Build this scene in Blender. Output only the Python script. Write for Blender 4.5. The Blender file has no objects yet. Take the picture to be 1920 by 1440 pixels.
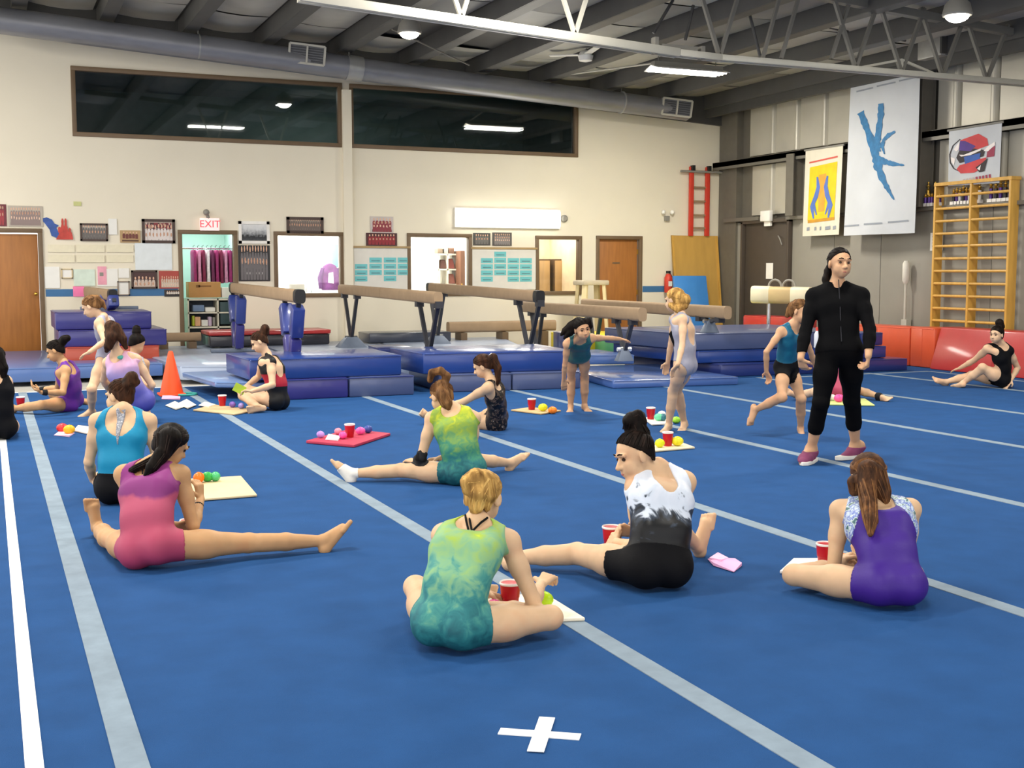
import bpy, bmesh, math, random
import numpy as np
from mathutils import Vector, Matrix
S = bpy.context.scene
COL = S.collection
RNG = random.Random(7)

# ------------------------------------------------------------------ camera
FPX, EYE = 2250.0, 1.45
TILT = math.atan(210/FPX); HEAD = math.atan(985*math.cos(TILT)/FPX)
CF = Vector((math.sin(HEAD)*math.cos(TILT), math.cos(HEAD)*math.cos(TILT), -math.sin(TILT)))
CR = Vector((math.cos(HEAD), -math.sin(HEAD), 0)); CU = CR.cross(CF)
EYEP = Vector((0, 0, EYE))
cam = bpy.data.cameras.new('camera'); camo = bpy.data.objects.new('camera', cam); COL.objects.link(camo)
cam.sensor_width = 36; cam.lens = 36*FPX/1920; cam.clip_end = 200; cam.clip_start = 0.05
camo.matrix_world = Matrix.Translation(EYEP) @ Matrix((CR, CU, -CF)).transposed().to_4x4()
S.camera = camo
# ------------------------------------------------------------------ world, exposure
S.view_settings.view_transform = 'Standard'; S.view_settings.look = 'None'
S.view_settings.gamma = 1; S.view_settings.use_curve_mapping = False
S.view_settings.exposure = 0.52
S.cycles.use_denoising = True
S.cycles.max_bounces = 6; S.cycles.diffuse_bounces = 4; S.cycles.glossy_bounces = 3; S.cycles.transparent_max_bounces = 8
w = bpy.data.worlds.new('world'); S.world = w; w.use_nodes = True
w.node_tree.nodes['Background'].inputs[0].default_value = (1.0, 0.97, 0.92, 1)
w.node_tree.nodes['Background'].inputs[1].default_value = 1.6

def area(name, loc, sx, sy, power, col=(1, .95, .86), rot=(0, 0, 0)):
    l = bpy.data.lights.new(name, 'AREA'); l.shape = 'RECTANGLE'; l.size = sx; l.size_y = sy
    l.energy = power; l.color = col
    o = bpy.data.objects.new(name, l); o.location = loc; o.rotation_euler = rot; COL.objects.link(o)
    return o
LAMP_Z = 4.85
for (x, y, p) in [(10.5, 17, 250), (5.25, 12, 240), (0.4, 12.5, 290), (0.6, 7.0, 190), (5.4, 7.0, 165), (10.4, 8.5, 215),
                  (-4, 12, 240), (-4, 6, 170), (0.5, 1.5, 160), (5.5, 1.0, 160), (11, 2.0, 160), (-3, 17.5, 260)]:
    z = 4.75 + .062*(13.8-x) - .32
    if (x, y) == (10.5, 17): z = 4.62
    area('lamp_light', (x, y, z), 1.3, .34, p*.72)
for (x, y, z, p) in [(5.78, 17, 4.9, 90), (10.9, 11.5, 4.5, 22)]:
    area('lamp_light', (x, y, z), .26, .26, p)

# ------------------------------------------------------------------ picking points: pixel of the 1920x1440 frame -> point in the hall
def ray(x, y): return CF + CR*((x-960)/FPX) + CU*((720-y)/FPX)
def G(x, y, z=0.0): d = ray(x, y); return EYEP + d*((z-EYE)/d.z)
def BW(x, y, Y=21.0): d = ray(x, y); return EYEP + d*(Y/d.y)
def RW(x, y, X=13.8): d = ray(x, y); return EYEP + d*(X/d.x)
def AD(x, y, D): return EYEP + ray(x, y)*D
def far_at(p, x, y, L, sgn=1):
    """point on the pixel's ray at distance L from p (sgn +1 the farther one)"""
    d = ray(x, y); o = EYEP - p
    a = d.dot(d); b = o.dot(d); c = o.dot(o) - L*L
    disc = b*b - a*c
    t = (-b + sgn*math.sqrt(disc))/a if disc > 0 else -b/a
    q = EYEP + d*t
    if disc <= 0 and (q-p).length > 1.12*L: q = p + (q-p).normalized()*1.12*L
    return q
def cv(x, y, z): return CR*x + CU*y - CF*z      # right, up, towards the viewer

# ------------------------------------------------------------------ materials
MATS = {}
def nodes(name):
    m = bpy.data.materials.new(name); m.use_nodes = True
    nt = m.node_tree; b = nt.nodes['Principled BSDF']
    return m, nt, b
def lin(c):
    if isinstance(c, str):
        c = [int(c[i:i+2], 16)/255 for i in (0, 2, 4)]
    return tuple(((v/12.92) if v <= .04045 else ((v+.055)/1.055)**2.4) for v in c[:3]) + (1,)
def mat(name, c, rough=.6, metal=0, var=.12, scale=6, bump=0.0, bscale=40, spec=.4, coat=0, stretch=None, emit=0):
    if name in MATS: return MATS[name]
    m, nt, b = nodes(name); N = nt.nodes; Lk = nt.links
    c = lin(c)
    b.inputs['Roughness'].default_value = rough; b.inputs['Metallic'].default_value = metal
    b.inputs['Specular IOR Level'].default_value = spec
    if coat: b.inputs['Coat Weight'].default_value = coat; b.inputs['Coat Roughness'].default_value = .12
    tc = N.new('ShaderNodeTexCoord'); mp = N.new('ShaderNodeMapping'); Lk.new(tc.outputs['Object'], mp.inputs[0])
    if stretch: mp.inputs['Scale'].default_value = stretch
    no = N.new('ShaderNodeTexNoise'); no.inputs['Scale'].default_value = scale; no.inputs['Detail'].default_value = 4
    Lk.new(mp.outputs[0], no.inputs['Vector'])
    mr = N.new('ShaderNodeMapRange'); mr.inputs[1].default_value = .3; mr.inputs[2].default_value = .7
    mr.inputs[3].default_value = 1-var; mr.inputs[4].default_value = 1+var*.6; Lk.new(no.outputs['Fac'], mr.inputs[0])
    mx = N.new('ShaderNodeMix'); mx.data_type = 'RGBA'; mx.blend_type = 'MULTIPLY'; mx.inputs[0].default_value = 1
    mx.inputs[6].default_value = c; Lk.new(mr.outputs[0], mx.inputs[7]); Lk.new(mx.outputs[2], b.inputs['Base Color'])
    if bump:
        n2 = N.new('ShaderNodeTexNoise'); n2.inputs['Scale'].default_value = bscale; n2.inputs['Detail'].default_value = 3
        Lk.new(mp.outputs[0], n2.inputs['Vector'])
        bp = N.new('ShaderNodeBump'); bp.inputs['Strength'].default_value = bump; bp.inputs['Distance'].default_value = .02
        Lk.new(n2.outputs['Fac'], bp.inputs['Height']); Lk.new(bp.outputs[0], b.inputs['Normal'])
    if emit:
        b.inputs['Emission Color'].default_value = c; b.inputs['Emission Strength'].default_value = emit
    MATS[name] = m; return m
def ramp_mat(name, stops, mode='noise', scale=20, rough=.6, stretch=None, detail=3, dist=0.0, interp='CONSTANT', axis=None, amt=.3, lo=0, hi=1, bump=0):
    """print: a colour ramp over a noise / cells / (axis gradient + noise) in object space"""
    if name in MATS: return MATS[name]
    m, nt, b = nodes(name); N = nt.nodes; Lk = nt.links
    b.inputs['Roughness'].default_value = rough; b.inputs['Specular IOR Level'].default_value = .3
    tc = N.new('ShaderNodeTexCoord'); mp = N.new('ShaderNodeMapping'); Lk.new(tc.outputs['Object'], mp.inputs[0])
    if stretch: mp.inputs['Scale'].default_value = stretch
    if mode == 'cells':
        t = N.new('ShaderNodeTexVoronoi'); t.inputs['Scale'].default_value = scale
        Lk.new(mp.outputs[0], t.inputs['Vector'])
        sp = N.new('ShaderNodeSeparateColor'); Lk.new(t.outputs['Color'], sp.inputs[0]); fac = sp.outputs[0]
    else:
        t = N.new('ShaderNodeTexNoise'); t.inputs['Scale'].default_value = scale; t.inputs['Detail'].default_value = detail
        t.inputs['Distortion'].default_value = dist
        Lk.new(mp.outputs[0], t.inputs['Vector']); fac = t.outputs['Fac']
    if axis is not None:
        sx = N.new('ShaderNodeSeparateXYZ'); Lk.new(tc.outputs['Object'], sx.inputs[0])
        mr = N.new('ShaderNodeMapRange'); mr.inputs[1].default_value = lo; mr.inputs[2].default_value = hi
        Lk.new(sx.outputs[axis], mr.inputs[0])
        a = N.new('ShaderNodeMath'); a.operation = 'MULTIPLY_ADD'; Lk.new(fac, a.inputs[0]); a.inputs[1].default_value = amt; a.inputs[2].default_value = -amt/2
        s = N.new('ShaderNodeMath'); s.operation = 'ADD'; Lk.new(a.outputs[0], s.inputs[0]); Lk.new(mr.outputs[0], s.inputs[1]); fac = s.outputs[0]
    r = N.new('ShaderNodeValToRGB'); r.color_ramp.interpolation = interp
    e = r.color_ramp.elements
    while len(e) < len(stops): e.new(.5)
    for k, (p, c) in enumerate(stops): e[k].position = p; e[k].color = lin(c)
    Lk.new(fac, r.inputs[0]); Lk.new(r.outputs[0], b.inputs['Base Color'])
    if bump:
        bp = N.new('ShaderNodeBump'); bp.inputs['Strength'].default_value = bump; bp.inputs['Distance'].default_value = .01
        Lk.new(t.outputs['Fac'] if mode != 'cells' else fac, bp.inputs['Height']); Lk.new(bp.outputs[0], b.inputs['Normal'])
    MATS[name] = m; return m
def emit_mat(name, c, s):
    if name in MATS: return MATS[name]
    m, nt, b = nodes(name); b.inputs['Base Color'].default_value = lin(c)
    b.inputs['Emission Color'].default_value = lin(c); b.inputs['Emission Strength'].default_value = s
    MATS[name] = m; return m
def glass_mat(name, tint=(.9, .95, .95), refl=.0):
    if name in MATS: return MATS[name]
    m = bpy.data.materials.new(name); m.use_nodes = True; nt = m.node_tree; N = nt.nodes
    N.remove(N['Principled BSDF'])
    tr = N.new('ShaderNodeBsdfTransparent'); tr.inputs[0].default_value = tint+(1,)
    gl = N.new('ShaderNodeBsdfGlossy'); gl.inputs['Roughness'].default_value = .02
    fr = N.new('ShaderNodeFresnel'); fr.inputs[0].default_value = 1.5
    ad = N.new('ShaderNodeMath'); ad.inputs[1].default_value = refl; nt.links.new(fr.outputs[0], ad.inputs[0])
    mx = N.new('ShaderNodeMixShader'); nt.links.new(ad.outputs[0], mx.inputs[0])
    nt.links.new(tr.outputs[0], mx.inputs[1]); nt.links.new(gl.outputs[0], mx.inputs[2])
    nt.links.new(mx.outputs[0], N['Material Output'].inputs[0])
    MATS[name] = m; return m

# ------------------------------------------------------------------ object building
WL = {}
def tag(o, label=None, cat=None, group=None, kind=None):
    if label: o['label'] = label
    if cat: o['category'] = cat
    if group: o['group'] = group
    if kind: o['kind'] = kind
    return o
def thing(name, label, cat, loc, group=None):
    o = bpy.data.objects.new(name, None); o.empty_display_size = .1; COL.objects.link(o)
    o.location = Vector(loc); WL[o] = Vector(loc)
    return tag(o, label, cat, group)
def link_mesh(name, me, material, parent=None, origin=None):
    o = bpy.data.objects.new(name, me); COL.objects.link(o)
    if material is not None:
        if isinstance(material, (list, tuple)):
            for m_ in material: me.materials.append(m_)
        else: me.materials.append(material)
    if parent is not None:
        o.parent = parent; WL[o] = WL[parent]
    else:
        o.location = origin; WL[o] = Vector(origin)
    return o
class MB:
    def __init__(s): s.v = []; s.f = []; s.mi = []
    def add(s, vs, fs, mi=0):
        n = len(s.v); s.v += [Vector(p) for p in vs]
        for f in fs: s.f.append([i+n for i in f]); s.mi.append(mi)
        return s
    def hexa(s, b, t, mi=0):
        """b, t: matching rings of points (bottom, top)"""
        n = len(b); vs = list(b)+list(t)
        fs = [list(range(n))[::-1], list(range(n, 2*n))]
        for i in range(n): j = (i+1) % n; fs.append([i, j, n+j, n+i])
        return s.add(vs, fs, mi)
    def box(s, c, size, R=None, mi=0):
        c = Vector(c); h = [x/2 for x in size]
        P = []
        for z in (-1, 1):
            for (x, y) in ((-1, -1), (1, -1), (1, 1), (-1, 1)):
                q = Vector((x*h[0], y*h[1], z*h[2]))
                if R is not None: q = R @ q
                P.append(c+q)
        return s.hexa(P[:4], P[4:], mi)
    def tube(s, pts, r, n=8, cap=True, mi=0, flat=1.0, upv=None):
        pts = [Vector(p) for p in pts]; rs = r if isinstance(r, (list, tuple)) else [r]*len(pts)
        prev = None; rings = []
        for i, p in enumerate(pts):
            d = (pts[min(i+1, len(pts)-1)]-pts[max(i-1, 0)]).normalized()
            if prev is None:
                u = Vector(upv) if upv is not None else (Vector((0, 0, 1)) if abs(d.z) < .9 else Vector((1, 0, 0)))
                a = u.cross(d).normalized()
            else: a = (prev - d*prev.dot(d)).normalized()
            b = d.cross(a); prev = a
            rings.append([p + (a*math.cos(2*math.pi*k/n)+b*math.sin(2*math.pi*k/n)*flat)*rs[i] for k in range(n)])
        vs = [q for R_ in rings for q in R_]; fs = []
        for i in range(len(pts)-1):
            for k in range(n):
                j = (k+1) % n; fs.append([i*n+k, i*n+j, (i+1)*n+j, (i+1)*n+k])
        if cap: fs.append(list(range(n))[::-1]); fs.append([(len(pts)-1)*n+k for k in range(n)])
        return s.add(vs, fs, mi)
    def bar(s, a, b, w, h, upv=(0, 0, 1), mi=0):
        a = Vector(a); b = Vector(b); d = (b-a).normalized(); u = Vector(upv)
        sd = d.cross(u).normalized()*(w/2); u2 = sd.cross(d).normalized()*(h/2)
        return s.hexa([a-sd-u2, a+sd-u2, a+sd+u2, a-sd+u2], [b-sd-u2, b+sd-u2, b+sd+u2, b-sd+u2], mi)
    def lathe(s, c, prof, n=16, mi=0, axis=None):
        c = Vector(c); vs = []; fs = []
        for (r, z) in prof:
            for k in range(n):
                a = 2*math.pi*k/n; q = Vector((r*math.cos(a), r*math.sin(a), z))
                if axis is not None: q = axis @ q
                vs.append(c+q)
        for i in range(len(prof)-1):
            for k in range(n):
                j = (k+1) % n; fs.append([i*n+k, i*n+j, (i+1)*n+j, (i+1)*n+k])
        fs.append(list(range(n))[::-1]); fs.append([(len(prof)-1)*n+k for k in range(n)])
        return s.add(vs, fs, mi)
    def ball(s, c, r, n=12, mi=0, sc=(1, 1, 1)):
        m = n//2; prof = [(max(1e-4, math.sin(math.pi*i/m))*r, -math.cos(math.pi*i/m)*r) for i in range(m+1)]
        k0 = len(s.v); s.lathe((0, 0, 0), prof, n, mi)
        for i in range(k0, len(s.v)):
            q = s.v[i]; s.v[i] = Vector(c)+Vector((q.x*sc[0], q.y*sc[1], q.z*sc[2]))
        return s
    def build(s, name, material, parent=None, bevel=0, smooth=False, origin=None, seg=2):
        if parent is not None: o0 = WL[parent]
        elif origin is not None: o0 = Vector(origin)
        else:
            xs = [p.x for p in s.v]; ys = [p.y for p in s.v]; zs = [p.z for p in s.v]
            o0 = Vector(((min(xs)+max(xs))/2, (min(ys)+max(ys))/2, min(zs)))
        me = bpy.data.meshes.new(name); me.from_pydata([tuple(p-o0) for p in s.v], [], s.f)
        if any(s.mi):
            me.polygons.foreach_set('material_index', s.mi)
        bm = bmesh.new(); bm.from_mesh(me); bmesh.ops.recalc_face_normals(bm, faces=bm.faces)
        if bevel:
            ed = [e for e in bm.edges if e.is_manifold and e.calc_face_angle(0) > .6]
            bmesh.ops.bevel(bm, geom=ed, offset=bevel, segments=seg, affect='EDGES', profile=.5, clamp_overlap=True)
        bm.to_mesh(me); bm.free()
        if smooth or bevel:
            me.shade_smooth(); me.set_sharp_from_angle(angle=math.radians(38))
        return link_mesh(name, me, material, parent, o0)
def bx(name, c, size, material, parent=None, bevel=0, R=None):
    return MB().box(c, size, R).build(name, material, parent, bevel)
def struct(o): o['kind'] = 'structure'; return o
def slab(corners, z0, z1): return MB().hexa([Vector((p[0], p[1], z0)) for p in corners], [Vector((p[0], p[1], z1)) for p in corners])
def copy_tree(o, loc, label=None, group=None):
    r = o.copy(); COL.objects.link(r); r.location = Vector(loc); WL[r] = Vector(loc)
    if label: r['label'] = label
    if group: r['group'] = group
    for ch in [c for c in bpy.data.objects if c.parent == o]:
        c = ch.copy(); COL.objects.link(c); c.parent = r; WL[c] = WL[r]
        for g in [k for k in bpy.data.objects if k.parent == ch]:
            d = g.copy(); COL.objects.link(d); d.parent = c; WL[d] = WL[r]
    return r
# ================================================================== ROOM SHELL
WY, RX = 21.0, 13.8
ROOF = lambda x: 4.75 + .062*(RX-x)
M_wall = mat('wall_paint', 'E4DCC8', .75, var=.03, scale=1.2)
M_frame = mat('brown_frame', '6E5A43', .5, var=.08)
M_conc = mat('concrete', 'B4B0A6', .7, var=.1, scale=3)
M_dark = mat('charcoal_steel', '4B4A48', .55, var=.08)
M_col = mat('column_paint', '6A655B', .6, var=.08)
M_white = mat('white_paint', 'ECEAE4', .5, var=.03)
M_black = mat('black_plastic', '17171A', .45, var=.1)
M_grey = mat('grey_paint', '8B8880', .55, var=.05)
M_wood = mat('door_veneer', 'A36A34', .45, var=.16, scale=3, stretch=(6, 6, .7))
M_teal = mat('teal_wall', 'B4D8CF', .7, var=.04)
M_beamwood = mat('tan_suede', '9C8468', .85, var=.08, scale=8)

struct(MB().box((4.5, 6, -.20), (24, 30.6, .3)).build('floor', M_conc))
# back wall with its openings
def rect(x0, y0, x1, y1):
    a = BW(x0, (y0+y1)/2); b = BW(x1, (y0+y1)/2); c = BW((x0+x1)/2, y0); d = BW((x0+x1)/2, y1)
    return [a.x, d.z, b.x, c.z]
D1 = [-.12, -.05, .80, 2.10]
CO = rect(341, 437, 441, 612); CO[1] = -.05
W3 = rect(519, 440, 640, 552); W4 = rect(768, 443, 880, 550); W5 = rect(1008, 447, 1086, 548)
D2 = rect(1121, 447, 1199, 600); D2[1] = -.05
U1 = [BW(140, 190).x, 3.70, BW(636, 210).x, 4.72]; U2 = [BW(660, 210).x, 3.70, BW(1079, 250).x, 4.72]
holes = [D1, CO, W3, W4, W5, D2, U1, U2]
def holed(name, x0, x1, z0, z1, holes, y, th, material, topf=None):
    xs = sorted({x0, x1} | {h[0] for h in holes} | {h[2] for h in holes}); m = MB()
    for i in range(len(xs)-1):
        a, b = xs[i], xs[i+1]; hs = sorted([(h[1], h[3]) for h in holes if h[0] <= a+1e-6 and h[2] >= b-1e-6])
        z = z0
        for (p, q) in hs+[(None, None)]:
            ta, tb = ((topf(a), topf(b)) if p is None and topf else ((p, p) if p is not None else (z1, z1)))
            if p is None or p > z+1e-4:
                m.hexa([(a, y, z), (b, y, z), (b, y+th, z), (a, y+th, z)], [(a, y, ta), (b, y, tb), (b, y+th, tb), (a, y+th, ta)])
            z = q
    return struct(m.build(name, material, origin=((x0+x1)/2, y, z0)))
wallb = holed('wall_back', -7.5, RX+.4, -.05, 5.5, holes, WY, .16, M_wall, ROOF)
# flat pilaster of the wall between the two upper windows
pil = BW(648, 200).x
struct(MB().box((pil, WY-.05, 2.3), (.16, .1, 4.7)).build('trim_1', M_wall))
# blue band round the wall
zb0, zb1 = 1.05, 1.17
tb = MB()
for (a, b) in ((D1[2]+.07, CO[0]-.07), (CO[2]+.07, W3[0]-.07), (D2[2]+.07, 12.62)):
    tb.box(((a+b)/2, WY-.001, (zb0+zb1)/2), (b-a, .008, zb1-zb0))
struct(tb.build('trim_2', mat('band_blue', '3E6E9C', .6, var=.05)))
def frame(h, name, wdt=.07, dep=.14, bottom=True, glass=None, label=None, kind='structure', y=WY, material=None, mull=()):
    x0, z0, x1, z1 = h; material = material or M_frame
    m = MB(); yc = y+dep/2-.03
    m.box((x0-wdt/2+.02, yc, (z0+z1)/2), (wdt, dep, z1-z0+ .1)); m.box((x1+wdt/2-.02, yc, (z0+z1)/2), (wdt, dep, z1-z0+.1))
    m.box(((x0+x1)/2, yc, z1+wdt/2-.02), (x1-x0+.1, dep+.002, wdt))
    if bottom: m.box(((x0+x1)/2, yc, z0-wdt/2+.02), (x1-x0+.1, dep+.002, wdt))
    for mx in mull: m.box((mx, yc, (z0+z1)/2), (.05, dep-.02, z1-z0))
    o = m.build(name, material, bevel=.006); o['kind'] = 'structure'
    if glass:
        MB().box(((x0+x1)/2, y+.05, (z0+z1)/2), (x1-x0-.02, .008, z1-z0-.02)).build('pane', glass, o)
    return o
GL = glass_mat('clear_glass', (.97, .98, .98))
GLD = glass_mat('dim_glass', (.75, .8, .8), .03)
frame(U1, 'window_1', glass=GLD); frame(U2, 'window_2', glass=GLD)
frame(W3, 'window_3', glass=GL); frame(W4, 'window_4', glass=GL); frame(W5, 'window_5', glass=GL)
d1 = frame(D1, 'door_1', bottom=False); dc = frame(CO, 'door_2', bottom=False); d2 = frame(D2, 'door_3', bottom=False)
M_brass = mat('brass', 'C9A24A', .3, .9, var=.05)
bx('door_leaf', ((D1[0]+D1[2])/2, WY+.05, 1.01), (D1[2]-D1[0]-.05, .05, 2.10), M_wood, d1, .004)
k = BW(67, 551, WY-.02); MB().tube([k, k-Vector((0, .05, 0))], .014).ball(k-Vector((0, .065, 0)), .032).build('door_knob', M_brass, d1, smooth=True)
bx('door_plate', (.05, WY+.02, 2.0), (.2, .006, .05), M_white, d1)
bx('door_leaf', ((D2[0]+D2[2])/2-.01, WY+.07, 1.03), (D2[2]-D2[0]-.05, .05, 2.15), M_wood, d2, .004)
bx('door_plate', (BW(1157, 493).x, WY+.04, BW(1157, 493).z), (.16, .006, .03), M_frame, d2)
for zz in (.3, 1.05, 1.85): bx('hinge', (D2[2]-.03, WY+.04, zz), (.03, .012, .1), M_brass, d2)
# rooms behind the openings
def backroom(name, x0, x1, z0, z1, depth, material, power, floor=M_conc, col=(1, .97, .92)):
    y0 = WY+.16; m = MB(); t = .06
    m.box(((x0+x1)/2, y0+depth+t/2, (z0+z1)/2), (x1-x0+2*t, t, z1-z0+2*t))
    m.box((x0-t/2, y0+depth/2, (z0+z1)/2), (t, depth, z1-z0)); m.box((x1+t/2, y0+depth/2, (z0+z1)/2), (t, depth, z1-z0))
    m.box(((x0+x1)/2, y0+depth/2, z1+t/2), (x1-x0+2*t, depth, t)); m.box(((x0+x1)/2, y0+depth/2, z0-t/2), (x1-x0+2*t, depth, t))
    struct(m.build(name, material))
    if power: area('room_light', ((x0+x1)/2, y0+depth*.5, z1-.05), min(1.2, (x1-x0)*.7), min(1, depth*.6), power, col)
M_gal = mat('gallery_wall', '5C6E6A', .8, var=.1)
backroom('wall_gallery', U1[0]-.1, U2[2]+.3, 3.6, 4.85, 3.0, M_gal, 16)  # dim unseen light added inside to lift the dark window glass
backroom('wall_costume_room', CO[0]-.3, CO[2]+.25, -.05, 2.5, 2.2, M_teal, 24)
M_owall = mat('office_wall', 'F4F4F0', .7, var=.02)
backroom('wall_office', W3[0]-.4, (W3[2]+W4[0])/2-.1, -.05, 2.6, 2.6, M_owall, 72)
backroom('wall_store', (W3[2]+W4[0])/2+.1, W4[2]+.4, -.05, 2.6, 2.6, M_owall, 70)
backroom('wall_locker_room', W5[0]-.2, W5[2]+.2, -.05, 2.5, 1.6, mat('locker_wall', 'E3D3B4', .7), 26)

# right wall: steel panels above a padded grey wainscot
M_pan = mat('steel_panel', 'BAB5A7', .42, .2, var=.08, scale=1.5)
M_wains = mat('wainscot_grey', '8C887E', .7, var=.05, scale=2)
DY0, DY1 = RW(1482, 500).y, RW(1398, 500).y     # door
WZ = 2.42
m = MB()
m.box((RX+.14, 6.5, 2.3), (.1, 29, 4.9))
wallr = struct(m.build('wall_right', M_col))
def pan(y0, y1, z0, z1):
    n = 5; mm = MB(); w = (y1-y0)
    ring = [(RX+.06, y0), (RX, y0+.03), (RX-.015, y0+.05), (RX-.015, y0+.09), (RX, y0+.12), (RX, y1-.06), (RX+.06, y1)]
    b = [Vector((x, y, z0)) for x, y in ring]+[Vector((RX+.09, y1, z0)), Vector((RX+.09, y0, z0))]
    t = [Vector((p.x, p.y, z1)) for p in b]
    mm.hexa(b, t).build('panel', M_pan, wallr)
ys = [20.05, 19.2, 18.46, 17.66, 16.9, 16.1, 15.3]
for a, b in zip(ys[1:], ys[:-1]): pan(a+.004, b-.004, 3.70, 4.66)
ys = [14.97, 14.46, 13.70, 12.94, 12.18, 11.4]
for a, b in zip(ys[1:], ys[:-1]): pan(a+.004, b-.004, 3.68, 4.66)
ys = [19.95, 19.2, 18.5]
for a, b in zip(ys[1:], ys[:-1]): pan(a+.004, b-.004, 2.55, 3.5)
ys = [18.2, 17.4, 16.6, 15.8, 15.3]
for a, b in zip(ys[1:], ys[:-1]): pan(a+.004, b-.004, 2.44, 3.5)
ys = [14.9, 14.2, 13.5, 12.8, 12.0, 11.4]
for a, b in zip(ys[1:], ys[:-1]): pan(a+.004, b-.004, 2.44, 3.5)
def pl(y0, y1, z0, z1, th=.06): 
    MB().box((RX-th/2+.07, (y0+y1)/2, (z0+z1)/2), (th+.04, y1-y0-.012, z1-z0)).build('wainscot_panel', M_wains, wallr, bevel=.006)
ys = [20.6, DY1+.06]
pl(DY1+.05, 20.7, -.05, WZ)
yy = DY0-.05
while yy > 10.5:
    pl(yy-1.22, yy, -.05, WZ); yy -= 1.22
M_girt = mat('girt_steel', '77736A', .5, .3, var=.06)
MB().box((RX-.1, 15.5, 3.60), (.2, 11, .10)).box((RX-.19, 15.5, 3.57), (.02, 11, .15)).build('girt', M_girt, wallr)
MB().box((RX-.02, 15, WZ+.03), (.18, 7.3, .06)).build('ledge', M_girt, wallr)
MB().box((RX-.02, 20.1, WZ+.06), (.2, 1.2, .07)).build('ledge', M_girt, wallr)
def column(y, w=.26, zt=4.7, nm='column', x=RX-.12):
    zb = WZ+.06; zc = (zt+zb)/2; c = MB().box((x, y, zc), (.24, w*.6, zt-zb)).box((x+.13, y, zc), (.02, w, zt-zb)).box((x-.13, y, zc), (.02, w, zt-zb)); 
    return struct(c.build(nm, M_col))
column(15.11); column(18.35, .22, 3.6)
struct(MB().box((RX+.02, 20.66, 2.35), (.16, .62, 4.8)).build('column', M_col))
# dark strip added along the wall top to cover the brightly lit gap
struct(MB().hexa([(-7.5, WY-.09, ROOF(-7.5)-.36), (RX, WY-.09, ROOF(RX)-.36), (RX, WY-.01, ROOF(RX)-.36), (-7.5, WY-.01, ROOF(-7.5)-.36)], [(-7.5, WY-.09, ROOF(-7.5)+.2), (RX, WY-.09, ROOF(RX)+.2), (RX, WY-.01, ROOF(RX)+.2), (-7.5, WY-.01, ROOF(-7.5)+.2)]).build('dark_closure_strip', M_dark))
# door in right wall
M_ddoor = mat('dark_door', '4A4138', .55, var=.06)
d4 = struct(MB().box((RX-.02, DY0-.02, 1.2), (.16, .06, 2.46)).box((RX-.02, DY1+.02, 1.2), (.16, .06, 2.46)).box((RX-.02, (DY0+DY1)/2, 2.42), (.16, DY1-DY0+.1, .07)).build('door_4', M_ddoor, bevel=.005))
bx('door_leaf', (RX+.0, (DY0+DY1)/2, 1.18), (.06, DY1-DY0-.06, 2.44), M_ddoor, d4, .004)
q = RW(1442, 508, RX-.05); bx('door_notice', (RX-.04, q.y, q.z), (.006, .22, .3), M_white, d4)
q = RW(1465, 447, RX-.05); MB().tube([(RX-.05, q.y+.1, q.z+.05), (RX-.09, q.y, q.z+.0), (RX-.07, q.y-.05, q.z-.12)], .012).build('door_closer', M_grey, d4)

# roof: sheets between purlins that run away from the viewer
cl = MB()
xs0, xs1 = -7.5, RX+.3
M_roof = mat('roof_liner', '8B8984', .6, var=.12, scale=2.5, stretch=(1, .4, 1))
ceil = struct(MB().hexa([(xs0, -7, ROOF(xs0)+.20), (xs1, -7, ROOF(xs1)+.20), (xs1, WY+.3, ROOF(xs1)+.20), (xs0, WY+.3, ROOF(xs0)+.20)],
                 [(xs0, -7, ROOF(xs0)+.3), (xs1, -7, ROOF(xs1)+.3), (xs1, WY+.3, ROOF(xs1)+.3), (xs0, WY+.3, ROOF(xs0)+.3)]).build('ceiling', M_dark))
M_pur = mat('purlin_steel', '5C5B59', .5, .2, var=.1, scale=3)
M_sheet = mat('insulation_sheet', 'B0AEA6', .5, var=.16, scale=1.6)
px = RX-.45
k = 0
while px > -3:
    z = ROOF(px)
    MB().box((px, 9.5, z+.06), (.10, 23, .28)).box((px+.07, 9.5, z-.075), (.2, 23, .015)).build('purlin', M_pur, ceil)
    # sagging liner sheets between this purlin and the next
    for y0 in np.arange(10.3, 20.9, 1.55):
        mm = MB(); nx, ny = 5, 4; x1 = px-1.18; x0 = px-.10; vs = []; fs = []
        sag = .05+.05*RNG.random(); yb = y0+1.5
        for j in range(ny+1):
            for i in range(nx+1):
                u = i/nx; v = j/ny; x = x1+(x0-x1)*u
                vs.append((x, y0+(yb-y0)*v, ROOF(x)+.17-sag*math.sin(math.pi*u)*(.4+.6*math.sin(math.pi*v))))
        for j in range(ny):
            for i in range(nx): a = j*(nx+1)+i; fs.append([a, a+nx+1, a+nx+2, a+1])
        if RNG.random() < .87: mm.add(vs, fs).build('insulation_sheet', M_sheet if RNG.random() < .72 else M_roof, ceil, smooth=True)
    px -= 1.28
# eave strut band along the right wall
MB().box((RX-.22, 15, 4.74), (.35, 12, .14)).box((RX-.4, 15, 4.62), (.1, 12, .18)).build('eave_strut', M_dark, ceil)

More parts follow.
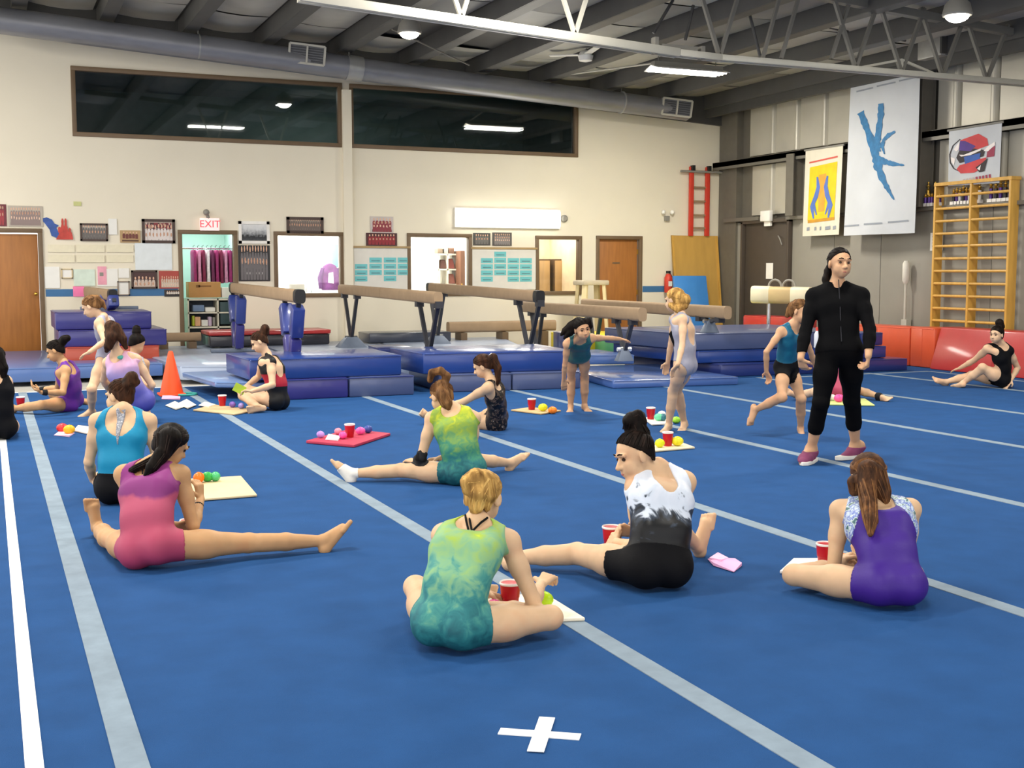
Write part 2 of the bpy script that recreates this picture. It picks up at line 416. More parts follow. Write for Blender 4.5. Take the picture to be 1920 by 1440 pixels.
# carpeted spring floor -------------------------------------------------
M_carp = mat('blue_carpet', '204B80', .95, var=.10, scale=5, bump=.25, bscale=260, spec=.15)
sf = thing('spring_floor', 'blue carpeted gym floor with pale grey seam strips', 'gym floor', (5.6, 6, -.05))
XS = [-3.33, -1.5, .34, 2.18, 4.0, 5.88, 7.84, 9.70, 11.56, 13.35]
for a, b in zip(XS[:-1], XS[1:]):
    MB().box(((a+b)/2, 6.8, -.026), (b-a-.004, 17.6, .052)).build('carpet_roll', M_carp, sf)
M_seam = mat('seam_grey', '7F909F', .9, var=.14, scale=9, bump=.1)
M_tape = mat('white_tape', 'EDF0F2', .5, var=.05)
for x in XS[1:-1]:
    y1 = 15.58 if x < 3 else (13.75 if x < 12.6 else 13.6)
    y0 = 13.2 if x < -1 else 0.5
    if x < -1: continue
    MB().box((x, (y0+y1)/2, .001), (.095, y1-y0, .004)).build('seam_strip', M_seam, sf)
MB().box((.075, 6.0, .0015), (.052, 11.0, .004)).build('boundary_tape', M_tape, sf)
MB().box((1.0, 15.58, .0), (6.4, .06, .006)).build('boundary_tape', M_tape, sf)
MB().box((12.6, 10.5, .0015), (.07, 6.2, .004)).box((11.3, 13.62, .0016), (2.6, .07, .004)).build('boundary_tape', M_seam, sf)
# taped cross on the carpet
c = G(1012, 1380); xr = thing('tape_cross', 'white tape cross stuck on the blue carpet', 'floor mark', c)
a, b = G(936, 1372), G(1088, 1383); MB().bar(Vector(a)+Vector((0, 0, .002)), Vector(b)+Vector((0, 0, .002)), .05, .003).build('tape_strip', M_tape, xr)
a, b = G(1026, 1348), G(1004, 1412); MB().bar(Vector(a)+Vector((0, 0, .005)), Vector(b)+Vector((0, 0, .005)), .052, .003).build('tape_strip', M_tape, xr)
# ================================================================== ROOF STEEL, LAMPS, DUCT
M_truss = mat('pale_truss_paint', 'B9B6AA', .45, .1, var=.06)
M_web = mat('web_steel', '77756F', .5, .2, var=.08)
M_duct = mat('galvanised_duct', '8C8D92', .42, .45, var=.1, scale=3, stretch=(1, 3, 3))
def T(x, y, Y=13.0): d = ray(x, y); return EYEP + d*(Y/d.y)
tr = thing('roof_truss', 'pale steel roof truss with zigzag webs above the gym floor', 'roof truss', (8.5, 13, 4.0))
P0, P1, P2, P3 = T(560, -6), T(1270, 100), T(1349, 109), T(1960, 160)
for dy in (-.05, .05):
    m = MB(); o = Vector((0, dy, 0))
    m.bar(P0+o, P1+o, .055, .10).bar(P1+o, P2+o, .05, .08).bar(P2+o, P3+o, .055, .07)
    m.build('bottom_chord', M_truss, tr, bevel=.004)
for (bx_, by) in [(865, 34), (1078, 66), (1349, 107), (1604, 128), (1690, 136), (1767, 143), (1850, 150)]:
    b = T(bx_, by)
    for dx in (-.42, .36):
        t = Vector((b.x+dx, b.y, ROOF(b.x+dx)+.12))
        MB().bar(b, t, .045, .045).build('web_bar', M_web if bx_ > 1100 else M_truss, tr)
for (bx_, by) in [(1430, 100), (1465, 95), (1560, 60)]:
    b = T(bx_, by); b.z = T(bx_, 117).z+.05
    t = Vector((b.x+.3, b.y, ROOF(b.x+.3)+.1)); MB().bar(b, t, .04, .04).build('web_bar', M_web, tr)
x0, x1 = P0.x-1, RX
MB().bar((x0, 13, ROOF(x0)+.02), (x1, 13, ROOF(x1)+.02), .12, .1).build('top_chord', M_web, tr)
m = MB(); q = T(1605, 128); 
m.bar(q, T(1690, 112), .03, .03).bar(T(1690, 112), T(1760, 142), .03, .03).bar(T(1690, 112), T(1690, 134), .04, .04).build('brace', M_truss, tr)
m = MB().box(T(1272, 92)+Vector((0, 0, -.02)), (.5, .09, .12)).box(T(1228, 86), (.05, .1, .2)).box(T(1315, 100), (.05, .1, .16)); m.build('splice_plate', M_web, tr)
# second truss, farther along, dark
tr2 = thing('roof_truss', 'dark steel bracing rods between the roof purlins over the back wall', 'roof truss', (9, 17.5, 4.8))
for (a, b) in [((1225, 62), (1262, 0)), ((1300, 10), (1285, 75)), ((1405, 10), (1425, 105)), ((1550, 0), (1590, 60)), ((1620, 25), (1700, 0)), ((1850, 110), (1905, 25))]:
    A, B = T(a[0], a[1], 14.6), T(b[0], b[1], 14.6)
    for Q in (A, B): Q.z = min(Q.z, ROOF(Q.x)+.12)
    MB().tube([A, B], .022, 6).build('brace_rod', M_dark, tr2)
A, B = T(575, 0, 17), T(880, 122, 18.5); MB().tube([T(735, 55, 17.5), B], .012, 6).build('brace_rod', M_web, tr2)
A, B = T(1065, 140, 19.6), T(1230, 118, 17); MB().tube([A, B], .016, 6).build('brace_rod', M_truss, tr2)

du = thing('air_duct', 'round grey ventilation duct hung along the top of the back wall', 'air duct', (6, 20.2, 4.9))
YD = 20.2
def dpt(x, yc): return BW(x, yc, YD)
A, B, B2, Cc = dpt(-30, 34), dpt(655, 127), dpt(672, 130), dpt(1288, 208)
MB().tube([A, B], [.205, .20], 24).build('duct_pipe', M_duct, du, smooth=True)
MB().tube([B2, Cc], [.19, .185], 24).build('duct_pipe', M_duct, du, smooth=True)
for f in (0, 1):
    Q = A.lerp(B, 1) if f == 0 else B2
MB().tube([B-Vector((.05, 0, -.003)), B2+Vector((.05, 0, -.003))], .212, 24).build('duct_collar', mat('collar_zinc', 'A9A9A6', .4, .4), du, smooth=True)
for x, y in ((1165, 192), (372, 88), (655, 127)):
    Q = dpt(x, y); dz = (Cc-B2).normalized()
    MB().tube([Q-dz*.012, Q+dz*.012], .207, 24).build('duct_band', mat('collar_zinc', 'A9A9A6', .4, .4), du, smooth=True)
    MB().tube([Q+Vector((0, 0, .19)), Vector((Q.x, Q.y, ROOF(Q.x)+.15))], .012, 6).build('hanger_rod', M_web, du)
def grille(x, y, wpx):
    c = dpt(x, y); n = Vector((-.18, -1, -.12)).normalized(); s = Vector((1, -.0, -.06)).normalized(); s = (s-n*s.dot(n)).normalized(); u = s.cross(n)
    if u.z < 0: u = -u
    c = c + n*.20; R = Matrix((s, n, u)).transposed()
    W_, H_ = .58, .30
    m = MB()
    for (a, b) in (((0, H_/2), (W_, .035)), ((0, -H_/2), (W_, .035)), ((-W_/2, 0), (.035, H_)), ((W_/2, 0), (.035, H_)), ((0, 0), (.03, H_))):
        m.box(c+s*a[0]+u*a[1], (b[0], .07, b[1]), R)
    g = m.build('grille_frame', M_truss, du)
    MB().box(c-n*.02, (W_, .05, H_), R).build('grille_back', mat('grille_dark', '4E4F52', .6), g)
    mm = MB()
    for k in range(7): mm.box(c+n*.01+u*(-.12+.04*k), (W_-.05, .02, .008), R)
    mm.build('louvre', mat('louvre_zinc', '7C7D80', .5, .3), g)
grille(574, 103, 60); grille(1262, 202, 55)
# lamps in view
M_lit = emit_mat('lamp_glow', 'FFF8E6', 16); M_lit2 = emit_mat('tube_glow', 'FFFBEF', 7)
def linear_lamp(c, L, label, rz=0.0):
    t = thing('high_bay_lamp', label, 'ceiling lamp', c)
    c = Vector(c); R = Matrix.Rotation(rz, 3, 'Z')
    m = MB(); 
    for s_ in (-1, 1): m.hexa([c+R@Vector((-L/2, s_*.02, .06)), c+R@Vector((L/2, s_*.02, .06)), c+R@Vector((L/2, s_*.22, .0)), c+R@Vector((-L/2, s_*.22, .0))],
                              [c+R@Vector((-L/2, s_*.02, .075)), c+R@Vector((L/2, s_*.02, .075)), c+R@Vector((L/2, s_*.22, .015)), c+R@Vector((-L/2, s_*.22, .015))])
    m.build('reflector', M_white, t)
    MB().box(c+Vector((0, 0, .1)), (L*.95, .12, .07), R).build('ballast_housing', M_grey, t)
    for s_ in (-.15, -.05, .05, .15):
        MB().tube([c+R@Vector((-L/2+.03, s_, .01)), c+R@Vector((L/2-.03, s_, .01))], .018, 8).build('lamp_tube', M_lit, t, smooth=True)
    for s_ in (-1, 1):
        MB().tube([c+Vector((s_*L*.4, 0, .12)), Vector((c.x+s_*L*.4, c.y, ROOF(c.x+s_*L*.4)+.15))], .008, 5).build('hanger_chain', M_web, t)
linear_lamp((10.5, 17, 4.66), 1.35, 'lit fluorescent high bay lamp hanging near the back right roof corner')
def round_lamp(c, label):
    t = thing('bell_lamp', label, 'ceiling lamp', c); c = Vector(c)
    MB().lathe(c, [(.17, -.02), (.18, 0), (.15, .12), (.07, .2), (.06, .22)], 20).build('lamp_shade', M_grey, t, smooth=True)
    MB().ball(c+Vector((0, 0, -.02)), .14, 16, sc=(1, 1, .55)).build('lamp_bulb', M_lit, t, smooth=True)
    MB().tube([c+Vector((0, 0, .2)), Vector((c.x, c.y, ROOF(c.x)+.15))], .01, 6).build('hanger_rod', M_dark, t)
    for s_ in (-.12, .12): MB().tube([c+Vector((s_, 0, .1)), c+Vector((s_, 0, .4))], .006, 5).build('guard_wire', M_grey, t)
round_lamp((5.78, 17, 4.93), 'small round lit lamp hanging in front of the air duct'); round_lamp((10.9, 11.5, 4.56), 'round lit lamp hanging beside the truss above the trophy wall')
# wall strip light over the notice boards
wl = thing('wall_lamp', 'long glowing white strip light on the back wall above the notice boards', 'wall lamp', (9.06, WY-.08, 2.3))
MB().box((9.06, WY-.03, 2.455), (2.16, .05, .36)).build('lamp_back', M_white, wl)
MB().box((9.06, WY-.08, 2.455), (2.14, .10, .33)).build('diffuser', emit_mat('strip_glow', 'FFFCF0', 3.2), wl, bevel=.04)
area('wall_light', (9.06, WY-.25, 2.45), 2.0, .3, 45, rot=(math.radians(-90), 0, 0))
# ceiling fan
fc = BW(1098, 105, 18.3); fan = thing('ceiling_fan', 'white ceiling fan with flat blades below the roof purlins', 'ceiling fan', fc)
MB().lathe(fc, [(.02, -.1), (.11, -.08), (.13, 0), (.09, .07), (.03, .1)], 16).build('motor', M_white, fan, smooth=True)
MB().tube([fc+Vector((0, 0, .08)), Vector((fc.x, fc.y, ROOF(fc.x)+.15))], .015, 6).build('down_rod', M_white, fan)
for k in range(3):
    a = .35+k*2.094; d = Vector((math.cos(a), math.sin(a), 0)); MB().bar(fc+d*.12+Vector((0, 0, .02)), fc+d*.62+Vector((0, 0, .03)), .12, .012).build('blade', M_white, fan)
# roof heater at right
hc = T(1762, 88, 14.5); ht = thing('unit_heater', 'grey box heater hung in the roof corner above the truss', 'heater', hc)
MB().box(hc, (.42, .5, .36)).build('housing', mat('heater_zinc', 'A7A6A1', .4, .4), ht, bevel=.02)
MB().box(hc+Vector((-.05, -.27, 0)), (.36, .04, .3)).build('louvre_panel', M_dark, ht)
MB().tube([hc+Vector((0, 0, .18)), hc+Vector((0, 0, .45))], .05, 10).build('flue', M_dark, ht)
hc = T(1912, 95, 14.0); sp = thing('unit_heater', 'dark square heater with round fan at the right edge of the roof', 'heater', hc)
MB().box(hc, (.3, .4, .6)).build('housing', M_dark, sp, bevel=.02)
MB().lathe(hc+Vector((-.02, -.21, -.12)), [(.13, 0), (.13, .02)], 18, axis=Matrix.Rotation(math.pi/2, 3, 'X')).build('fan_disc', M_grey, sp)

# ================================================================== MATS
def vinyl(name, c, rough=.3, coat=.4): return mat(name, c, rough, var=.06, scale=4, bump=.12, bscale=7, spec=.5, coat=coat)
V_blue = vinyl('vinyl_blue', '1F3C82'); V_navy = vinyl('vinyl_navy', '243270'); V_pale = vinyl('vinyl_pale_blue', '6F8CBE', .4); V_steel = vinyl('vinyl_steel_blue', '4A6AA6', .35)
V_shine = vinyl('vinyl_shiny_blue', '4C69A6', .2, .7); V_greyb = vinyl('vinyl_grey_blue', '9AA7C0', .5); V_purp = vinyl('vinyl_violet_blue', '302E78', .4); V_red = vinyl('vinyl_red', 'B02B2A', .45); V_orange = vinyl('vinyl_orange', 'D0502A', .5)
V_slate = vinyl('vinyl_slate', '465278', .4); V_brick = vinyl('vinyl_brick', 'B2452E', .5); V_yellow = vinyl('vinyl_yellow', 'E8D32A', .5); V_green = vinyl('vinyl_green', '2FA06B', .5); V_sky = vinyl('vinyl_sky', '3F86D0', .4)
def gm(name, label, cs, zt, th, material, panels=1, split=None, group=None, mats=None, px=True):
    """mat lying flat: four corners FL, FR, BR, BL of its top"""
    P = [G(c[0], c[1], zt) if px else Vector((c[0], c[1], zt)) for c in cs]
    c0 = sum(P, Vector())/4; c0.z = zt-th
    t = thing(name, label, 'gym mat', c0, group)
    n = panels
    for i in range(n):
        a, b = i/n+(.0 if i == 0 else .004), (i+1)/n-(.0 if i == n-1 else .004)
        q = [P[0].lerp(P[1], a), P[0].lerp(P[1], b), P[3].lerp(P[2], b), P[3].lerp(P[2], a)]
        m = MB().hexa([Vector((p.x, p.y, zt-th)) for p in q], [Vector((p.x, p.y, zt)) for p in q])
        m.build('mat_panel' if n > 1 else 'mat_body', (mats[i] if mats else material), t, bevel=min(.022, th*.3))
    # seam piping round the top edge
    m = MB()
    for i in range(4):
        p, q = P[i], P[(i+1) % 4]; d = (q-p).normalized()*.02; m.tube([p+d-Vector((0, 0, .012)), q-d-Vector((0, 0, .012))], .007, 5)
    m.build('piping', material, t)
    return t
# left stack before the carpet edge
gm('landing_mat', 'thick blue landing mat with two tone front behind the cross legged girl', [(3.0, 13.45), (4.60, 13.45), (4.60, 15.2), (3.0, 15.2)], .235, .235, V_navy, 2, mats=[V_purp, V_slate], px=False)
gm('landing_mat', 'thick glossy blue landing mat lying on top of the two tone mat', [(2.66, 13.46), (4.46, 13.50), (4.50, 14.75), (2.62, 14.7)], .475, .24, V_blue, px=False)
gm('landing_mat', 'thin pale blue mat poking out left from under the thick glossy mat', [(2.35, 13.9), (2.98, 13.5), (2.98, 15.5), (2.2, 15.4)], .20, .07, V_pale, px=False)
# middle stack
gm('landing_mat', 'low navy landing mat, bottom one of the stack behind the girl in patterned leotard', [(4.98, 13.55), (6.75, 13.35), (6.9, 14.9), (5.05, 15.0)], .22, .22, V_slate, 2, px=False)
gm('landing_mat', 'thick deep blue landing mat on the middle stack behind the girl with ponytail', [(4.78, 13.65), (6.72, 13.45), (6.85, 14.85), (4.76, 14.9)], .475, .255, V_blue, px=False)
# shiny sloping mat
t = gm('landing_mat', 'shiny pale blue flat mat reaching onto the carpet before the right stack', [(7.1, 13.15), (8.85, 12.98), (8.98, 15.3), (7.45, 15.4)], .105, .105, V_shine, px=False)
# right stack
RS = [(9.0, 14.25), (12.2, 14.1), (12.35, 16.3), (8.75, 16.3)]
gm('landing_mat', 'navy mat with dark front, bottom one of the right hand stack', [(9.25, 14.0), (12.45, 13.9), (12.45, 16.3), (9.0, 16.3)], .18, .18, V_navy, 2, px=False)
gm('landing_mat', 'deep blue mat, middle one of the right hand stack', [(9.0, 14.2), (12.2, 14.08), (12.3, 16.3), (8.8, 16.3)], .36, .175, V_blue, px=False)
gm('landing_mat', 'thick slate blue mat with pale top, topmost of the right hand stack', [(8.92, 14.22), (11.6, 14.12), (11.7, 16.4), (8.7, 16.4)], .60, .235, V_slate, px=False)
gm('landing_mat', 'small navy block mat at the right end of the long stack', [(11.75, 14.1), (12.15, 14.1), (12.15, 15.0), (11.75, 15.0)], .56, .19, V_navy, px=False)
gm('landing_mat', 'small blue mat with rounded nose under the low beam foot', [(7.62, 15.6), (8.62, 15.3), (8.7, 16.6), (7.75, 16.7)], .25, .14, V_steel, px=False)
gm('landing_mat', 'navy folded mat standing between the low beam foot and the right stack', [(8.28, 16.95), (8.68, 16.85), (8.72, 17.4), (8.35, 17.5)], .50, .46, V_navy, px=False)
# grey blue mats under the beams
gm('beam_mat', 'wide grey blue mat under the left beam behind the orange cone', [(2.32, 16.4), (4.0, 15.6), (4.25, 20.9), (2.05, 20.9)], .20, .19, V_greyb, px=False)
gm('beam_mat', 'wide grey blue mat under the middle beam', [(4.05, 15.6), (5.75, 15.6), (6.3, 20.9), (4.28, 20.9)], .22, .21, V_greyb, px=False)
gm('beam_mat', 'wide grey blue mat under the beam nearest the low beams', [(5.80, 15.6), (7.35, 15.7), (8.9, 20.9), (6.34, 20.9)], .23, .22, V_greyb, px=False)
gm('beam_mat', 'small navy mat beside the foot of the middle beam', [(5.35, 17.3), (5.9, 17.3), (5.95, 18.0), (5.4, 18.0)], .32, .075, V_navy, px=False)
# far left
gm('landing_mat', 'pale steel blue mat on the concrete before the brown door', [(.02, 16.9), (.84, 16.9), (.86, 20.6), (.1, 20.6)], .20, .19, V_steel, px=False)
gm('landing_mat', 'pale blue mat cut by the left picture edge', [(-.9, 17.5), (-.03, 17.3), (.06, 20.7), (-.8, 20.7)], .22, .21, V_steel, px=False)
gm('landing_mat', 'thin steel blue mat under the red and violet mat stack', [(.93, 17.2), (2.2, 17.2), (2.2, 18.2), (.93, 18.2)], .19, .18, V_steel, px=False)
# violet stack by the wall
gm('folding_mat', 'brick red mat at the bottom of the violet stack by the wall', [(1.0, 18.35), (2.3, 18.35), (2.35, 19.8), (1.0, 19.8)], .37, .36, V_brick, px=False)
gm('folding_mat', 'violet blue mat in the middle of the stack by the wall', [(.92, 18.4), (2.42, 18.4), (2.42, 19.8), (.92, 19.8)], .61, .24, V_purp, px=False)
gm('folding_mat', 'violet blue mat on top of the stack by the wall', [(.88, 18.5), (2.22, 18.5), (2.25, 19.8), (.88, 19.8)], .87, .255, V_purp, px=False)
# red and black mat against the back wall
gm('folding_mat', 'long black mat with red top lying at the foot of the back wall', [(3.3, 20.0), (5.35, 20.0), (5.35, 20.8), (3.3, 20.8)], .475, .07, V_red, px=False)
gm('folding_mat', 'long black mat under the red topped mat at the back wall', [(3.32, 20.02), (5.33, 20.02), (5.33, 20.8), (3.32, 20.8)], .402, .18, vinyl('vinyl_black', '26262E'), px=False)
gm('folding_mat', 'dark slate mat on the floor below the teal notice board', [(6.0, 19.9), (7.5, 19.9), (7.5, 20.6), (6.0, 20.6)], .40, .17, vinyl('vinyl_charcoal', '3C4250'), px=False)
gm('folding_mat', 'yellow mat on the floor behind the low beams', [(9.3, 18.3), (11.4, 18.1), (11.6, 19.7), (9.4, 19.8)], .36, .36, V_yellow, px=False)
gm('folding_mat', 'green mat under the yellow mat behind the low beams', [(9.35, 17.2), (11.3, 17.0), (11.5, 18.05), (9.5, 18.25)], .32, .32, V_green, px=False)
gm('folding_mat', 'yellow edged mat in the corner beside the dark door', [(11.7, 17.3), (13.3, 17.3), (13.3, 19.6), (11.9, 19.6)], .40, .05, V_yellow, px=False)
gm('folding_mat', 'green mat under the yellow edged corner mat', [(11.65, 17.2), (13.3, 17.2), (13.3, 19.6), (11.85, 19.6)], .345, .34, V_green, px=False)
# wall side mats right
def standing(name, label, y0, y1, z0, z1, x, th, material, lean=0.0):
    t = thing(name, label, 'gym mat', (x+th/2, (y0+y1)/2, z0))
    MB().hexa([(x, y0, z0), (x+th, y0, z0), (x+th, y1, z0), (x, y1, z0)], [(x+lean, y0, z1), (x+th+lean, y0, z1), (x+th+lean, y1, z1), (x+lean, y1, z1)]).build('mat_body', material, t, bevel=.03)
    m = MB().tube([(x+.005+lean, y0+.03, z1-.02), (x+.005+lean, y1-.03, z1-.02)], .008, 5).tube([(x-.001, (y0+y1)/2, z0+.05), (x-.001+lean, (y0+y1)/2, z1-.03)], .004, 4); m.build('seam', material, t)
    return t
standing('block_mat', 'orange block mat lying along the grey wall beside the coach', 14.52, 15.98, .0, .60, 13.02, .44, V_orange)
standing('block_mat', 'narrow orange block mat between the longer orange mat and red mat', 13.98, 14.50, .0, .61, 13.02, .44, V_orange)
rm = standing('crash_mat', 'red crash mat along the wall under the climbing bars', 11.6, 13.95, .0, .63, 12.9, .36, V_red, .2)
standing('block_mat', 'low red mat behind the pommel horse', 17.0, 18.6, .402, .66, 12.75, .45, V_red)
# brand mark sized pale patches stay as plain stitched labels
bx('mat_label', (13.016, 15.45, .42), (.004, .22, .05), mat('label_peach', 'E9A488', .6), [o for o in bpy.data.objects if o.get('label', '').startswith('orange block')][0])

# ================================================================== BALANCE BEAMS
V_pad = vinyl('pad_blue', '2B3C86', .4); M_leg = mat('beam_leg_steel', '3E3F45', .4, .4); M_foot = mat('beam_foot_grey', '6F7A8C', .45, .2); M_chrome = mat('chrome', 'D0D2D6', .15, .9)
def beam(label, near, far, legs, w=.10, h=.165, cap=True, joint=None):
    A, B = Vector(near), Vector(far); d = (B-A).normalized(); s = d.cross(Vector((0, 0, 1))).normalized()
    t = thing('balance_beam', label, 'balance beam', ((A.x+B.x)/2, (A.y+B.y)/2, 0.0))
    up = Vector((0, 0, 1)); ring = []
    for k in range(16):
        a = 2*math.pi*k/16; ring.append((math.copysign(abs(math.cos(a))**.6, math.cos(a))*w*.62, math.copysign(abs(math.sin(a))**.6, math.sin(a))*h/2))
    def seg(a, b, nm, mt, sc=1.0):
        MB().hexa([A+d*a+s*x*sc+up*(z*sc-h/2) for x, z in ring], [A+d*b+s*x*sc+up*(z*sc-h/2) for x, z in ring]).build(nm, mt, t, smooth=True)
    L = (B-A).length
    seg(0, L if joint is None else L*joint, 'beam_body', M_beamwood)
    if joint: seg(L*joint+.012, L, 'beam_body', M_beamwood)
    if cap: seg(-.03, .10, 'end_cap', M_black, 1.05); seg(L-.1, L+.03, 'end_cap', M_black, 1.05)
    for (f, style, z0) in legs:
        Q = A+d*L*f; top = Q.z-h
        if style == 'pad':
            for s_ in (-1, 1):
                a = Q+d*s_*.42; a.z = top+.02; b = Q+d*s_*.07; b.z = z0+.06
                lg = MB().bar(a, a.lerp(b, 1), .055, .055, upv=s).build('leg', M_leg, t)
                MB().bar(a.lerp(b, .08), a.lerp(b, .52), .17, .15, upv=s).build('pad', V_pad, lg, bevel=.02)
                MB().bar(a.lerp(b, .55), a.lerp(b, .97), .15, .13, upv=s).build('pad', V_purp, lg, bevel=.02)
            MB().bar(Q+s*.42-up*(Q.z-z0-.03), Q-s*.42-up*(Q.z-z0-.03), .07, .05).build('foot_bar', M_foot, t, bevel=.008)
        else:
            b = Vector((Q.x, Q.y, z0+.16)); k = .30 if style == 'v' else .2
            for s_ in (-1, 1):
                a = Q+d*s_*(.40 if style == 'v' else .28); a.z = top+.02
                lg = MB().bar(b+d*s_*.03, a, .05, .05, upv=s).build('leg', M_leg, t)
                MB().box(a-up*.03, (.1, .1, .09)).build('bracket', M_leg, lg)
            MB().tube([b-s*.1, b+s*.1], .03, 10).build('hinge_pin', M_chrome, t, smooth=True)
            fs_ = 1 if style == 'v' else .5
            m = MB().hexa([Vector((Q.x, Q.y, z0))+s*x+d*y for x, y in ((-.24*fs_, -.15*fs_), (.24*fs_, -.15*fs_), (.24*fs_, .15*fs_), (-.24*fs_, .15*fs_))], [Vector((Q.x, Q.y, z0+.17))+s*x+d*y for x, y in ((-.09*fs_, -.08*fs_), (.09*fs_, -.08*fs_), (.09*fs_, .08*fs_), (-.09*fs_, .08*fs_))])
            m.build('foot', M_foot, t, bevel=.01)
    return t
def mkbeam(label, npx, Dn, fpx, L, legs, **kw):
    A = AD(npx[0], npx[1], Dn); B = far_at(A, fpx[0], fpx[1], L); return beam(label, A, B, legs, **kw)
mkbeam('tan balance beam on blue padded legs, leftmost of the high beams', (562, 543), 14.4, (437, 530), 5.0, [(.10, 'pad', .22), (.93, 'pad', .2)])
mkbeam('tan balance beam with a joint, between the two window openings', (822, 547), 15.6, (640, 533), 5.0, [(.08, 'v', .24), (.88, 'v', .22)], cap=False, joint=.5)
mkbeam('tan balance beam with black end cap below the right notice board', (1012, 545), 16.2, (806, 530), 5.0, [(.08, 'v', .24), (.92, 'v', .2)])
mkbeam('low tan balance beam behind the dark haired bending girl', (1205, 577), 15.6, (980, 565), 5.0, [(.12, 'n', .25), (.85, 'n', .0)], cap=False, h=.18)
mkbeam('low tan balance beam behind the blonde standing girl', (1365, 574), 16.4, (1095, 560), 5.0, [(.10, 'n', .60), (.9, 'n', .0)], cap=False, h=.18)
mkbeam('end of a tan balance beam with dark cap above the violet mat stack', (211, 543), 17.8, (150, 536), 3.0, [(.1, 'pad', .88)], h=.17)
def floor_beam(label, a, b, z, h=.15):
    a, b = Vector(a), Vector(b); a.z = b.z = z+h; t = beam(label, a, b, [], w=.13, h=h, cap=False)
    for f in (.12, .5, .88):
        q = a.lerp(b, f); MB().box((q.x, q.y, z/2), (.12, .3, max(.05, z))).build('foot_block', M_frame, t)
    return t
floor_beam('low brown floor beam at the wall below the costume doorway', (2.0, 20.2, 0), (3.2, 20.25, 0), .31)
floor_beam('long brown floor beam along the wall below the right notice board', (7.55, 20.2, 0), (9.7, 20.27, 0), .36, .2)

# ================================================================== OTHER APPARATUS
# pommel horse
pc = Vector((12.35, 17.2, 0)); a = BW(1412, 552, 17.4); b = BW(1521, 555, 16.6)
ph = thing('pommel_horse', 'cream pommel horse on one steel post before the dark door', 'pommel horse', ((a.x+b.x)/2, (a.y+b.y)/2, .4))
M_cream = mat('cream_leather', 'DDD2B4', .5, var=.06); M_tanl = mat('tan_leather', 'C2A878', .55, var=.08)
d = (b-a).normalized(); s = d.cross(Vector((0, 0, 1))).normalized(); Lh = (b-a).length; zc = a.lerp(b, .5).z
def hseg(f0, f1, nm, mt, g=1.0):
    rg = [(math.copysign(abs(math.cos(t))**.45, math.cos(t))*.17*g, math.copysign(abs(math.sin(t))**.45, math.sin(t))*.15*g) for t in [2*math.pi*k/20 for k in range(20)]]
    A = a.lerp(b, f0); B = a.lerp(b, f1); MB().hexa([A+s*x+Vector((0, 0, z)) for x, z in rg], [B+s*x+Vector((0, 0, z)) for x, z in rg]).build(nm, mt, ph, bevel=.02)
hseg(.0, .32, 'horse_end', M_cream); hseg(.3, .7, 'horse_saddle', M_tanl, .97); hseg(.68, 1, 'horse_end', M_cream)
for f in (.38, .62):
    q = a.lerp(b, f)+Vector((0, 0, .14)); pts = [q+s*(.13*math.cos(t))*1+Vector((0, 0, .13*math.sin(t))) for t in [math.pi*k/8 for k in range(9)]]
    pts = [q+d*(.11*math.cos(math.pi*k/8))+Vector((0, 0, .12*math.sin(math.pi*k/8))) for k in range(9)]
    MB().tube(pts, .02, 8).build('pommel', M_grey, ph, smooth=True)
q = a.lerp(b, .28); MB().tube([Vector((q.x, q.y, .42)), Vector((q.x, q.y, zc-.1))], .035, 10).build('post', M_chrome, ph, smooth=True)
q = a.lerp(b, .75); MB().tube([Vector((q.x, q.y, .42)), Vector((q.x, q.y, zc-.1))], .035, 10).build('post', M_chrome, ph, smooth=True)
MB().bar(a.lerp(b, .1)-Vector((0, 0, zc-.44)), a.lerp(b, .9)-Vector((0, 0, zc-.44)), .3, .05).build('base', M_foot, ph)
# wall bars
wb = thing('wall_bars', 'wooden climbing wall bars of two bays on the grey wall', 'wall bars', (RX-.2, 13.9, 0))
M_pine = mat('pine', 'D0A04A', .45, var=.14, scale=4, stretch=(4, 4, .6))
for y in (14.66, 13.92, 13.16): MB().box((RX-.15, y, 1.42), (.17, .04, 2.78)).build('stile', M_pine, wb, bevel=.005)
MB().box((RX-.15, 13.9, 2.80), (.19, 1.55, .05)).build('top_rail', M_pine, wb)
for y0, y1 in ((14.65, 13.94), (13.90, 13.17)):
    for k in range(14):
        z = .12+k*.192
        MB().tube([(RX-.21, y0, z), (RX-.21, y1, z)], .021, 8, flat=1.0).build('rung', M_pine, wb, smooth=True)
# red ladder stall on the back wall
q0, q1 = BW(1287, 310), BW(1326, 440)
ld = thing('wall_ladder', 'red painted ladder hung on the back wall over the plywood sheet', 'ladder', ((q0.x+q1.x)/2, WY-.1, q1.z))
M_redp = mat('red_paint', 'D0402F', .45, var=.06)
xl, xr_ = BW(1292, 370).x, BW(1322, 370).x
for x in (xl, xr_):
    MB().box((x, WY-.08, (q0.z+q1.z)/2-.03), (.09, .06, q0.z-q1.z)).build('side_rail', M_redp, ld, bevel=.006)
    MB().box((x, WY-.13, q0.z-.06), (.06, .1, .1)).build('hook', M_black, ld)
for yy in (323, 352, 378, 404, 428):
    z = BW(1307, yy).z; MB().tube([(xl, WY-.08, z), (xr_, WY-.08, z)], .02, 8).build('rung', M_beamwood, ld)
z = BW(1307, 323).z; MB().tube([(BW(1270, 323).x, WY-.13, z), (BW(1348, 323).x, WY-.13, z)], .025, 10).build('support_bar', M_grey, ld, smooth=True)
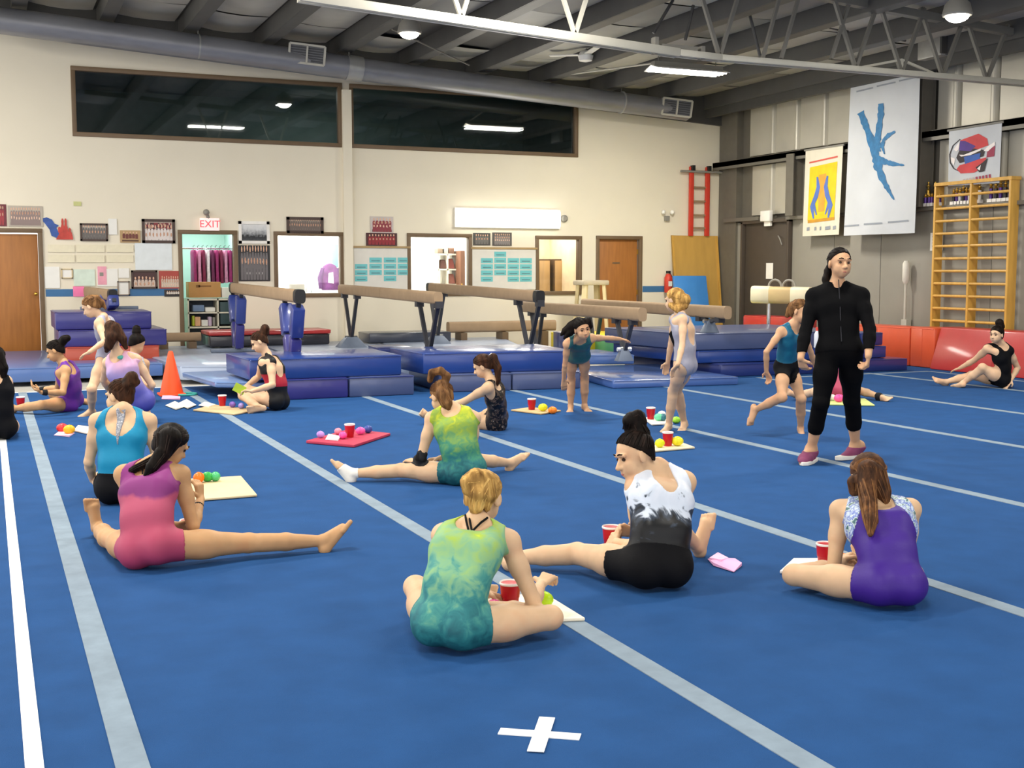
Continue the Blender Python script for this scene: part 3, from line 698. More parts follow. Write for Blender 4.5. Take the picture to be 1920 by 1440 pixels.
# plywood sheet and mats leaning
x0, x1 = BW(1256, 500).x, BW(1349, 500).x-.1; z1 = BW(1300, 442).z
pw = thing('plywood_sheet', 'tall yellow plywood sheet leaning on the back wall under the ladder', 'plywood sheet', ((x0+x1)/2, WY-.2, 0))
MB().hexa([(x0, WY-.34, 0), (x1, WY-.34, 0), (x1, WY-.31, 0), (x0, WY-.31, 0)], [(x0, WY-.05, z1), (x1, WY-.05, z1), (x1, WY-.02, z1), (x0, WY-.02, z1)]).build('sheet', mat('plywood', 'C79D50', .5, var=.1, scale=2, stretch=(3, 3, .6)), pw)
for x in (x0+.02, x1-.02): MB().hexa([(x-.02, WY-.36, 0), (x+.02, WY-.36, 0), (x+.02, WY-.33, 0), (x-.02, WY-.33, 0)], [(x-.02, WY-.07, z1), (x+.02, WY-.07, z1), (x+.02, WY-.04, z1), (x-.02, WY-.04, z1)]).build('edge_strip', M_pine, pw)
x0, x1 = BW(1262, 560, 20.5).x, BW(1323, 560, 20.5).x
sm = thing('leaning_mat', 'bright sky blue mat leaning on the plywood sheet', 'gym mat', ((x0+x1)/2, 20.4, 0))
zt = BW(1290, 517, 20.55).z
MB().hexa([(x0, 20.20, 0), (x1, 20.20, 0), (x1, 20.28, 0), (x0, 20.28, 0)], [(x0, 20.48, zt), (x1, 20.48, zt), (x1, 20.56, zt), (x0, 20.56, zt)]).build('mat_body', V_sky, sm, bevel=.02)
MB().bar((x0+.02, 20.33, zt*.55), (x1-.02, 20.33, zt*.55), .02, .012).build('seam', V_sky, sm)
# fire extinguisher
q = BW(1253, 530, WY-.12); fe = thing('fire_extinguisher', 'red fire extinguisher hung on the back wall beside the plywood sheet', 'fire extinguisher', (q.x, q.y, q.z-.2))
MB().lathe((q.x, q.y, q.z-.2), [(.07, 0), (.08, .02), (.08, .3), (.05, .36), (.03, .38)], 16).build('cylinder_body', M_redp, fe, smooth=True)
MB().box((q.x, q.y, q.z+.21), (.05, .1, .05)).build('valve', M_black, fe); MB().tube([(q.x+.03, q.y, q.z+.2), (q.x+.09, q.y, q.z+.1), (q.x+.09, q.y, q.z-.08)], .012, 6).build('hose', M_black, fe, smooth=True)
MB().box((q.x, q.y-.08, q.z-.02), (.08, .012, .1)).build('paper_label', M_white, fe)
# bar stool by the wood door
q = BW(1108, 530, 20.3); st = thing('vault_stool', 'pale wooden stool like spotting block with four legs before the locker window', 'stool', (q.x, q.y, 0))
MB().box((q.x, q.y, q.z), (.55, .45, .09)).build('seat', mat('stool_pad', 'B9AE98', .6), st, bevel=.02)
for sx in (-1, 1):
    for sy in (-1, 1): MB().bar((q.x+sx*.27, q.y+sy*.2, 0), (q.x+sx*.2, q.y+sy*.15, q.z-.04), .10, .06).build('leg', mat('stool_wood', 'DCCBA0', .5), st)
# pole in corner wall
q = RW(1699, 510, RX-.12); jr = thing('padded_pole', 'white padded pole standing against the grey wall', 'pole', (q.x, q.y, .6))
MB().tube([(q.x, q.y, .55), (q.x, q.y, RW(1699, 528, RX-.12).z)], .022, 8).build('pole', M_truss, jr, smooth=True)
MB().tube([(q.x, q.y, RW(1699, 532, RX-.12).z), (q.x, q.y, RW(1699, 526, RX-.12).z), (q.x, q.y, RW(1699, 495, RX-.12).z), (q.x, q.y, RW(1699, 489, RX-.12).z)], [.03, .06, .06, .035], 12).build('pad', mat('pad_offwhite', 'CFCBBF', .6), jr, smooth=True)
MB().box((q.x+.03, q.y, .62), (.1, .12, .12)).build('socket', M_truss, jr)
q = RW(1756, 453, RX-.05); nt_ = thing('wall_notice', 'white paper notice on the grey wall beside the climbing bars', 'notice', (q.x, q.y, q.z-.14))
MB().box(q, (.008, .27, .28)).build('sheet', M_white, nt_)
for k in range(4): MB().box((q.x-.006, q.y, q.z+.08-.05*k), (.002, .18, .012)).build('print_line', M_grey, nt_)
q = RW(1437, 405, RX-.15); ex = thing('exit_sign', 'white exit sign box above the dark side door', 'exit sign', (q.x, q.y, q.z-.12))
MB().box(q, (.08, .3, .2)).build('sign_box', M_white, ex, bevel=.01); MB().box(q+Vector((.04, 0, -.14)), (.04, .2, .1)).build('sign_mount', M_white, ex)
# orange cone and things round it
c = G(322, 741); cn = thing('traffic_cone', 'orange traffic cone standing on the carpet edge', 'cone', c)
M_cone = mat('cone_orange', 'F0501E', .45, var=.05)
MB().lathe(c+Vector((0, 0, .025)), [(.135, 0), (.132, .02), (.03, .48), (.02, .50)], 24).build('cone_body', M_cone, cn, smooth=True)
MB().box(c+Vector((0, 0, .014)), (.30, .30, .028)).build('base', M_cone, cn, bevel=.01)
# ================================================================== WALL DISPLAYS
ORD = 'first second third fourth fifth sixth seventh eighth ninth tenth'.split()
def wall_rect(x0, y0, x1, y1):
    a = BW(x0, (y0+y1)/2); b = BW(x1, (y0+y1)/2); return a.x, b.x, BW((x0+x1)/2, y1).z, BW((x0+x1)/2, y0).z
PK = [0]
def pic(name, label, cat, rc, print_m, frame_m=None, fw=.035, group=None, th=.02, extra=None):
    x0, x1, z0, z1 = wall_rect(*rc); c = ((x0+x1)/2, WY-.012, (z0+z1)/2); PK[0] += 1; yb = WY-.0075-.0011*(PK[0] % 7)
    t = thing(name, label, cat, (c[0], WY-.01, z0), group)
    if frame_m:
        for (px_, pz, sx, sz) in ((c[0], z1-fw/2, x1-x0, fw), (c[0], z0+fw/2, x1-x0, fw), (x0+fw/2, c[2], fw, z1-z0), (x1-fw/2, c[2], fw, z1-z0)):
            MB().box((px_, WY-.016, pz), (sx, .03, sz)).build('frame_bar', frame_m, t)
        MB().box((c[0], yb, c[2]), (x1-x0-fw, .012, z1-z0-fw)).build('print', print_m, t)
    else: MB().box((c[0], yb, c[2]), (x1-x0, .012, z1-z0)).build('print', print_m, t)
    if extra: rows_of_people(t, x0+.03, x1-.03, z0+.02, z1-.02, yb-.0075, *extra)
    return t, x0, x1, z0, z1
SKINP = [mat('print_skin_%d' % k, c, .5, var=.02) for k, c in enumerate(('D8AE92', 'C2957A', 'E2BFA6'))]
def rows_of_people(t, x0, x1, z0, z1, y, rows, n, jersey, dark, top=.9):
    """printed team photo: rows of little figures, back row highest"""
    H = z1-z0; jm = mat('print_jersey_'+jersey, jersey, .5, var=.05); dm = mat('print_floor_'+dark, dark, .5, var=.05); yy = y
    MB().hexa([(x0, y+.001, z0), (x1, y+.001, z0), (x1, y-.0002, z0), (x0, y-.0002, z0)], [(x0, y+.001, z0+H*.16), (x1, y+.001, z0+H*.16), (x1, y-.0002, z0+H*.16), (x0, y-.0002, z0+H*.16)]).build('printed_floor', dm, t)
    for r in range(rows):
        zt = z0+H*(top-(.62/rows)*r*1.2); hh = H*.085*(1.15 if rows < 3 else 1); yy -= .0006; mb, mh = MB(), MB(); k = n-(r % 2); w_ = (x1-x0)/(k+.2)
        for i in range(k):
            x = x0+w_*(i+.6); zz = zt+H*.05*(RNG.random()-.5)
            body = [(-.42, -6.2), (.42, -6.2), (.46, -2.6), (.3, -1.15), (-.3, -1.15), (-.46, -2.6)]
            mb.add([(x+a*w_, yy, max(z0, zz+b*hh)) for a, b in body], [list(range(6))])
            mh.add([(x+w_*.24*math.cos(q*math.pi/3), yy-.0003, zz+hh*math.sin(q*math.pi/3)) for q in range(6)], [list(range(6))])
        for nm, m_, mt in (('printed_bodies', mb, jm), ('printed_heads', mh, SKINP[r % 3])):
            o = m_.build(nm, mt, t); o['kind'] = 'stuff'
def team(name, stops, sc=26): return ramp_mat(name, stops, mode='cells', scale=sc*1.9, stretch=(1, 1, .6), rough=.45)
P_grey = team('photo_grey', [(0, '8E8A84'), (.25, 'B9B2A6'), (.45, '5E5A57'), (.6, '8B6E62'), (.75, 'D6CFC2'), (.9, '3D3A3A')])
P_red = team('photo_red', [(0, '7A3038'), (.22, '4E3034'), (.4, 'A98A78'), (.58, '87393F'), (.75, 'C4B2A6'), (.88, '3E2E30')])
P_crowd = team('photo_crowd', [(0, 'BDB3A4'), (.3, '9E938A'), (.5, 'A87E74'), (.65, '80766F'), (.8, 'CFC7BB')], 30)
P_dark = team('photo_dark', [(0, '3B3A3D'), (.3, '565457'), (.55, '333236'), (.75, '857E77'), (.9, '5F5A58')], 30)
P_wood = team('photo_plaque', [(0, 'A98C62'), (.4, '6B4433'), (.6, 'C6A778'), (.8, '4B3129')], 24)
P_bw = ramp_mat('photo_stadium', [(0, '55575A'), (.3, '2F3134'), (.42, '8E9194'), (.6, 'C9CCCE'), (1, 'E6E6E4')], scale=22, axis=2, amt=.35, lo=0, hi=.42, interp='LINEAR')
M_paper = mat('paper_white', 'E9E8E2', .7, var=.03); M_cpaper = mat('paper_cream', 'E3DBC0', .7, var=.05, scale=14); M_bpaper = mat('paper_bluish', 'DDE4E6', .7, var=.05, scale=8)
M_mint = mat('paper_mint', 'D3E2D4', .7); M_pinkp = mat('paper_pink', 'F07FB0', .6); M_wfr = mat('dark_frame', '4A3A34', .5); M_ltf = mat('frame_pale', 'E8E6E0', .5)
pic('team_photo', 'reddish photo cut off by the left picture edge, above the brown door', 'photo', (-12, 383, 12, 424), mat('print_bg_6E3038', '6E3038', .5, var=.08, scale=5), extra=(2, 4, '9C3A40', '3A2A2C'))
pic('team_photo', 'wide pale group photo above the brown door at the left', 'photo', (15, 386, 80, 425), mat('print_bg_B4AA9C', 'B4AA9C', .5, var=.08, scale=5), extra=(3, 12, '8E7C78', '8A8078'))
pic('team_photo', 'grey team photo with dark border right of the red cutout figures', 'photo', (150, 419, 202, 452), mat('print_bg_A39D94', 'A39D94', .5, var=.08, scale=5), M_wfr, .03, extra=(2, 9, '6A6562', '4A4644'))
pic('team_plaque', 'small wooden plaque with figures between the grey photo and the framed red one', 'plaque', (225, 432, 263, 455), mat('print_bg_B39468', 'B39468', .5, var=.08, scale=5), extra=(1, 5, '6E3B34', '5A4030'))
t, x0, x1, z0, z1 = pic('team_photo', 'dark framed team photo with red banner, left of the costume doorway', 'photo', (266, 411, 328, 456), mat('print_bg_B4A598', 'B4A598', .5, var=.08, scale=5), M_wfr, .045, extra=(2, 9, 'D9D0CC', '4E5560', .72))
MB().box(((x0+x1)/2, WY-.018, z1-.12), (x1-x0-.12, .006, .12)).build('red_banner_print', P_red, t)
pic('team_photo', 'dark photo with brown banner low on the wall beside the costume doorway', 'photo', (246, 507, 295, 541), mat('print_bg_4A3030', '4A3030', .5, var=.08, scale=5), M_wfr, .03, extra=(2, 6, 'C9B6A8', '6A4438', .6))
pic('team_photo', 'photo with red heading low on the wall at the frame of the costume doorway', 'photo', (298, 508, 339, 541), mat('print_bg_A9473E', 'A9473E', .5, var=.08, scale=5), extra=(3, 8, 'C9B9A8', '8C7A6C', .66))
pic('team_photo', 'small dark photo at the lower edge of the blue band beside the doorway', 'photo', (308, 543, 340, 556), mat('print_bg_34302F', '34302F', .5, var=.08, scale=5), extra=(1, 6, 'CFC6BC', '26211F'))
pic('stadium_poster', 'white framed poster with grey stadium photo right of the costume doorway', 'poster', (447, 415, 505, 457), P_bw, M_ltf, .05)
pic('dark_poster', 'tall dark poster with rows of figures under the stadium poster', 'poster', (447, 460, 506, 527), mat('print_bg_2C2B2E', '2C2B2E', .5, var=.08, scale=5), extra=(2, 10, '6A6668', '1E1D20', .93))
x0, x1, z0, z1 = wall_rect(447, 460, 506, 527); dp = [o for o in bpy.data.objects if o.get('label', '').startswith('tall dark poster')][0]
for (zz, ww) in ((.62, .7), (.54, .62), (.22, .55), (.14, .6)):
    m = MB(); n = 7
    for k in range(n): m.box((x0+(x1-x0)*(.5+(k-3)*ww/n), WY-.0155, z0+(z1-z0)*zz), ((x1-x0)*ww/n*.7, .003, .035))
    o = m.build('print_line', M_paper, dp); o['kind'] = 'stuff'
pic('team_photo', 'long dark framed team photo above the brightest window', 'photo', (537, 407, 606, 438), mat('print_bg_8F8478', '8F8478', .5, var=.08, scale=5), M_wfr, .05, extra=(2, 15, '6E625C', '4A423C'))
pic('team_photo', 'red and grey photo standing on the frame of the left notice board, upper one', 'photo', (694, 406, 737, 437), mat('print_bg_C2B8B4', 'C2B8B4', .5, var=.08, scale=5), extra=(3, 6, '8B3A44', '70605C'))
pic('team_photo', 'dark red photo directly above the left notice board', 'photo', (686, 437, 744, 461), mat('print_bg_4A2A2C', '4A2A2C', .5, var=.08, scale=5), extra=(2, 9, '8F2C34', '2E2022'))
pic('team_photo', 'dark grey photo above the right notice board, left of the pair', 'photo', (887, 437, 919, 460), mat('print_bg_4B4A48', '4B4A48', .5, var=.08, scale=5), extra=(2, 6, '6F6C68', '33312F'))
pic('team_photo', 'dark grey photo above the right notice board, right of the pair', 'photo', (923, 436, 959, 461), mat('print_bg_56524F', '56524F', .5, var=.08, scale=5), extra=(3, 8, '807A78', '3A3635'))
for (rc, lb, mt) in [((90, 459, 140, 473), 'cream paper strip under the red cutout figures', M_cpaper), ((143, 459, 196, 473), 'cream paper strip under the grey team photo', M_cpaper), ((199, 459, 250, 473), 'cream paper strip under the small wooden plaque', M_cpaper),
                     ((90, 478, 140, 492), 'lower cream paper strip nearest the brown door', M_cpaper), ((143, 478, 196, 492), 'lower cream paper strip in the middle of its row', M_cpaper), ((199, 478, 250, 492), 'lower cream paper strip beside the large white sheet', M_cpaper),
                     ((84, 500, 112, 540), 'white sheet close to the brown door, above the blue band', M_paper), ((138, 505, 178, 536), 'pale mint sheet above the blue band', M_mint),
                     ((222, 503, 242, 521), 'small white card with a dark dot above the clipboard', M_paper), ((203, 410, 219, 440), 'small blank white sheet right of the grey team photo', M_paper)]:
    pic('paper_sheet', lb, 'paper sheet', rc, mt)
t, x0, x1, z0, z1 = pic('paper_sheet', 'large white sheet under the framed red banner photo', 'paper sheet', (253, 456, 322, 506), M_bpaper)
for k in range(4): MB().box((x0+.2+.1*(k % 2), WY-.015, z0+.1+.09*k), (.3, .003, .008)).build('print_line', mat('pencil_grey', 'B4BCC0', .7), t)
t, x0, x1, z0, z1 = pic('paper_sheet', 'square certificate with a thin brown border above the blue band', 'paper sheet', (115, 504, 136, 522), M_paper, mat('thin_gold', 'C9B58A', .5), .015)
t, x0, x1, z0, z1 = pic('paper_sheet', 'white page with pink printed column above the blue band', 'paper sheet', (182, 504, 221, 537), M_paper)
MB().box((x0+.08, WY-.015, z0+.18), (.14, .003, .3)).build('pink_print', mat('print_pink', 'E8A3B4', .6), t); MB().box((x0+.07, WY-.017, z0+.2), (.06, .003, .06)).build('dark_print', M_grey, t)
t, x0, x1, z0, z1 = pic('clipboard', 'clipboard with white page hanging over the blue band', 'clipboard', (220, 527, 243, 554), M_paper, mat('clipboard_frame', '8D7F72', .5), .02)
t, x0, x1, z0, z1 = pic('pink_note', 'bright pink paper note stuck on the blue band', 'paper note', (137, 537, 158, 556), M_pinkp)
q = BW(145, 382); bx('sticker', (q.x, WY-.008, q.z), (.12, .01, .07), mat('sticker_green', 'C6C888', .6)); tag(bpy.data.objects['sticker'], 'small pale green sticker alone high on the left wall', 'sticker')
# cutout figures
t = thing('cutout_figures', 'red cutout of four gymnasts on the wall right of the brown door', 'wall cutout', BW(121, 450))
M_cutr = mat('cutout_red', 'C0483F', .6, var=.25, scale=10)
for k, (x, y0, y1, wd) in enumerate([(112, 425, 449, 13), (118, 409, 449, 11), (124, 409, 449, 11), (131, 427, 449, 12)]):
    a = BW(x-wd/2, y1); b = BW(x+wd/2, y1); c = BW(x, y0); zs = a.z
    w_ = b.x-a.x; h_ = c.z-zs; cx = (a.x+b.x)/2
    poly = [(-.5, 0), (.5, 0), (.42, .35), (.28, .6), (.16, .72), (.2, .85), (.1, .98), (-.1, .98), (-.2, .85), (-.16, .72), (-.28, .6), (-.42, .35)]
    MB().hexa([(cx+p[0]*w_, WY-.004-.006*k, zs+p[1]*h_) for p in poly], [(cx+p[0]*w_, WY-.012-.006*k, zs+p[1]*h_) for p in poly]).build('figure', M_cutr, t)
t = thing('cutout_figures', 'blue and white cutout of a leaping gymnast beside the brown door corner', 'wall cutout', BW(95, 447))
poly = [(-.2, 1), (.1, .9), (.25, .7), (.5, .62), (.35, .5), (.5, .2), (.35, 0), (.05, .1), (-.05, .4), (-.35, .75), (-.6, .9)]
a = BW(95, 446); MB().hexa([(a.x+p[0]*.26, WY-.004, a.z+p[1]*.33) for p in poly], [(a.x+p[0]*.26, WY-.014, a.z+p[1]*.33) for p in poly]).build('figure', mat('cutout_blue', '3C5AA0', .6, var=.3, scale=9), t)
# notice boards with teal cards
M_board = mat('board_grey', 'D9D6CE', .7, var=.04); M_card = mat('card_teal', '6FBFC4', .6, var=.05)
def board(label, rc, cards):
    x0, x1, z0, z1 = wall_rect(*rc); t = thing('notice_board', label, 'notice board', ((x0+x1)/2, WY-.01, z0))
    MB().box(((x0+x1)/2, WY-.012, (z0+z1)/2), (x1-x0, .02, z1-z0)).build('board_panel', M_board, t)
    MB().box(((x0+x1)/2, WY-.02, z1+.015), (x1-x0+.03, .04, .035)).build('top_rail', mat('board_rail', 'A88E62', .5), t)
    for (cx0, cx1, ys_) in cards:
        for (y0, y1) in ys_:
            a0, a1, b0, b1 = wall_rect(cx0, y0, cx1, y1); c = MB().box(((a0+a1)/2, WY-.025, (b0+b1)/2), (a1-a0, .006, b1-b0)).build('card', M_card, t)
            MB().box(((a0+a1)/2, WY-.0285, (b0+b1)/2-.012), ((a1-a0)*.7, .002, .02)).build('print_line', mat('print_slate', '5E8C93', .6), c)
R_ = lambda y, n, h=9.5, g=2: [(y+k*(h+g), y+k*(h+g)+h) for k in range(n)]
board('grey notice board with teal cards between the two bright windows', (663, 465, 768, 543), [(665, 688, R_(495, 3)), (692, 715, R_(483, 3)), (719, 742, R_(483, 4)), (745, 765, R_(483, 3))])
board('grey notice board with teal cards below the glowing wall light', (884, 467, 1005, 543), [(901, 923, R_(484, 4)), (926, 948, R_(472, 4)), (951, 972, R_(484, 4)), (974, 996, R_(484, 4))])
# exit sign, small fixtures
q = BW(392, 421); es = thing('exit_sign', 'red lettered exit sign with lamp head over the costume doorway', 'exit sign', (q.x, WY-.05, q.z-.1))
MB().box((q.x, WY-.05, q.z), (.32, .08, .21)).build('sign_box', mat('exit_face', 'F3D9D6', .5, emit=.35), es, bevel=.008)
def lettering(s, size, loc, material, parent, name='lettering', ext=.002, rot=(math.pi/2, 0, 0), sx=1.0):
    cu = bpy.data.curves.new('tmp', 'FONT'); cu.body = s; cu.size = size; cu.extrude = ext; cu.align_x = 'CENTER'; cu.align_y = 'CENTER'; cu.resolution_u = 2
    ob = bpy.data.objects.new('tmp', cu); COL.objects.link(ob); ob.rotation_euler = rot; ob.location = loc; ob.scale = (sx, 1, 1)
    bpy.context.view_layer.update(); me = bpy.data.meshes.new_from_object(ob.evaluated_get(bpy.context.evaluated_depsgraph_get())); me.transform(ob.matrix_world); me.transform(Matrix.Translation(-WL[parent]))
    bpy.data.objects.remove(ob); bpy.data.curves.remove(cu); me.materials.clear()
    return link_mesh(name, me, material, parent)
lettering('EXIT', .17, (q.x, WY-.093, q.z), emit_mat('exit_red', 'E8303C', 1.2), es)
MB().tube([(q.x-.02, WY-.06, q.z+.1), (q.x-.05, WY-.09, q.z+.19)], .03, 10).ball((q.x-.06, WY-.11, q.z+.2), .055, 12).build('lamp_head', M_grey, es, smooth=True)
q = BW(1057, 410); al = thing('alarm_bell', 'small round grey alarm beside the glowing wall light', 'alarm', (q.x, WY-.05, q.z-.06))
MB().lathe((q.x, WY-.01, q.z), [(.07, 0), (.07, .03), (.04, .06)], 16, axis=Matrix.Rotation(math.pi/2, 3, 'X')).build('alarm_body', M_grey, al, smooth=True)
q = BW(1249, 406); el = thing('emergency_light', 'small twin headed emergency light on the wall left of the red ladder', 'emergency light', (q.x, WY-.06, q.z-.1))
MB().box((q.x, WY-.03, q.z-.04), (.1, .06, .1)).build('battery_box', M_grey, el); 
for s_ in (-1, 1): MB().ball((q.x+s_*.1, WY-.07, q.z+.08), .045, 10).build('lamp_head', M_white, el, smooth=True)
# ================================================================== BANNERS ON THE RIGHT WALL
def prism_yz(poly, x, th=.004): return MB().hexa([(x, p[0], p[1]) for p in poly], [(x-th, p[0], p[1]) for p in poly])
def banner(name, label, X, c, mtl, wav=.02):
    """c: pixel corners TL, TR, BR, BL on the plane x=X; gently waving cloth"""
    P = [RW(a, b, X) for a, b in c]; t = thing(name, label, 'banner', sum(P, Vector())/4)
    nx, ny = 10, 16; vs = []; fs = []
    for sgn in (0, 1):
        for j in range(ny+1):
            for i in range(nx+1):
                u, v = i/nx, j/ny; q = P[0].lerp(P[1], u).lerp(P[3].lerp(P[2], u), v)
                vs.append(q+Vector((wav*math.sin(u*7+v*2)*(.3+v)-wav-.003*sgn+.006*0, 0, 0)))
    n1 = (nx+1)*(ny+1)
    for j in range(ny):
        for i in range(nx):
            a = j*(nx+1)+i; fs.append([a, a+1, a+nx+2, a+nx+1]); fs.append([n1+a, n1+a+nx+1, n1+a+nx+2, n1+a+1])
    MB().add(vs, fs).build('cloth', mtl, t, smooth=True)
    MB().tube([P[0]+Vector((-wav, .03, .01)), P[1]+Vector((-wav, -.03, .01))], .018, 8).build('hanging_rod', M_grey, t)
    def at(u, v, lift=.006): q = P[0].lerp(P[1], u).lerp(P[3].lerp(P[2], u), v); return q+Vector((wav*math.sin(u*7+v*2)*(.3+v)-wav-.003-lift, 0, 0))
    return t, at
def brush(t, at, pts, ws, mtl, name='printed_stroke', lift=.006, jag=.0):
    L, R = [], []
    n = len(pts); M_ = 14; sm = []
    for k in range((n-1)*5+1):
        f = k/5; i = min(int(f), n-2); a = f-i
        sm.append((pts[i][0]+(pts[i+1][0]-pts[i][0])*a, pts[i][1]+(pts[i+1][1]-pts[i][1])*a, ws[i]+(ws[i+1]-ws[i])*a))
    for k, (u, v, w_) in enumerate(sm):
        u0, v0, _ = sm[max(0, k-1)]; u1, v1, _ = sm[min(len(sm)-1, k+1)]; dx, dy = (u1-u0), (v1-v0)*2.2; l = math.hypot(dx, dy)+1e-9
        nx_, ny_ = -dy/l, dx/l/2.2; jj = 1+jag*(RNG.random()-.5)
        L.append((u+nx_*w_*jj, v+ny_*w_*jj)); R.append((u-nx_*w_*jj, v-ny_*w_*jj))
    m = MB(); vs = [at(*p, lift) for p in L]+[at(*p, lift) for p in R]; k = len(L)
    m.add(vs, [[i, i+1, k+i+1, k+i] for i in range(k-1)]); return m.build(name, mtl, t)
def fill(t, at, poly, mtl, name='printed_shape', lift=.006):
    return MB().add([at(u, v, lift) for u, v in poly], [list(range(len(poly)))]).build(name, mtl, t)
M_ban = mat('banner_cloth', 'BFC2C6', .65, var=.06, scale=2, bump=.15, bscale=3); M_bnb = mat('ink_blue', '2F6F9E', .6, var=.25, scale=14)
bt, bat = banner('wall_banner', 'tall white banner with blue brush stroke gymnast emblem', 13.45, [(1598, 146), (1727, 140), (1716, 437), (1582, 442)], M_ban)
q0 = lambda x, y: ((x-1590)/130, (y-146)/294)     # pixel -> (u, v) of the cloth
def S_(pts): return [q0(*p) for p in pts]
brush(bt, bat, S_([(1612, 210), (1622, 232), (1634, 258), (1645, 285), (1652, 310), (1662, 335), (1672, 355), (1683, 376)]), [.055, .05, .055, .06, .055, .04, .028, .008], M_bnb, jag=.5)
brush(bt, bat, S_([(1652, 196), (1653, 215), (1651, 240), (1649, 262), (1650, 285)]), [.035, .045, .05, .05, .05], M_bnb, jag=.5, lift=.007)
brush(bt, bat, S_([(1681, 249), (1670, 255), (1661, 264), (1659, 276), (1664, 290)]), [.014, .028, .028, .024, .008], M_bnb, jag=.5)
brush(bt, bat, S_([(1652, 300), (1664, 304), (1680, 309), (1698, 312)]), [.05, .04, .03, .01], M_bnb, jag=.5, lift=.008)
M_inkg = mat('ink_grey', '8A9099', .6, var=.1)
for (xa, xb, ya, yb) in [(1602, 1635, 172, 166), (1642, 1678, 164, 158), (1684, 1718, 156, 150)]: brush(bt, bat, S_([(xa, ya), (xb, yb)]), [.011, .011], M_inkg)
for (xa, xb, ya, yb) in [(1590, 1622, 422, 421), (1632, 1665, 420, 419), (1674, 1708, 418, 416)]: brush(bt, bat, S_([(xa, ya), (xb, yb)]), [.012, .012], M_inkg)
yt, yat = banner('wall_banner', 'cream banner with yellow panel and two blue arching gymnasts', 13.55, [(1511, 283), (1581, 273), (1573, 440), (1505, 443)], mat('banner_cream', 'D3CCBA', .65, var=.05), .0005)
M_yel = mat('ink_yellow', 'D9BE1C', .6); M_or = mat('ink_orange', 'E79A3C', .6); M_bl2 = mat('ink_blue_soft', '5470B8', .6)
fill(yt, yat, [(.14, .20), (.88, .17), (.86, .80), (.13, .82)], M_yel, lift=.004)
fill(yt, yat, [(.40, .30), (.60, .29), (.58, .72), (.42, .73)], M_or, lift=.006)
for s_, u0 in ((1, .30), (-1, .70)):
    brush(yt, yat, [(u0, .80), (u0-.06*s_, .66), (u0+.05*s_, .54), (u0+.10*s_, .44), (u0+.06*s_, .32)], [.02, .05, .06, .05, .02], M_bl2, lift=.008)
    brush(yt, yat, [(u0+.04*s_, .54), (u0-.02*s_, .62), (u0+.08*s_, .76)], [.03, .04, .015], M_bl2, lift=.009)
brush(yt, yat, [(.12, .145), (.88, .115)], [.02, .02], mat('ink_red', 'C8574A', .6))
fill(yt, yat, [(.14, .815), (.87, .795), (.87, .83), (.14, .85)], mat('ink_gold', 'C08C2C', .6))
for (u, w_) in ((.16, .04), (.36, .025), (.5, .02), (.7, .07), (.88, .04)): fill(yt, yat, [(u-w_, .90), (u+w_, .895), (u+w_, .935), (u-w_, .94)], M_inkg)
gt, gat = banner('wall_banner', 'small white banner with round red and blue emblem above the climbing bars', 13.6, [(1780, 246), (1879, 230), (1874, 343), (1778, 349)], M_ban, .0005)
def qg(x, y): return ((x-1780)/97, (y-240)/106)
def Gp(z): return [qg(1660+a*260/1920, 220+b*195/1440) for a, b in z]
K_red = mat('emblem_red', 'C83A3E', .6); K_pur = mat('emblem_purple', '4A2A80', .6); K_blu = mat('emblem_blue', '2E58A8', .6); K_drk = mat('emblem_black', '2A2024', .6); K_wht = mat('emblem_white', 'EFE6E2', .6); K_mar = mat('emblem_maroon', '96304A', .6)
brush(gt, gat, Gp([(1050, 285), (950, 360), (905, 480), (915, 600), (970, 690), (1060, 740)]), [.012]*6, K_drk)
fill(gt, gat, Gp([(1050, 300), (1300, 245), (1420, 330), (1440, 420), (1250, 470), (1040, 440)]), K_red, lift=.005)
fill(gt, gat, Gp([(1050, 310), (1120, 320), (1270, 410), (1200, 470), (1040, 440)]), K_pur, lift=.007)
fill(gt, gat, Gp([(1040, 440), (1250, 440), (1400, 480), (1380, 560), (1050, 620), (1000, 540)]), K_drk, lift=.006)
fill(gt, gat, Gp([(1110, 540), (1340, 510), (1330, 590), (1130, 640)]), K_blu, lift=.009)
fill(gt, gat, Gp([(1050, 650), (1330, 590), (1420, 580), (1400, 700), (1260, 770), (1070, 765), (1010, 700)]), K_red, lift=.008)
fill(gt, gat, Gp([(1430, 480), (1530, 440), (1525, 575), (1420, 580)]), K_mar, lift=.007)
fill(gt, gat, Gp([(960, 420), (1045, 310), (1030, 430), (1000, 450)]), K_wht, lift=.007); fill(gt, gat, Gp([(920, 520), (985, 550), (970, 640), (930, 590)]), K_wht, lift=.007)
fill(gt, gat, Gp([(1040, 500), (1110, 510), (1340, 450), (1345, 475), (1200, 525), (1070, 530)]), K_wht, lift=.010); fill(gt, gat, Gp([(1380, 490), (1440, 430), (1525, 385), (1530, 430), (1440, 500)]), K_wht, lift=.010)
fill(gt, gat, Gp([(1280, 700), (1360, 650), (1440, 590), (1400, 760), (1330, 770)]), K_drk, lift=.009); fill(gt, gat, Gp([(1300, 720), (1350, 675), (1340, 745)]), K_wht, lift=.011)
for k in range(9): 
    u = .30+.062*k; fill(gt, gat, [(u, .895-.006*k), (u+.04, .89-.006*k), (u+.05, .985-.006*k), (u+.012, .99-.006*k)], K_mar if k > 3 else mat('emblem_grey', 'B9A9A6', .6))
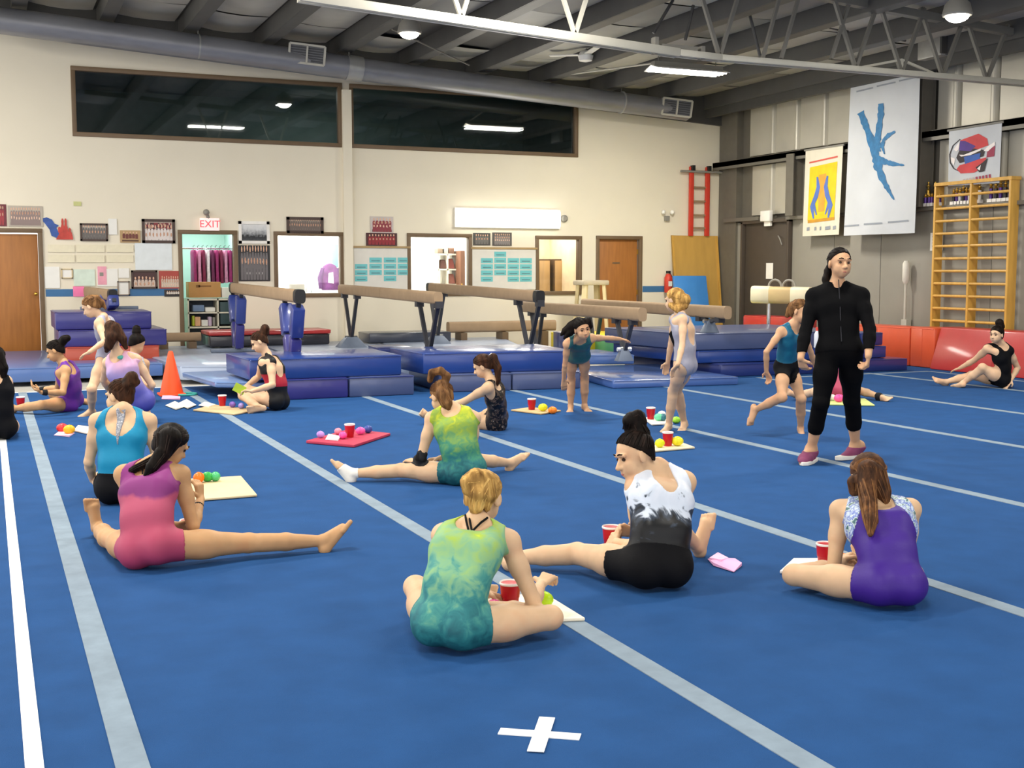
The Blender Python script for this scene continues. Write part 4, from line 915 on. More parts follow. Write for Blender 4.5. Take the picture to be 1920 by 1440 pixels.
# trophies on the ledge
M_gold = mat('trophy_gold', 'C9A24A', .3, .8); M_vio = mat('trophy_violet', '4A2A78', .3, .3); M_marb = mat('trophy_marble', 'E5E1DA', .3); M_blkt = mat('trophy_black', '2A2428', .35)
TZ = WZ+.062
def trophy(y, h, colm, label, group=None):
    t = thing('trophy', label, 'trophy', (13.72, y, TZ), group); X_ = 13.72 if h > .155 else 13.66
    MB().box((X_, y, TZ+.025), (.05, .05, .05) if h < .155 else (.08, .08, .05)).build('base', M_marb, t)
    MB().lathe((X_, y, TZ+.05), [(.028, 0), (.028, h*.6)], 10).build('column', colm, t, smooth=True)
    MB().lathe((X_, y, TZ+.05+h*.6), [(.034, 0), (.02, .02), (.012, .03), (.012, h*.12), (.03, h*.2), (.03, h*.24), (.01, h*.26), (.016, h*.33), (.016, h*.38), (.003, h*.4)], 10).build('figure', M_gold, t, smooth=True)
trophy(RW(1740, 380, 13.72).y, .34, M_gold, 'tall gold column trophy, nearest the tall white banner'); trophy(RW(1753, 380, 13.72).y, .33, M_blkt, 'tall dark column trophy left of the climbing bars')
for k, xx in enumerate((1737, 1744, 1749, 1757, 1763)): trophy(RW(xx, 385, 13.66).y+.02, .15, M_vio, 'small violet trophy left of the climbing bars, %s in its row' % ORD[k], 'violet trophies left of the climbing bars')
for k, xx in enumerate(range(1788, 1842, 6)): trophy(RW(xx, 380, 13.72).y, .19+.05*RNG.random(), (M_blkt, M_vio, M_marb)[k % 3], 'small trophy behind the left climbing bay, %s from its left stile' % ORD[k], 'trophies behind the left climbing bay')
for k, xx in enumerate(range(1858, 1912, 9)): trophy(RW(xx, 372, 13.72).y, .2+.06*RNG.random(), (M_vio, M_blkt)[k % 2], 'small trophy behind the right climbing bay, %s from the middle stile' % ORD[k], 'trophies behind the right climbing bay')

# ================================================================== BACK ROOMS
YC = 22.2
xa, xb = BW(362, 460, YC).x, BW(436, 460, YC).x; z = BW(400, 466, YC).z
rk = thing('clothes_rail', 'steel clothes rail inside the costume room', 'clothes rail', ((xa+xb)/2, YC, 0))
MB().tube([(xa-.25, YC, z), (xb+.2, YC, z)], .014, 8).build('rail', M_chrome, rk); MB().tube([(xa-.25, YC, 0), (xa-.25, YC, z)], .014, 8).build('upright', M_chrome, rk); MB().tube([(xb+.2, YC, 0), (xb+.2, YC, z)], .014, 8).build('upright', M_chrome, rk)
cst = [mat('costume_%s' % n, c, .6, var=.3, scale=16) for n, c in (('magenta', '9C2A6A'), ('plum', '6B2350'), ('rose', 'D48AB0'), ('wine', '7E2048'), ('white', 'E7D8E2'))]
for k in range(10):
    x = xa+(xb-xa)*k/9; zt = z-.03; zb = zt-.58-.05*RNG.random()
    t = thing('costume', 'team costume on the rail, %s from its left end' % ORD[k], 'costume', (x, YC, zb), 'costumes on the rail')
    prof = [(-.03, 1), (.03, 1), (.05, .92), (.045, .55), (.06, 0), (-.06, 0), (-.045, .55), (-.05, .92)]
    MB().hexa([(x+p[0]*.5, YC-.2, zb+p[1]*(zt-zb)) for p in prof], [(x+p[0]*.5, YC+.2, zb+p[1]*(zt-zb)) for p in prof]).build('garment', cst[(0, 2, 3, 4, 1, 0, 3, 2, 0, 1)[k]], t, bevel=.008)
    MB().tube([(x, YC, zt), (x, YC, z+.04), (x+.03, YC, z+.06)], .005, 5).build('hanger_hook', M_black, t)
YS = 21.45
def crect(x0, y0, x1, y1, Y): a = BW(x0, (y0+y1)/2, Y); b = BW(x1, (y0+y1)/2, Y); return a.x, b.x, BW((x0+x1)/2, y1, Y).z, BW((x0+x1)/2, y0, Y).z
x0, x1, z0, z1 = crect(352, 560, 440, 613, YS); sh = thing('cubby_shelf', 'white cubby shelf inside the costume doorway', 'shelf', ((x0+x1)/2, YS+.2, 0))
zb = .0; M_shelf = mat('shelf_cream', 'E0D9C8', .6)
for (a, b, c, d) in ((x0, x1, z1-.03, z1), (x0, x1, (z0+z1)/2-.012, (z0+z1)/2+.012), (x0, x1, z0-.02, z0+.01), (x0, x1, .0, .05)): MB().box(((a+b)/2, YS+.2, (c+d)/2), (b-a, .4, d-c)).build('shelf_board', M_shelf, sh)
xm = BW(409, 585, YS).x
for x in (x0+.012, xm, x1-.012): MB().box((x, YS+.2, z1/2), (.025, .4, z1)).build('upright', M_shelf, sh)
MB().box(((x0+x1)/2, YS+.41, z1/2), (x1-x0, .02, z1)).build('back_panel', mat('shelf_back', '57606A', .7), sh)
def item(nm, label, cat, rc, Y, dp, mtl, bev=.008, group=None):
    a0, a1, b0, b1 = crect(*rc, Y); t = thing(nm, label, cat, ((a0+a1)/2, Y+dp/2, b0), group); MB().box(((a0+a1)/2, Y+dp/2, (b0+b1)/2), (a1-a0, dp, b1-b0)).build('body', mtl, t, bevel=bev); return t, a0, a1, b0, b1
t, a0, a1, b0, b1 = item('cardboard_box', 'brown cardboard box on top of the cubby shelf', 'cardboard box', (354, 529, 414, 558), YS+.02, .32, mat('cardboard', 'C08E56', .7, var=.06), .004)
MB().box(((a0+a1)/2, YS+.018, b0+.2), (.22, .003, .022)).build('print_line', mat('print_brown', '8A5E34', .7), t); MB().box((a0+.16, YS+.018, b0+.2), (.07, .003, .05)).build('print_mark', mat('print_brown', '8A5E34', .7), t)
MB().box(((a0+a1)/2, YS+.18, b1+.002), (a1-a0, .05, .003)).build('tape_strip', mat('box_tape', 'B78A55', .4), t)
t, *_ = item('storage_box', 'white box beside the cardboard box on the cubby shelf', 'box', (416, 539, 438, 558), YS+.04, .25, M_paper); 
item('storage_bin', 'blue grey bin in the upper cubby of the shelf', 'bin', (362, 572, 383, 584), YS+.05, .25, mat('bin_blue', '6E86A8', .5))
item('storage_bin', 'folded white cloth in the upper cubby beside the blue grey bin', 'cloth', (385, 576, 404, 585), YS+.05, .2, M_paper, .02)
for (rc, lb, mt) in [((361, 592, 365, 611), 'thin yellow green folder in the lower cubby', mat('folder_lime', 'B8C43A', .5)), ((366, 594, 376, 611), 'white and orange carton in the lower cubby', mat('carton_peach', 'E8B48A', .6)), ((378, 600, 390, 611), 'low white carton in the lower cubby', M_paper), ((391, 594, 397, 611), 'lilac bottle box in the lower cubby', mat('carton_lilac', 'C9B4CC', .6)), ((399, 595, 404, 611), 'grey narrow box in the lower cubby', M_grey)]:
    item('carton', lb, 'carton', rc, YS+.06, .18, mt, .006)
item('storage_bin', 'dark teal crate filling the right half of the cubby shelf', 'bin', (413, 566, 435, 608), YS+.03, .3, mat('crate_teal', '3E5358', .6))
# office: desk, printer, pink jacket
YO = 22.6; x0, x1, z0, z1 = crect(524, 526, 640, 552, YO)
dk = thing('office_desk', 'pale grey desk inside the brightest window', 'desk', ((x0+x1)/2, YO, 0)); MB().box(((x0+x1)/2, YO+.2, z1-.25), (x1-x0-.1, .5, .04)).build('desk_top', mat('desk_grey', 'C9CDD2', .5), dk)
for x in (x0+.1, x1-.1): MB().box((x, YO+.2, (z1-.25)/2), (.05, .5, z1-.25)).build('leg', M_grey, dk)
zt = z1-.228
for (a, b, h, lb, mt) in [(545, 570, .16, 'grey printer on the office desk', M_grey), (575, 580, .2, 'white cup stand on the office desk', M_paper), (585, 592, .16, 'pale blue jar on the office desk', M_bpaper)]:
    ax, bx2 = BW(a, 530, YO+.1).x, BW(b, 530, YO+.1).x; t = thing('desk_item', lb, lb.split()[1] if lb.startswith('grey') else 'container', ((ax+bx2)/2, YO+.15, zt)); MB().box(((ax+bx2)/2, YO+.15, zt+h/2), (bx2-ax, .2, h)).build('body', mt, t, bevel=.01)
q = BW(620, 520, 22.9); t = thing('jacket', 'pink and purple jacket hanging inside the brightest window', 'jacket', q)
prof = [(-.16, -.25), (.16, -.25), (.2, .0), (.12, .22), (.03, .27), (-.03, .27), (-.12, .22), (-.2, .0)]
MB().hexa([(q.x+a, q.y, q.z+b) for a, b in prof], [(q.x+a, q.y+.12, q.z+b) for a, b in prof]).build('garment', mat('jacket_purple', '6B3A70', .7, var=.5, scale=9), t, bevel=.02); MB().hexa([(q.x-.05, q.y-.005, q.z-.1), (q.x+.06, q.y-.005, q.z-.12), (q.x+.05, q.y-.005, q.z+.1), (q.x-.04, q.y-.005, q.z+.08)], [(q.x-.05, q.y+.002, q.z-.1), (q.x+.06, q.y+.002, q.z-.12), (q.x+.05, q.y+.002, q.z+.1), (q.x-.04, q.y+.002, q.z+.08)]).build('white_print', M_paper, t)
for s_ in (-1, 1): MB().tube([(q.x+s_*.13, q.y+.05, q.z+.17), (q.x+s_*.21, q.y+.02, q.z-.02), (q.x+s_*.2, q.y, q.z-.22)], [.05, .05, .035], 8).build('sleeve', mat('jacket_plum', '553060', .7), t, smooth=True)
MB().tube([(q.x, q.y+.06, q.z+.25), (q.x, q.y+.06, q.z+.4), (q.x+.03, q.y+.06, q.z+.42)], .008, 5).build('hook', M_grey, t)
q = BW(628, 480, 23.2); t = thing('towel', 'teal towel hanging high inside the brightest window', 'towel', q); MB().box(q, (.12, .03, .45)).build('cloth', mat('towel_teal', '7FC6B8', .8), t, bevel=.01)
# store room: shelf with goods, brown cabinet, teal panel
x0, x1, z0, z1 = crect(838, 446, 872, 478, 23.3); bx('wall_panel', ((x0+x1)/2, 23.5, 1.9), (x1-x0+.5, .03, 1.1), M_teal); tag(bpy.data.objects['wall_panel'], kind='structure')
bpy.data.objects['wall_panel'].name = 'wall_store_panel'
x0, x1, z0, z1 = crect(862, 470, 876, 556, 22.3); cb = thing('tall_cabinet', 'tall brown cabinet at the right side inside the store room window', 'cabinet', ((x0+x1)/2, 22.5, 0)); MB().box(((x0+x1)/2+.01, 22.5, z1/2), (x1-x0+.02, .5, z1)).build('cabinet_body', mat('cabinet_brown', '6E4A36', .5), cb, bevel=.005); MB().box((x0+.02, 22.24, z1*.6), (.02, .02, .2)).build('handle', M_brass, cb)
x0, x1, z0, z1 = crect(822, 477, 857, 548, 22.5); ss = thing('store_shelf', 'white shelf unit with goods inside the store room window', 'shelf', ((x0+x1)/2, 22.7, 0))
for zz in (z1, z1-.30, z1-.6): MB().box(((x0+x1)/2, 22.7, zz-.002), (x1-x0, .4, .03)).build('shelf_board', M_shelf, ss)
for x in (x0, (x0+x1)/2, x1): MB().box((x, 22.7, z1/2), (.03, .4, z1)).build('upright', M_shelf, ss)
for k, (f, h, c, lb) in enumerate([(.15, .10, '8C7A66', 'small brown carton at the left on top of the white shelf'), (.4, .13, 'B9B4AA', 'grey carton in the middle on top of the white shelf'), (.68, .11, '7A5A48', 'dark brown carton at the right on top of the white shelf')]):
    x = x0+(x1-x0)*f; t = thing('carton', lb, 'carton', (x, 22.6, z1+.018)); MB().box((x, 22.6, z1+.018+h/2), (.14, .2, h)).build('body', mat('goods_%d' % k, c, .6), t, bevel=.008)
for k, (f, r_, h, c, lb) in enumerate([(.3, 0, .18, '5A3B34', 'dark bag on the upper board of the white shelf'), (.72, 0, .2, '8A4A44', 'red brown bag on the upper board of the white shelf'), (.75, 1, .2, '8E5A50', 'rusty bag on the lower board of the white shelf')]):
    x = x0+(x1-x0)*f; zz = z1-.30*(r_+1)+.018; t = thing('bag', lb, 'bag', (x, 22.6, zz)); MB().hexa([(x-.08, 22.52, zz), (x+.08, 22.52, zz), (x+.08, 22.7, zz), (x-.08, 22.7, zz)], [(x-.05, 22.56, zz+h), (x+.05, 22.56, zz+h), (x+.05, 22.66, zz+h), (x-.05, 22.66, zz+h)]).build('body', mat('bag_%d' % k, c, .7), t, bevel=.02)
# locker room cupboards
for (xa_, xb_, lb) in [(1009, 1032, 'left wooden locker inside the rightmost window opening'), (1038, 1072, 'middle wooden locker inside the rightmost window opening'), (1076, 1087, 'right wooden locker inside the rightmost window opening')]:
    x0, x1, z0, z1 = crect(xa_, 486, xb_, 546, 22.2); t = thing('locker', lb, 'locker', ((x0+x1)/2, 22.4, 0)); MB().box(((x0+x1)/2, 22.4, z1/2), (x1-x0, .4, z1)).build('cabinet_body', mat('locker_dark', '5A4632', .5), t)
    MB().box(((x0+x1)/2, 22.19, z1/2+.02), (x1-x0-.05, .03, z1-.1)).build('door', mat('locker_wood', 'A98A5E', .5, var=.12, scale=3, stretch=(5, 5, .6)), t, bevel=.004)
# ================================================================== GAME PIECES ON THE CARPET
M_cupr = mat('cup_red', 'B5121F', .3, var=.03); M_cupw = mat('cup_white', 'F2EEEA', .35)
def cup(label, p, parent=None, s=1.0, R=None):
    t = thing('plastic_cup', label, 'cup', p); p = Vector(p)
    MB().lathe(p, [(.031*s, 0), (.033*s, .004), (.038*s, .05), (.040*s, .052), (.045*s, .112)], 20).build('cup_body', M_cupr, t, smooth=True)
    rim = MB(); n = 20; vs = []
    for (r, z) in ((.0455, .106), (.048, .112), (.0455, .118), (.042, .114), (.036, .07), (.034, .05)):
        for k in range(n): vs.append(p+Vector((r*math.cos(2*math.pi*k/n), r*math.sin(2*math.pi*k/n), z))*1)
    fs = [[i*n+k, i*n+(k+1) % n, (i+1)*n+(k+1) % n, (i+1)*n+k] for i in range(5) for k in range(n)]+[[5*n+k for k in range(n)]]
    rim.add(vs, fs).build('rim', M_cupw, t, smooth=True); return t
EC = {}
def eggm(c): return mat('egg_'+c, c, .35, var=.03)
def egg(label, x, y, c, z=.0, r=.030, name='plastic_egg'):
    p = G(x, y, z); t = thing(name, label, 'plastic egg', p); a = RNG.random()*6.28; R = Matrix.Rotation(a, 3, 'Z')
    m = MB().ball((0, 0, 0), r, 14, sc=(1.28, 1, 1)); 
    for i in range(len(m.v)): m.v[i] = p+Vector((0, 0, r))+R@m.v[i]
    m.build('shell', eggm(c), t, smooth=True)
    rg = [p+Vector((0, 0, r))+R@Vector((.002, r*1.01*math.cos(k*math.pi/8), r*1.01*math.sin(k*math.pi/8))) for k in range(17)]
    MB().tube(rg, .0022, 5, cap=False).build('seam_ring', eggm(c), t, smooth=True); return t
def bdd(label, cs, c, z=.018, nm='game_board', edge=None):
    P = [G(a, b, z) for a, b in cs]; ctr = sum(P, Vector())/4; ctr.z = 0; t = thing(nm, label, 'board', ctr)
    MB().hexa([Vector((q.x, q.y, .004)) for q in P], [Vector((q.x, q.y, z)) for q in P]).build('board_top', mat('board_'+c, c, .6, var=.06, scale=10), t, bevel=.003); return t
def paper(label, ps, c, z=.004, nm='paper_card'):
    P = [G(a, b, z) for a, b in ps]; ctr = sum(P, Vector())/len(P); t = thing(nm, label, 'paper card', ctr)
    n = len(P); MB().hexa([Vector((q.x, q.y, z-.002)) for q in P], [Vector((q.x, q.y, z+.001+.012*(i % 2))) for i, q in enumerate(P)]).build('sheet', mat('card_'+c, c, .7, var=.04), t); return t
# nearest girl
bdd('cream board under the knee of the nearest girl in green', [(900, 1166), (1097, 1158), (1022, 1112), (900, 1118)], 'EFE6D2')
cup('red cup on the cream board of the nearest girl', G(957, 1141, .018)); egg('lime egg beside the elbow of the nearest girl', 1020, 1138, 'B8E018', .018, .034); egg('pink egg on the cream board of the nearest girl', 926, 1148, 'E0529A', .018, .028)
bdd('tan square board right of the girl in pink leotard', [(345, 938), (482, 927), (452, 892), (340, 898)], 'E6CFA2')
egg('orange egg on the tan board beside the girl in pink', 373, 905, 'F47A1C', .018, .036); egg('green egg in the middle of the tan board', 389, 903, '35B04A', .018, .034); egg('mint green egg at the right on the tan board', 404, 902, '4FC27C', .018, .032)
cup('red cup on the carpet between the legs of the girl in pink', G(354, 1014, 0))
bdd('red foam square with cup and eggs on the open carpet', [(574, 826), (664, 834), (732, 812), (655, 804)], 'B83450', .026)
cup('red cup standing on the red foam square', G(656, 820, .026)); egg('lilac egg at the left corner of the red square', 601, 821, 'B48AD8', .026, .03); egg('pale pink egg on the red square beside the cup', 634, 815, 'E08AA0', .026, .03); egg('hot pink egg in front of the cup on the red square', 643, 823, 'EE4E9E', .026, .032); egg('pink egg right of the cup on the red square', 676, 815, 'E85AA8', .026, .034); egg('dark blue egg on the far edge of the red square', 690, 812, '3A4C9A', .026, .034)
paper('white folded card on the red foam square', [(610, 824), (634, 826), (640, 818), (616, 816)], 'F3E8EA', .030)
bdd('tan board on the carpet behind the girl with patterned leotard', [(958, 768), (1015, 775), (1052, 769), (995, 763)], 'C9A878')
cup('red cup on the tan board behind the patterned leotard', G(997, 768, .018)); egg('yellow egg beside the cup behind the patterned leotard', 1018, 771, 'D9E022', .018, .04); egg('orange egg lying off the tan board behind the patterned leotard', 1036, 776, 'F4821E', 0, .038)
bdd('white board behind the feet of the blonde standing girl', [(1206, 783), (1222, 795), (1262, 793), (1240, 780)], 'E9E4DA')
cup('red cup on the white board at the feet of the blonde girl', G(1220, 786, .018)); egg('mint egg on the white board at the blonde girls feet', 1235, 789, '6AD0A0', .018, .036); egg('dark teal egg on the white board at the blonde girls feet', 1243, 789, '2C6A78', .018, .034); egg('white egg on the white board at the blonde girls feet', 1241, 783, 'ECECEC', .018, .034); egg('lime egg between the ankles of the blonde girl', 1268, 794, '9AD43A', 0, .034)
bdd('cream board with two yellow eggs in front of the blonde girl', [(1222, 845), (1303, 838), (1276, 828), (1222, 831)], 'E8D8B4')
cup('red cup on the cream board in front of the blonde girl', G(1252, 836, .018)); egg('yellow egg left of the cup on the cream board', 1237, 839, 'D6DE1C', .018, .036); egg('yellow egg right of the cup on the cream board', 1270, 836, 'E2DA24', .018, .04)
bdd('tan board before the cross legged girl with red back band', [(362, 768), (440, 776), (480, 768), (400, 758)], 'CDB48A')
cup('red cup on the tan board of the cross legged girl with red back band', G(417, 761, .018)); egg('violet egg beside the red cup of the cross legged girl', 436, 764, '7A5AB0', .018, .032); egg('lilac egg nearest the foot of the cross legged girl', 452, 766, '9A86CC', .018, .03)
for k, (cs, lb) in enumerate([([(310, 760), (330, 768), (348, 762), (328, 754)], 'white card at the left end of the card pile behind the cone'), ([(332, 757), (352, 766), (368, 759), (350, 750)], 'white card in the middle of the card pile'), ([(372, 760), (392, 764), (404, 758), (384, 755)], 'white card between the card pile and the red cup')]): paper(lb, cs, 'EFE9D8', .010+.004*k)
bdd('white board beside the girl in turquoise', [(138, 806), (166, 812), (175, 800), (146, 797)], 'EDE4D6')
egg('red egg on the carpet left of the girl in turquoise', 117, 811, 'E03A3A', 0, .042); egg('yellow egg on the carpet left of the girl in turquoise', 130, 814, 'F2B61E', 0, .042); paper('pink white paper under the red and yellow eggs', [(101, 816), (130, 819), (140, 812), (112, 810)], 'F1C4DC', .004)
cup('red cup beside the foot of the girl in violet', G(39, 764, 0)); egg('orange egg beside the red cup of the girl in violet', 47, 772, 'F58A3A', 0, .045)
paper('pink card on the carpet beside the orange cone', [(303, 748), (338, 749), (338, 743), (305, 742)], 'F2B6D6', .006); 
c = G(349, 741, 0); rg = thing('foam_ring', 'teal foam ring lying at the base of the orange cone', 'ring', c); MB().tube([c+Vector((.12*math.cos(k*math.pi/12), .12*math.sin(k*math.pi/12), .014)) for k in range(25)], .014, 8, cap=False).build('ring_body', mat('ring_teal', '3FA39A', .5), rg, smooth=True)
bdd('lime board behind the standing woman in black', [(1548, 757), (1640, 759), (1622, 747), (1560, 746)], 'CFDB8A'); egg('hot pink egg on the lime board behind the woman in black', 1573, 754, 'F0509A', .018, .045); egg('white egg on the lime board behind the woman in black', 1560, 751, 'EDEDE6', .018, .036)
cup('red cup held by the girl in black and white leotard', AD(1146, 1030, 5.93))
paper('pink folded card on the carpet right of the girl in black and white', [(1327, 1048), (1338, 1060), (1376, 1072), (1391, 1060), (1378, 1047), (1350, 1050)], 'F3B4DE', .006); paper('small pink card overlapping the larger pink card', [(1330, 1046), (1352, 1054), (1366, 1046), (1346, 1040)], 'F6C6E6', .016)
bdd('white board under the shin of the girl in purple', [(1462, 1070), (1600, 1080), (1630, 1046), (1488, 1046)], 'F0ECE6')
cup('red cup on the white board of the girl in purple', G(1547, 1062, .018)); egg('green egg beside the purple leotard', 1603, 1064, '2FB04C', .018, .036); egg('blue egg beside the purple leotard', 1589, 1074, '2A78C8', .018, .034); egg('orange egg behind the hand of the girl in purple', 1582, 1062, 'F08A3C', .018, .032); egg('pink egg near the cup of the girl in purple', 1570, 1054, 'EE9AA8', .018, .03)
q = AD(449, 729, 12.3); t = thing('paper_card', 'lime green card in the hands of the cross legged girl with red back band', 'paper card', q); MB().box(q, (.12, .004, .09), Matrix.Rotation(.5, 3, 'Y')).build('sheet', mat('card_lime', 'B9D23A', .6), t)
q = G(1532, 652, .605); t = thing('water_bottle', 'small bottle with red cap on the mat stack beside the woman in black', 'bottle', q); MB().lathe(q, [(.035, 0), (.037, .01), (.037, .15), (.018, .19)], 14).build('bottle_body', mat('bottle_clear', 'C9CDD6', .2), t, smooth=True); MB().lathe(q+Vector((0, 0, .19)), [(.02, 0), (.02, .04)], 12).build('cap', M_redp, t)
# ================================================================== PEOPLE : smooth signed-distance bodies meshed with surface nets
def V3(p): return np.array([p[0], p[1], p[2]], dtype=np.float32)
class Field:
    INIT = .07
    def __init__(s, lo, hi, h):
        s.h = h; s.lo = np.floor(np.array(lo)/h)*h; n = np.ceil((np.array(hi)-s.lo)/h).astype(int)+1
        s.n = n; s.ax = [(s.lo[i]+np.arange(n[i])*h).astype(np.float32) for i in range(3)]
        s.f = np.full(tuple(n), s.INIT, np.float32)
    def copy(s):
        c = Field.__new__(Field); c.h, c.lo, c.n, c.ax = s.h, s.lo, s.n, s.ax; c.f = s.f.copy(); return c
    def region(s, lo, hi):
        sl = []
        for i in range(3):
            a = int(max(0, math.floor((lo[i]-s.lo[i])/s.h))); b = int(min(s.n[i], math.ceil((hi[i]-s.lo[i])/s.h)+1))
            if b <= a: return None
            sl.append(slice(a, b))
        return tuple(sl)
    def grid(s, sl):
        return (s.ax[0][sl[0]][:, None, None], s.ax[1][sl[1]][None, :, None], s.ax[2][sl[2]][None, None, :])
    def prim(s, p, k=.02, op='u'):
        m = s.INIT+.004
        if p[0] == 'cap':
            _, a, b, ra, rb = p; a = V3(a); b = V3(b); R = max(ra, rb)+m
            sl = s.region(np.minimum(a, b)-R, np.maximum(a, b)+R)
            if sl is None: return
            X, Y, Z = s.grid(sl); d = b-a; L2 = float(d@d)+1e-12
            px, py, pz = X-a[0], Y-a[1], Z-a[2]
            t = np.clip((px*d[0]+py*d[1]+pz*d[2])/L2, 0, 1)
            D = np.sqrt((px-t*d[0])**2+(py-t*d[1])**2+(pz-t*d[2])**2)-(ra+t*(rb-ra))
        else:
            _, c, R3, r = p; c = V3(c); r = np.array(r, np.float32); R = float(max(r))+m
            sl = s.region(c-R, c+R)
            if sl is None: return
            X, Y, Z = s.grid(sl); px, py, pz = X-c[0], Y-c[1], Z-c[2]
            k0 = 0; k1 = 0
            for i in range(3):
                ax = R3[i]; q = px*float(ax[0])+py*float(ax[1])+pz*float(ax[2])
                k0 = k0+(q/r[i])**2; k1 = k1+(q/r[i]**2)**2
            k0 = np.sqrt(k0); D = np.where(k0 < 1e-3, -float(min(r)), k0*(k0-1)/np.maximum(np.sqrt(k1), 1e-6))
        A = s.f[sl]
        if op == 'u':
            h = np.clip(.5+.5*(A-D)/k, 0, 1); s.f[sl] = A*(1-h)+D*h-k*h*(1-h)
        elif op == 's':      # subtract
            D = -D; h = np.clip(.5-.5*(A-D)/k, 0, 1); s.f[sl] = A*(1-h)+D*h+k*h*(1-h)
    def half(s, p, n):       # keep the side where (x-p).n < 0
        X, Y, Z = s.grid((slice(None),)*3); s.f = np.maximum(s.f, ((X-p[0])*n[0]+(Y-p[1])*n[1]+(Z-p[2])*n[2]).astype(np.float32)); return s
    def off(s, d): s.f = s.f-d; return s
    def mesh(s, name, material, parent, smooth_it=0):
        f = s.f; f = np.pad(f, 1, constant_values=.05); lo = s.lo-s.h
        I = f < 0
        c = np.zeros(tuple(x-1 for x in f.shape), np.uint8)
        for dx in (0, 1):
            for dy in (0, 1):
                for dz in (0, 1): c += I[dx:f.shape[0]-1+dx, dy:f.shape[1]-1+dy, dz:f.shape[2]-1+dz]
        act = np.argwhere((c > 0) & (c < 8))
        if len(act) == 0: return None
        idx = np.full(c.shape, -1, np.int32); idx[tuple(act.T)] = np.arange(len(act))
        cor = [(x, y, z) for x in (0, 1) for y in (0, 1) for z in (0, 1)]
        vals = [f[act[:, 0]+x, act[:, 1]+y, act[:, 2]+z] for x, y, z in cor]
        acc = np.zeros((len(act), 3), np.float64); cnt = np.zeros(len(act))
        for i in range(8):
            for j in range(i+1, 8):
                a, b = np.array(cor[i]), np.array(cor[j])
                if abs(a-b).sum() != 1: continue
                va, vb = vals[i], vals[j]; mk = (va < 0) != (vb < 0)
                t = np.where(mk, va/np.where(mk, va-vb, 1), 0)
                acc += (a[None]+t[:, None]*(b-a)[None])*mk[:, None]; cnt += mk
        P = lo+(act+acc/cnt[:, None])*s.h
        quads = []
        for ax in range(3):
            sh = [slice(1, -1)]*3; 
            A = [slice(1, f.shape[i]-1) for i in range(3)]; A[ax] = slice(0, f.shape[ax]-1)
            B = list(A); B[ax] = slice(1, f.shape[ax])
            ia = I[tuple(A)]; ib = I[tuple(B)]; e = np.argwhere(ia != ib)
            if len(e) == 0: continue
            flip = ia[tuple(e.T)]
            base = e.copy()
            for i in range(3):
                if i != ax: base[:, i] += 1
            u, v = [(1, 2), (2, 0), (0, 1)][ax]
            def cell(du, dv):
                q = base.copy(); q[:, u] -= du; q[:, v] -= dv; return idx[q[:, 0], q[:, 1], q[:, 2]]
            q = np.stack([cell(1, 1), cell(0, 1), cell(0, 0), cell(1, 0)], 1)
            q[~flip] = q[~flip][:, ::-1]; quads.append(q)
        Q = np.concatenate(quads); o0 = WL[parent]
        me = bpy.data.meshes.new(name); n = len(P); m = len(Q)
        me.vertices.add(n); me.vertices.foreach_set('co', (P-np.array(o0)).astype(np.float32).ravel())
        me.loops.add(m*4); me.loops.foreach_set('vertex_index', Q.astype(np.int32).ravel())
        me.polygons.add(m); me.polygons.foreach_set('loop_start', np.arange(0, m*4, 4, dtype=np.int32))
        me.update(calc_edges=True); me.validate(); me.shade_smooth()
        return link_mesh(name, me, material, parent)

def skin(name, c):
    m = ramp_mat(name, [(.3, tuple(x*.93 for x in c)), (.55, c), (.75, (c[0], c[1]*.94, c[2]*.92))], scale=7, rough=.5, interp='LINEAR', bump=.04)
    b = m.node_tree.nodes['Principled BSDF']; b.inputs['Specular IOR Level'].default_value = .25; b.inputs['Subsurface Weight'].default_value = .12
    b.inputs['Subsurface Radius'].default_value = (.012, .005, .003); b.inputs['Subsurface Scale'].default_value = 1.0
    return m
def hairm(name, d, l):
    m = ramp_mat(name, [(.28, d), (.5, tuple((a+b)/2 for a, b in zip(d, l))), (.72, l)], scale=34, stretch=(1, 1, .22), rough=.55, interp='LINEAR', detail=4, bump=.35)
    m.node_tree.nodes['Principled BSDF'].inputs['Specular IOR Level'].default_value = .09; return m
def orth(a, b):
    b = b-a*b.dot(a); return b.normalized()
RNP = np.random.RandomState(3)

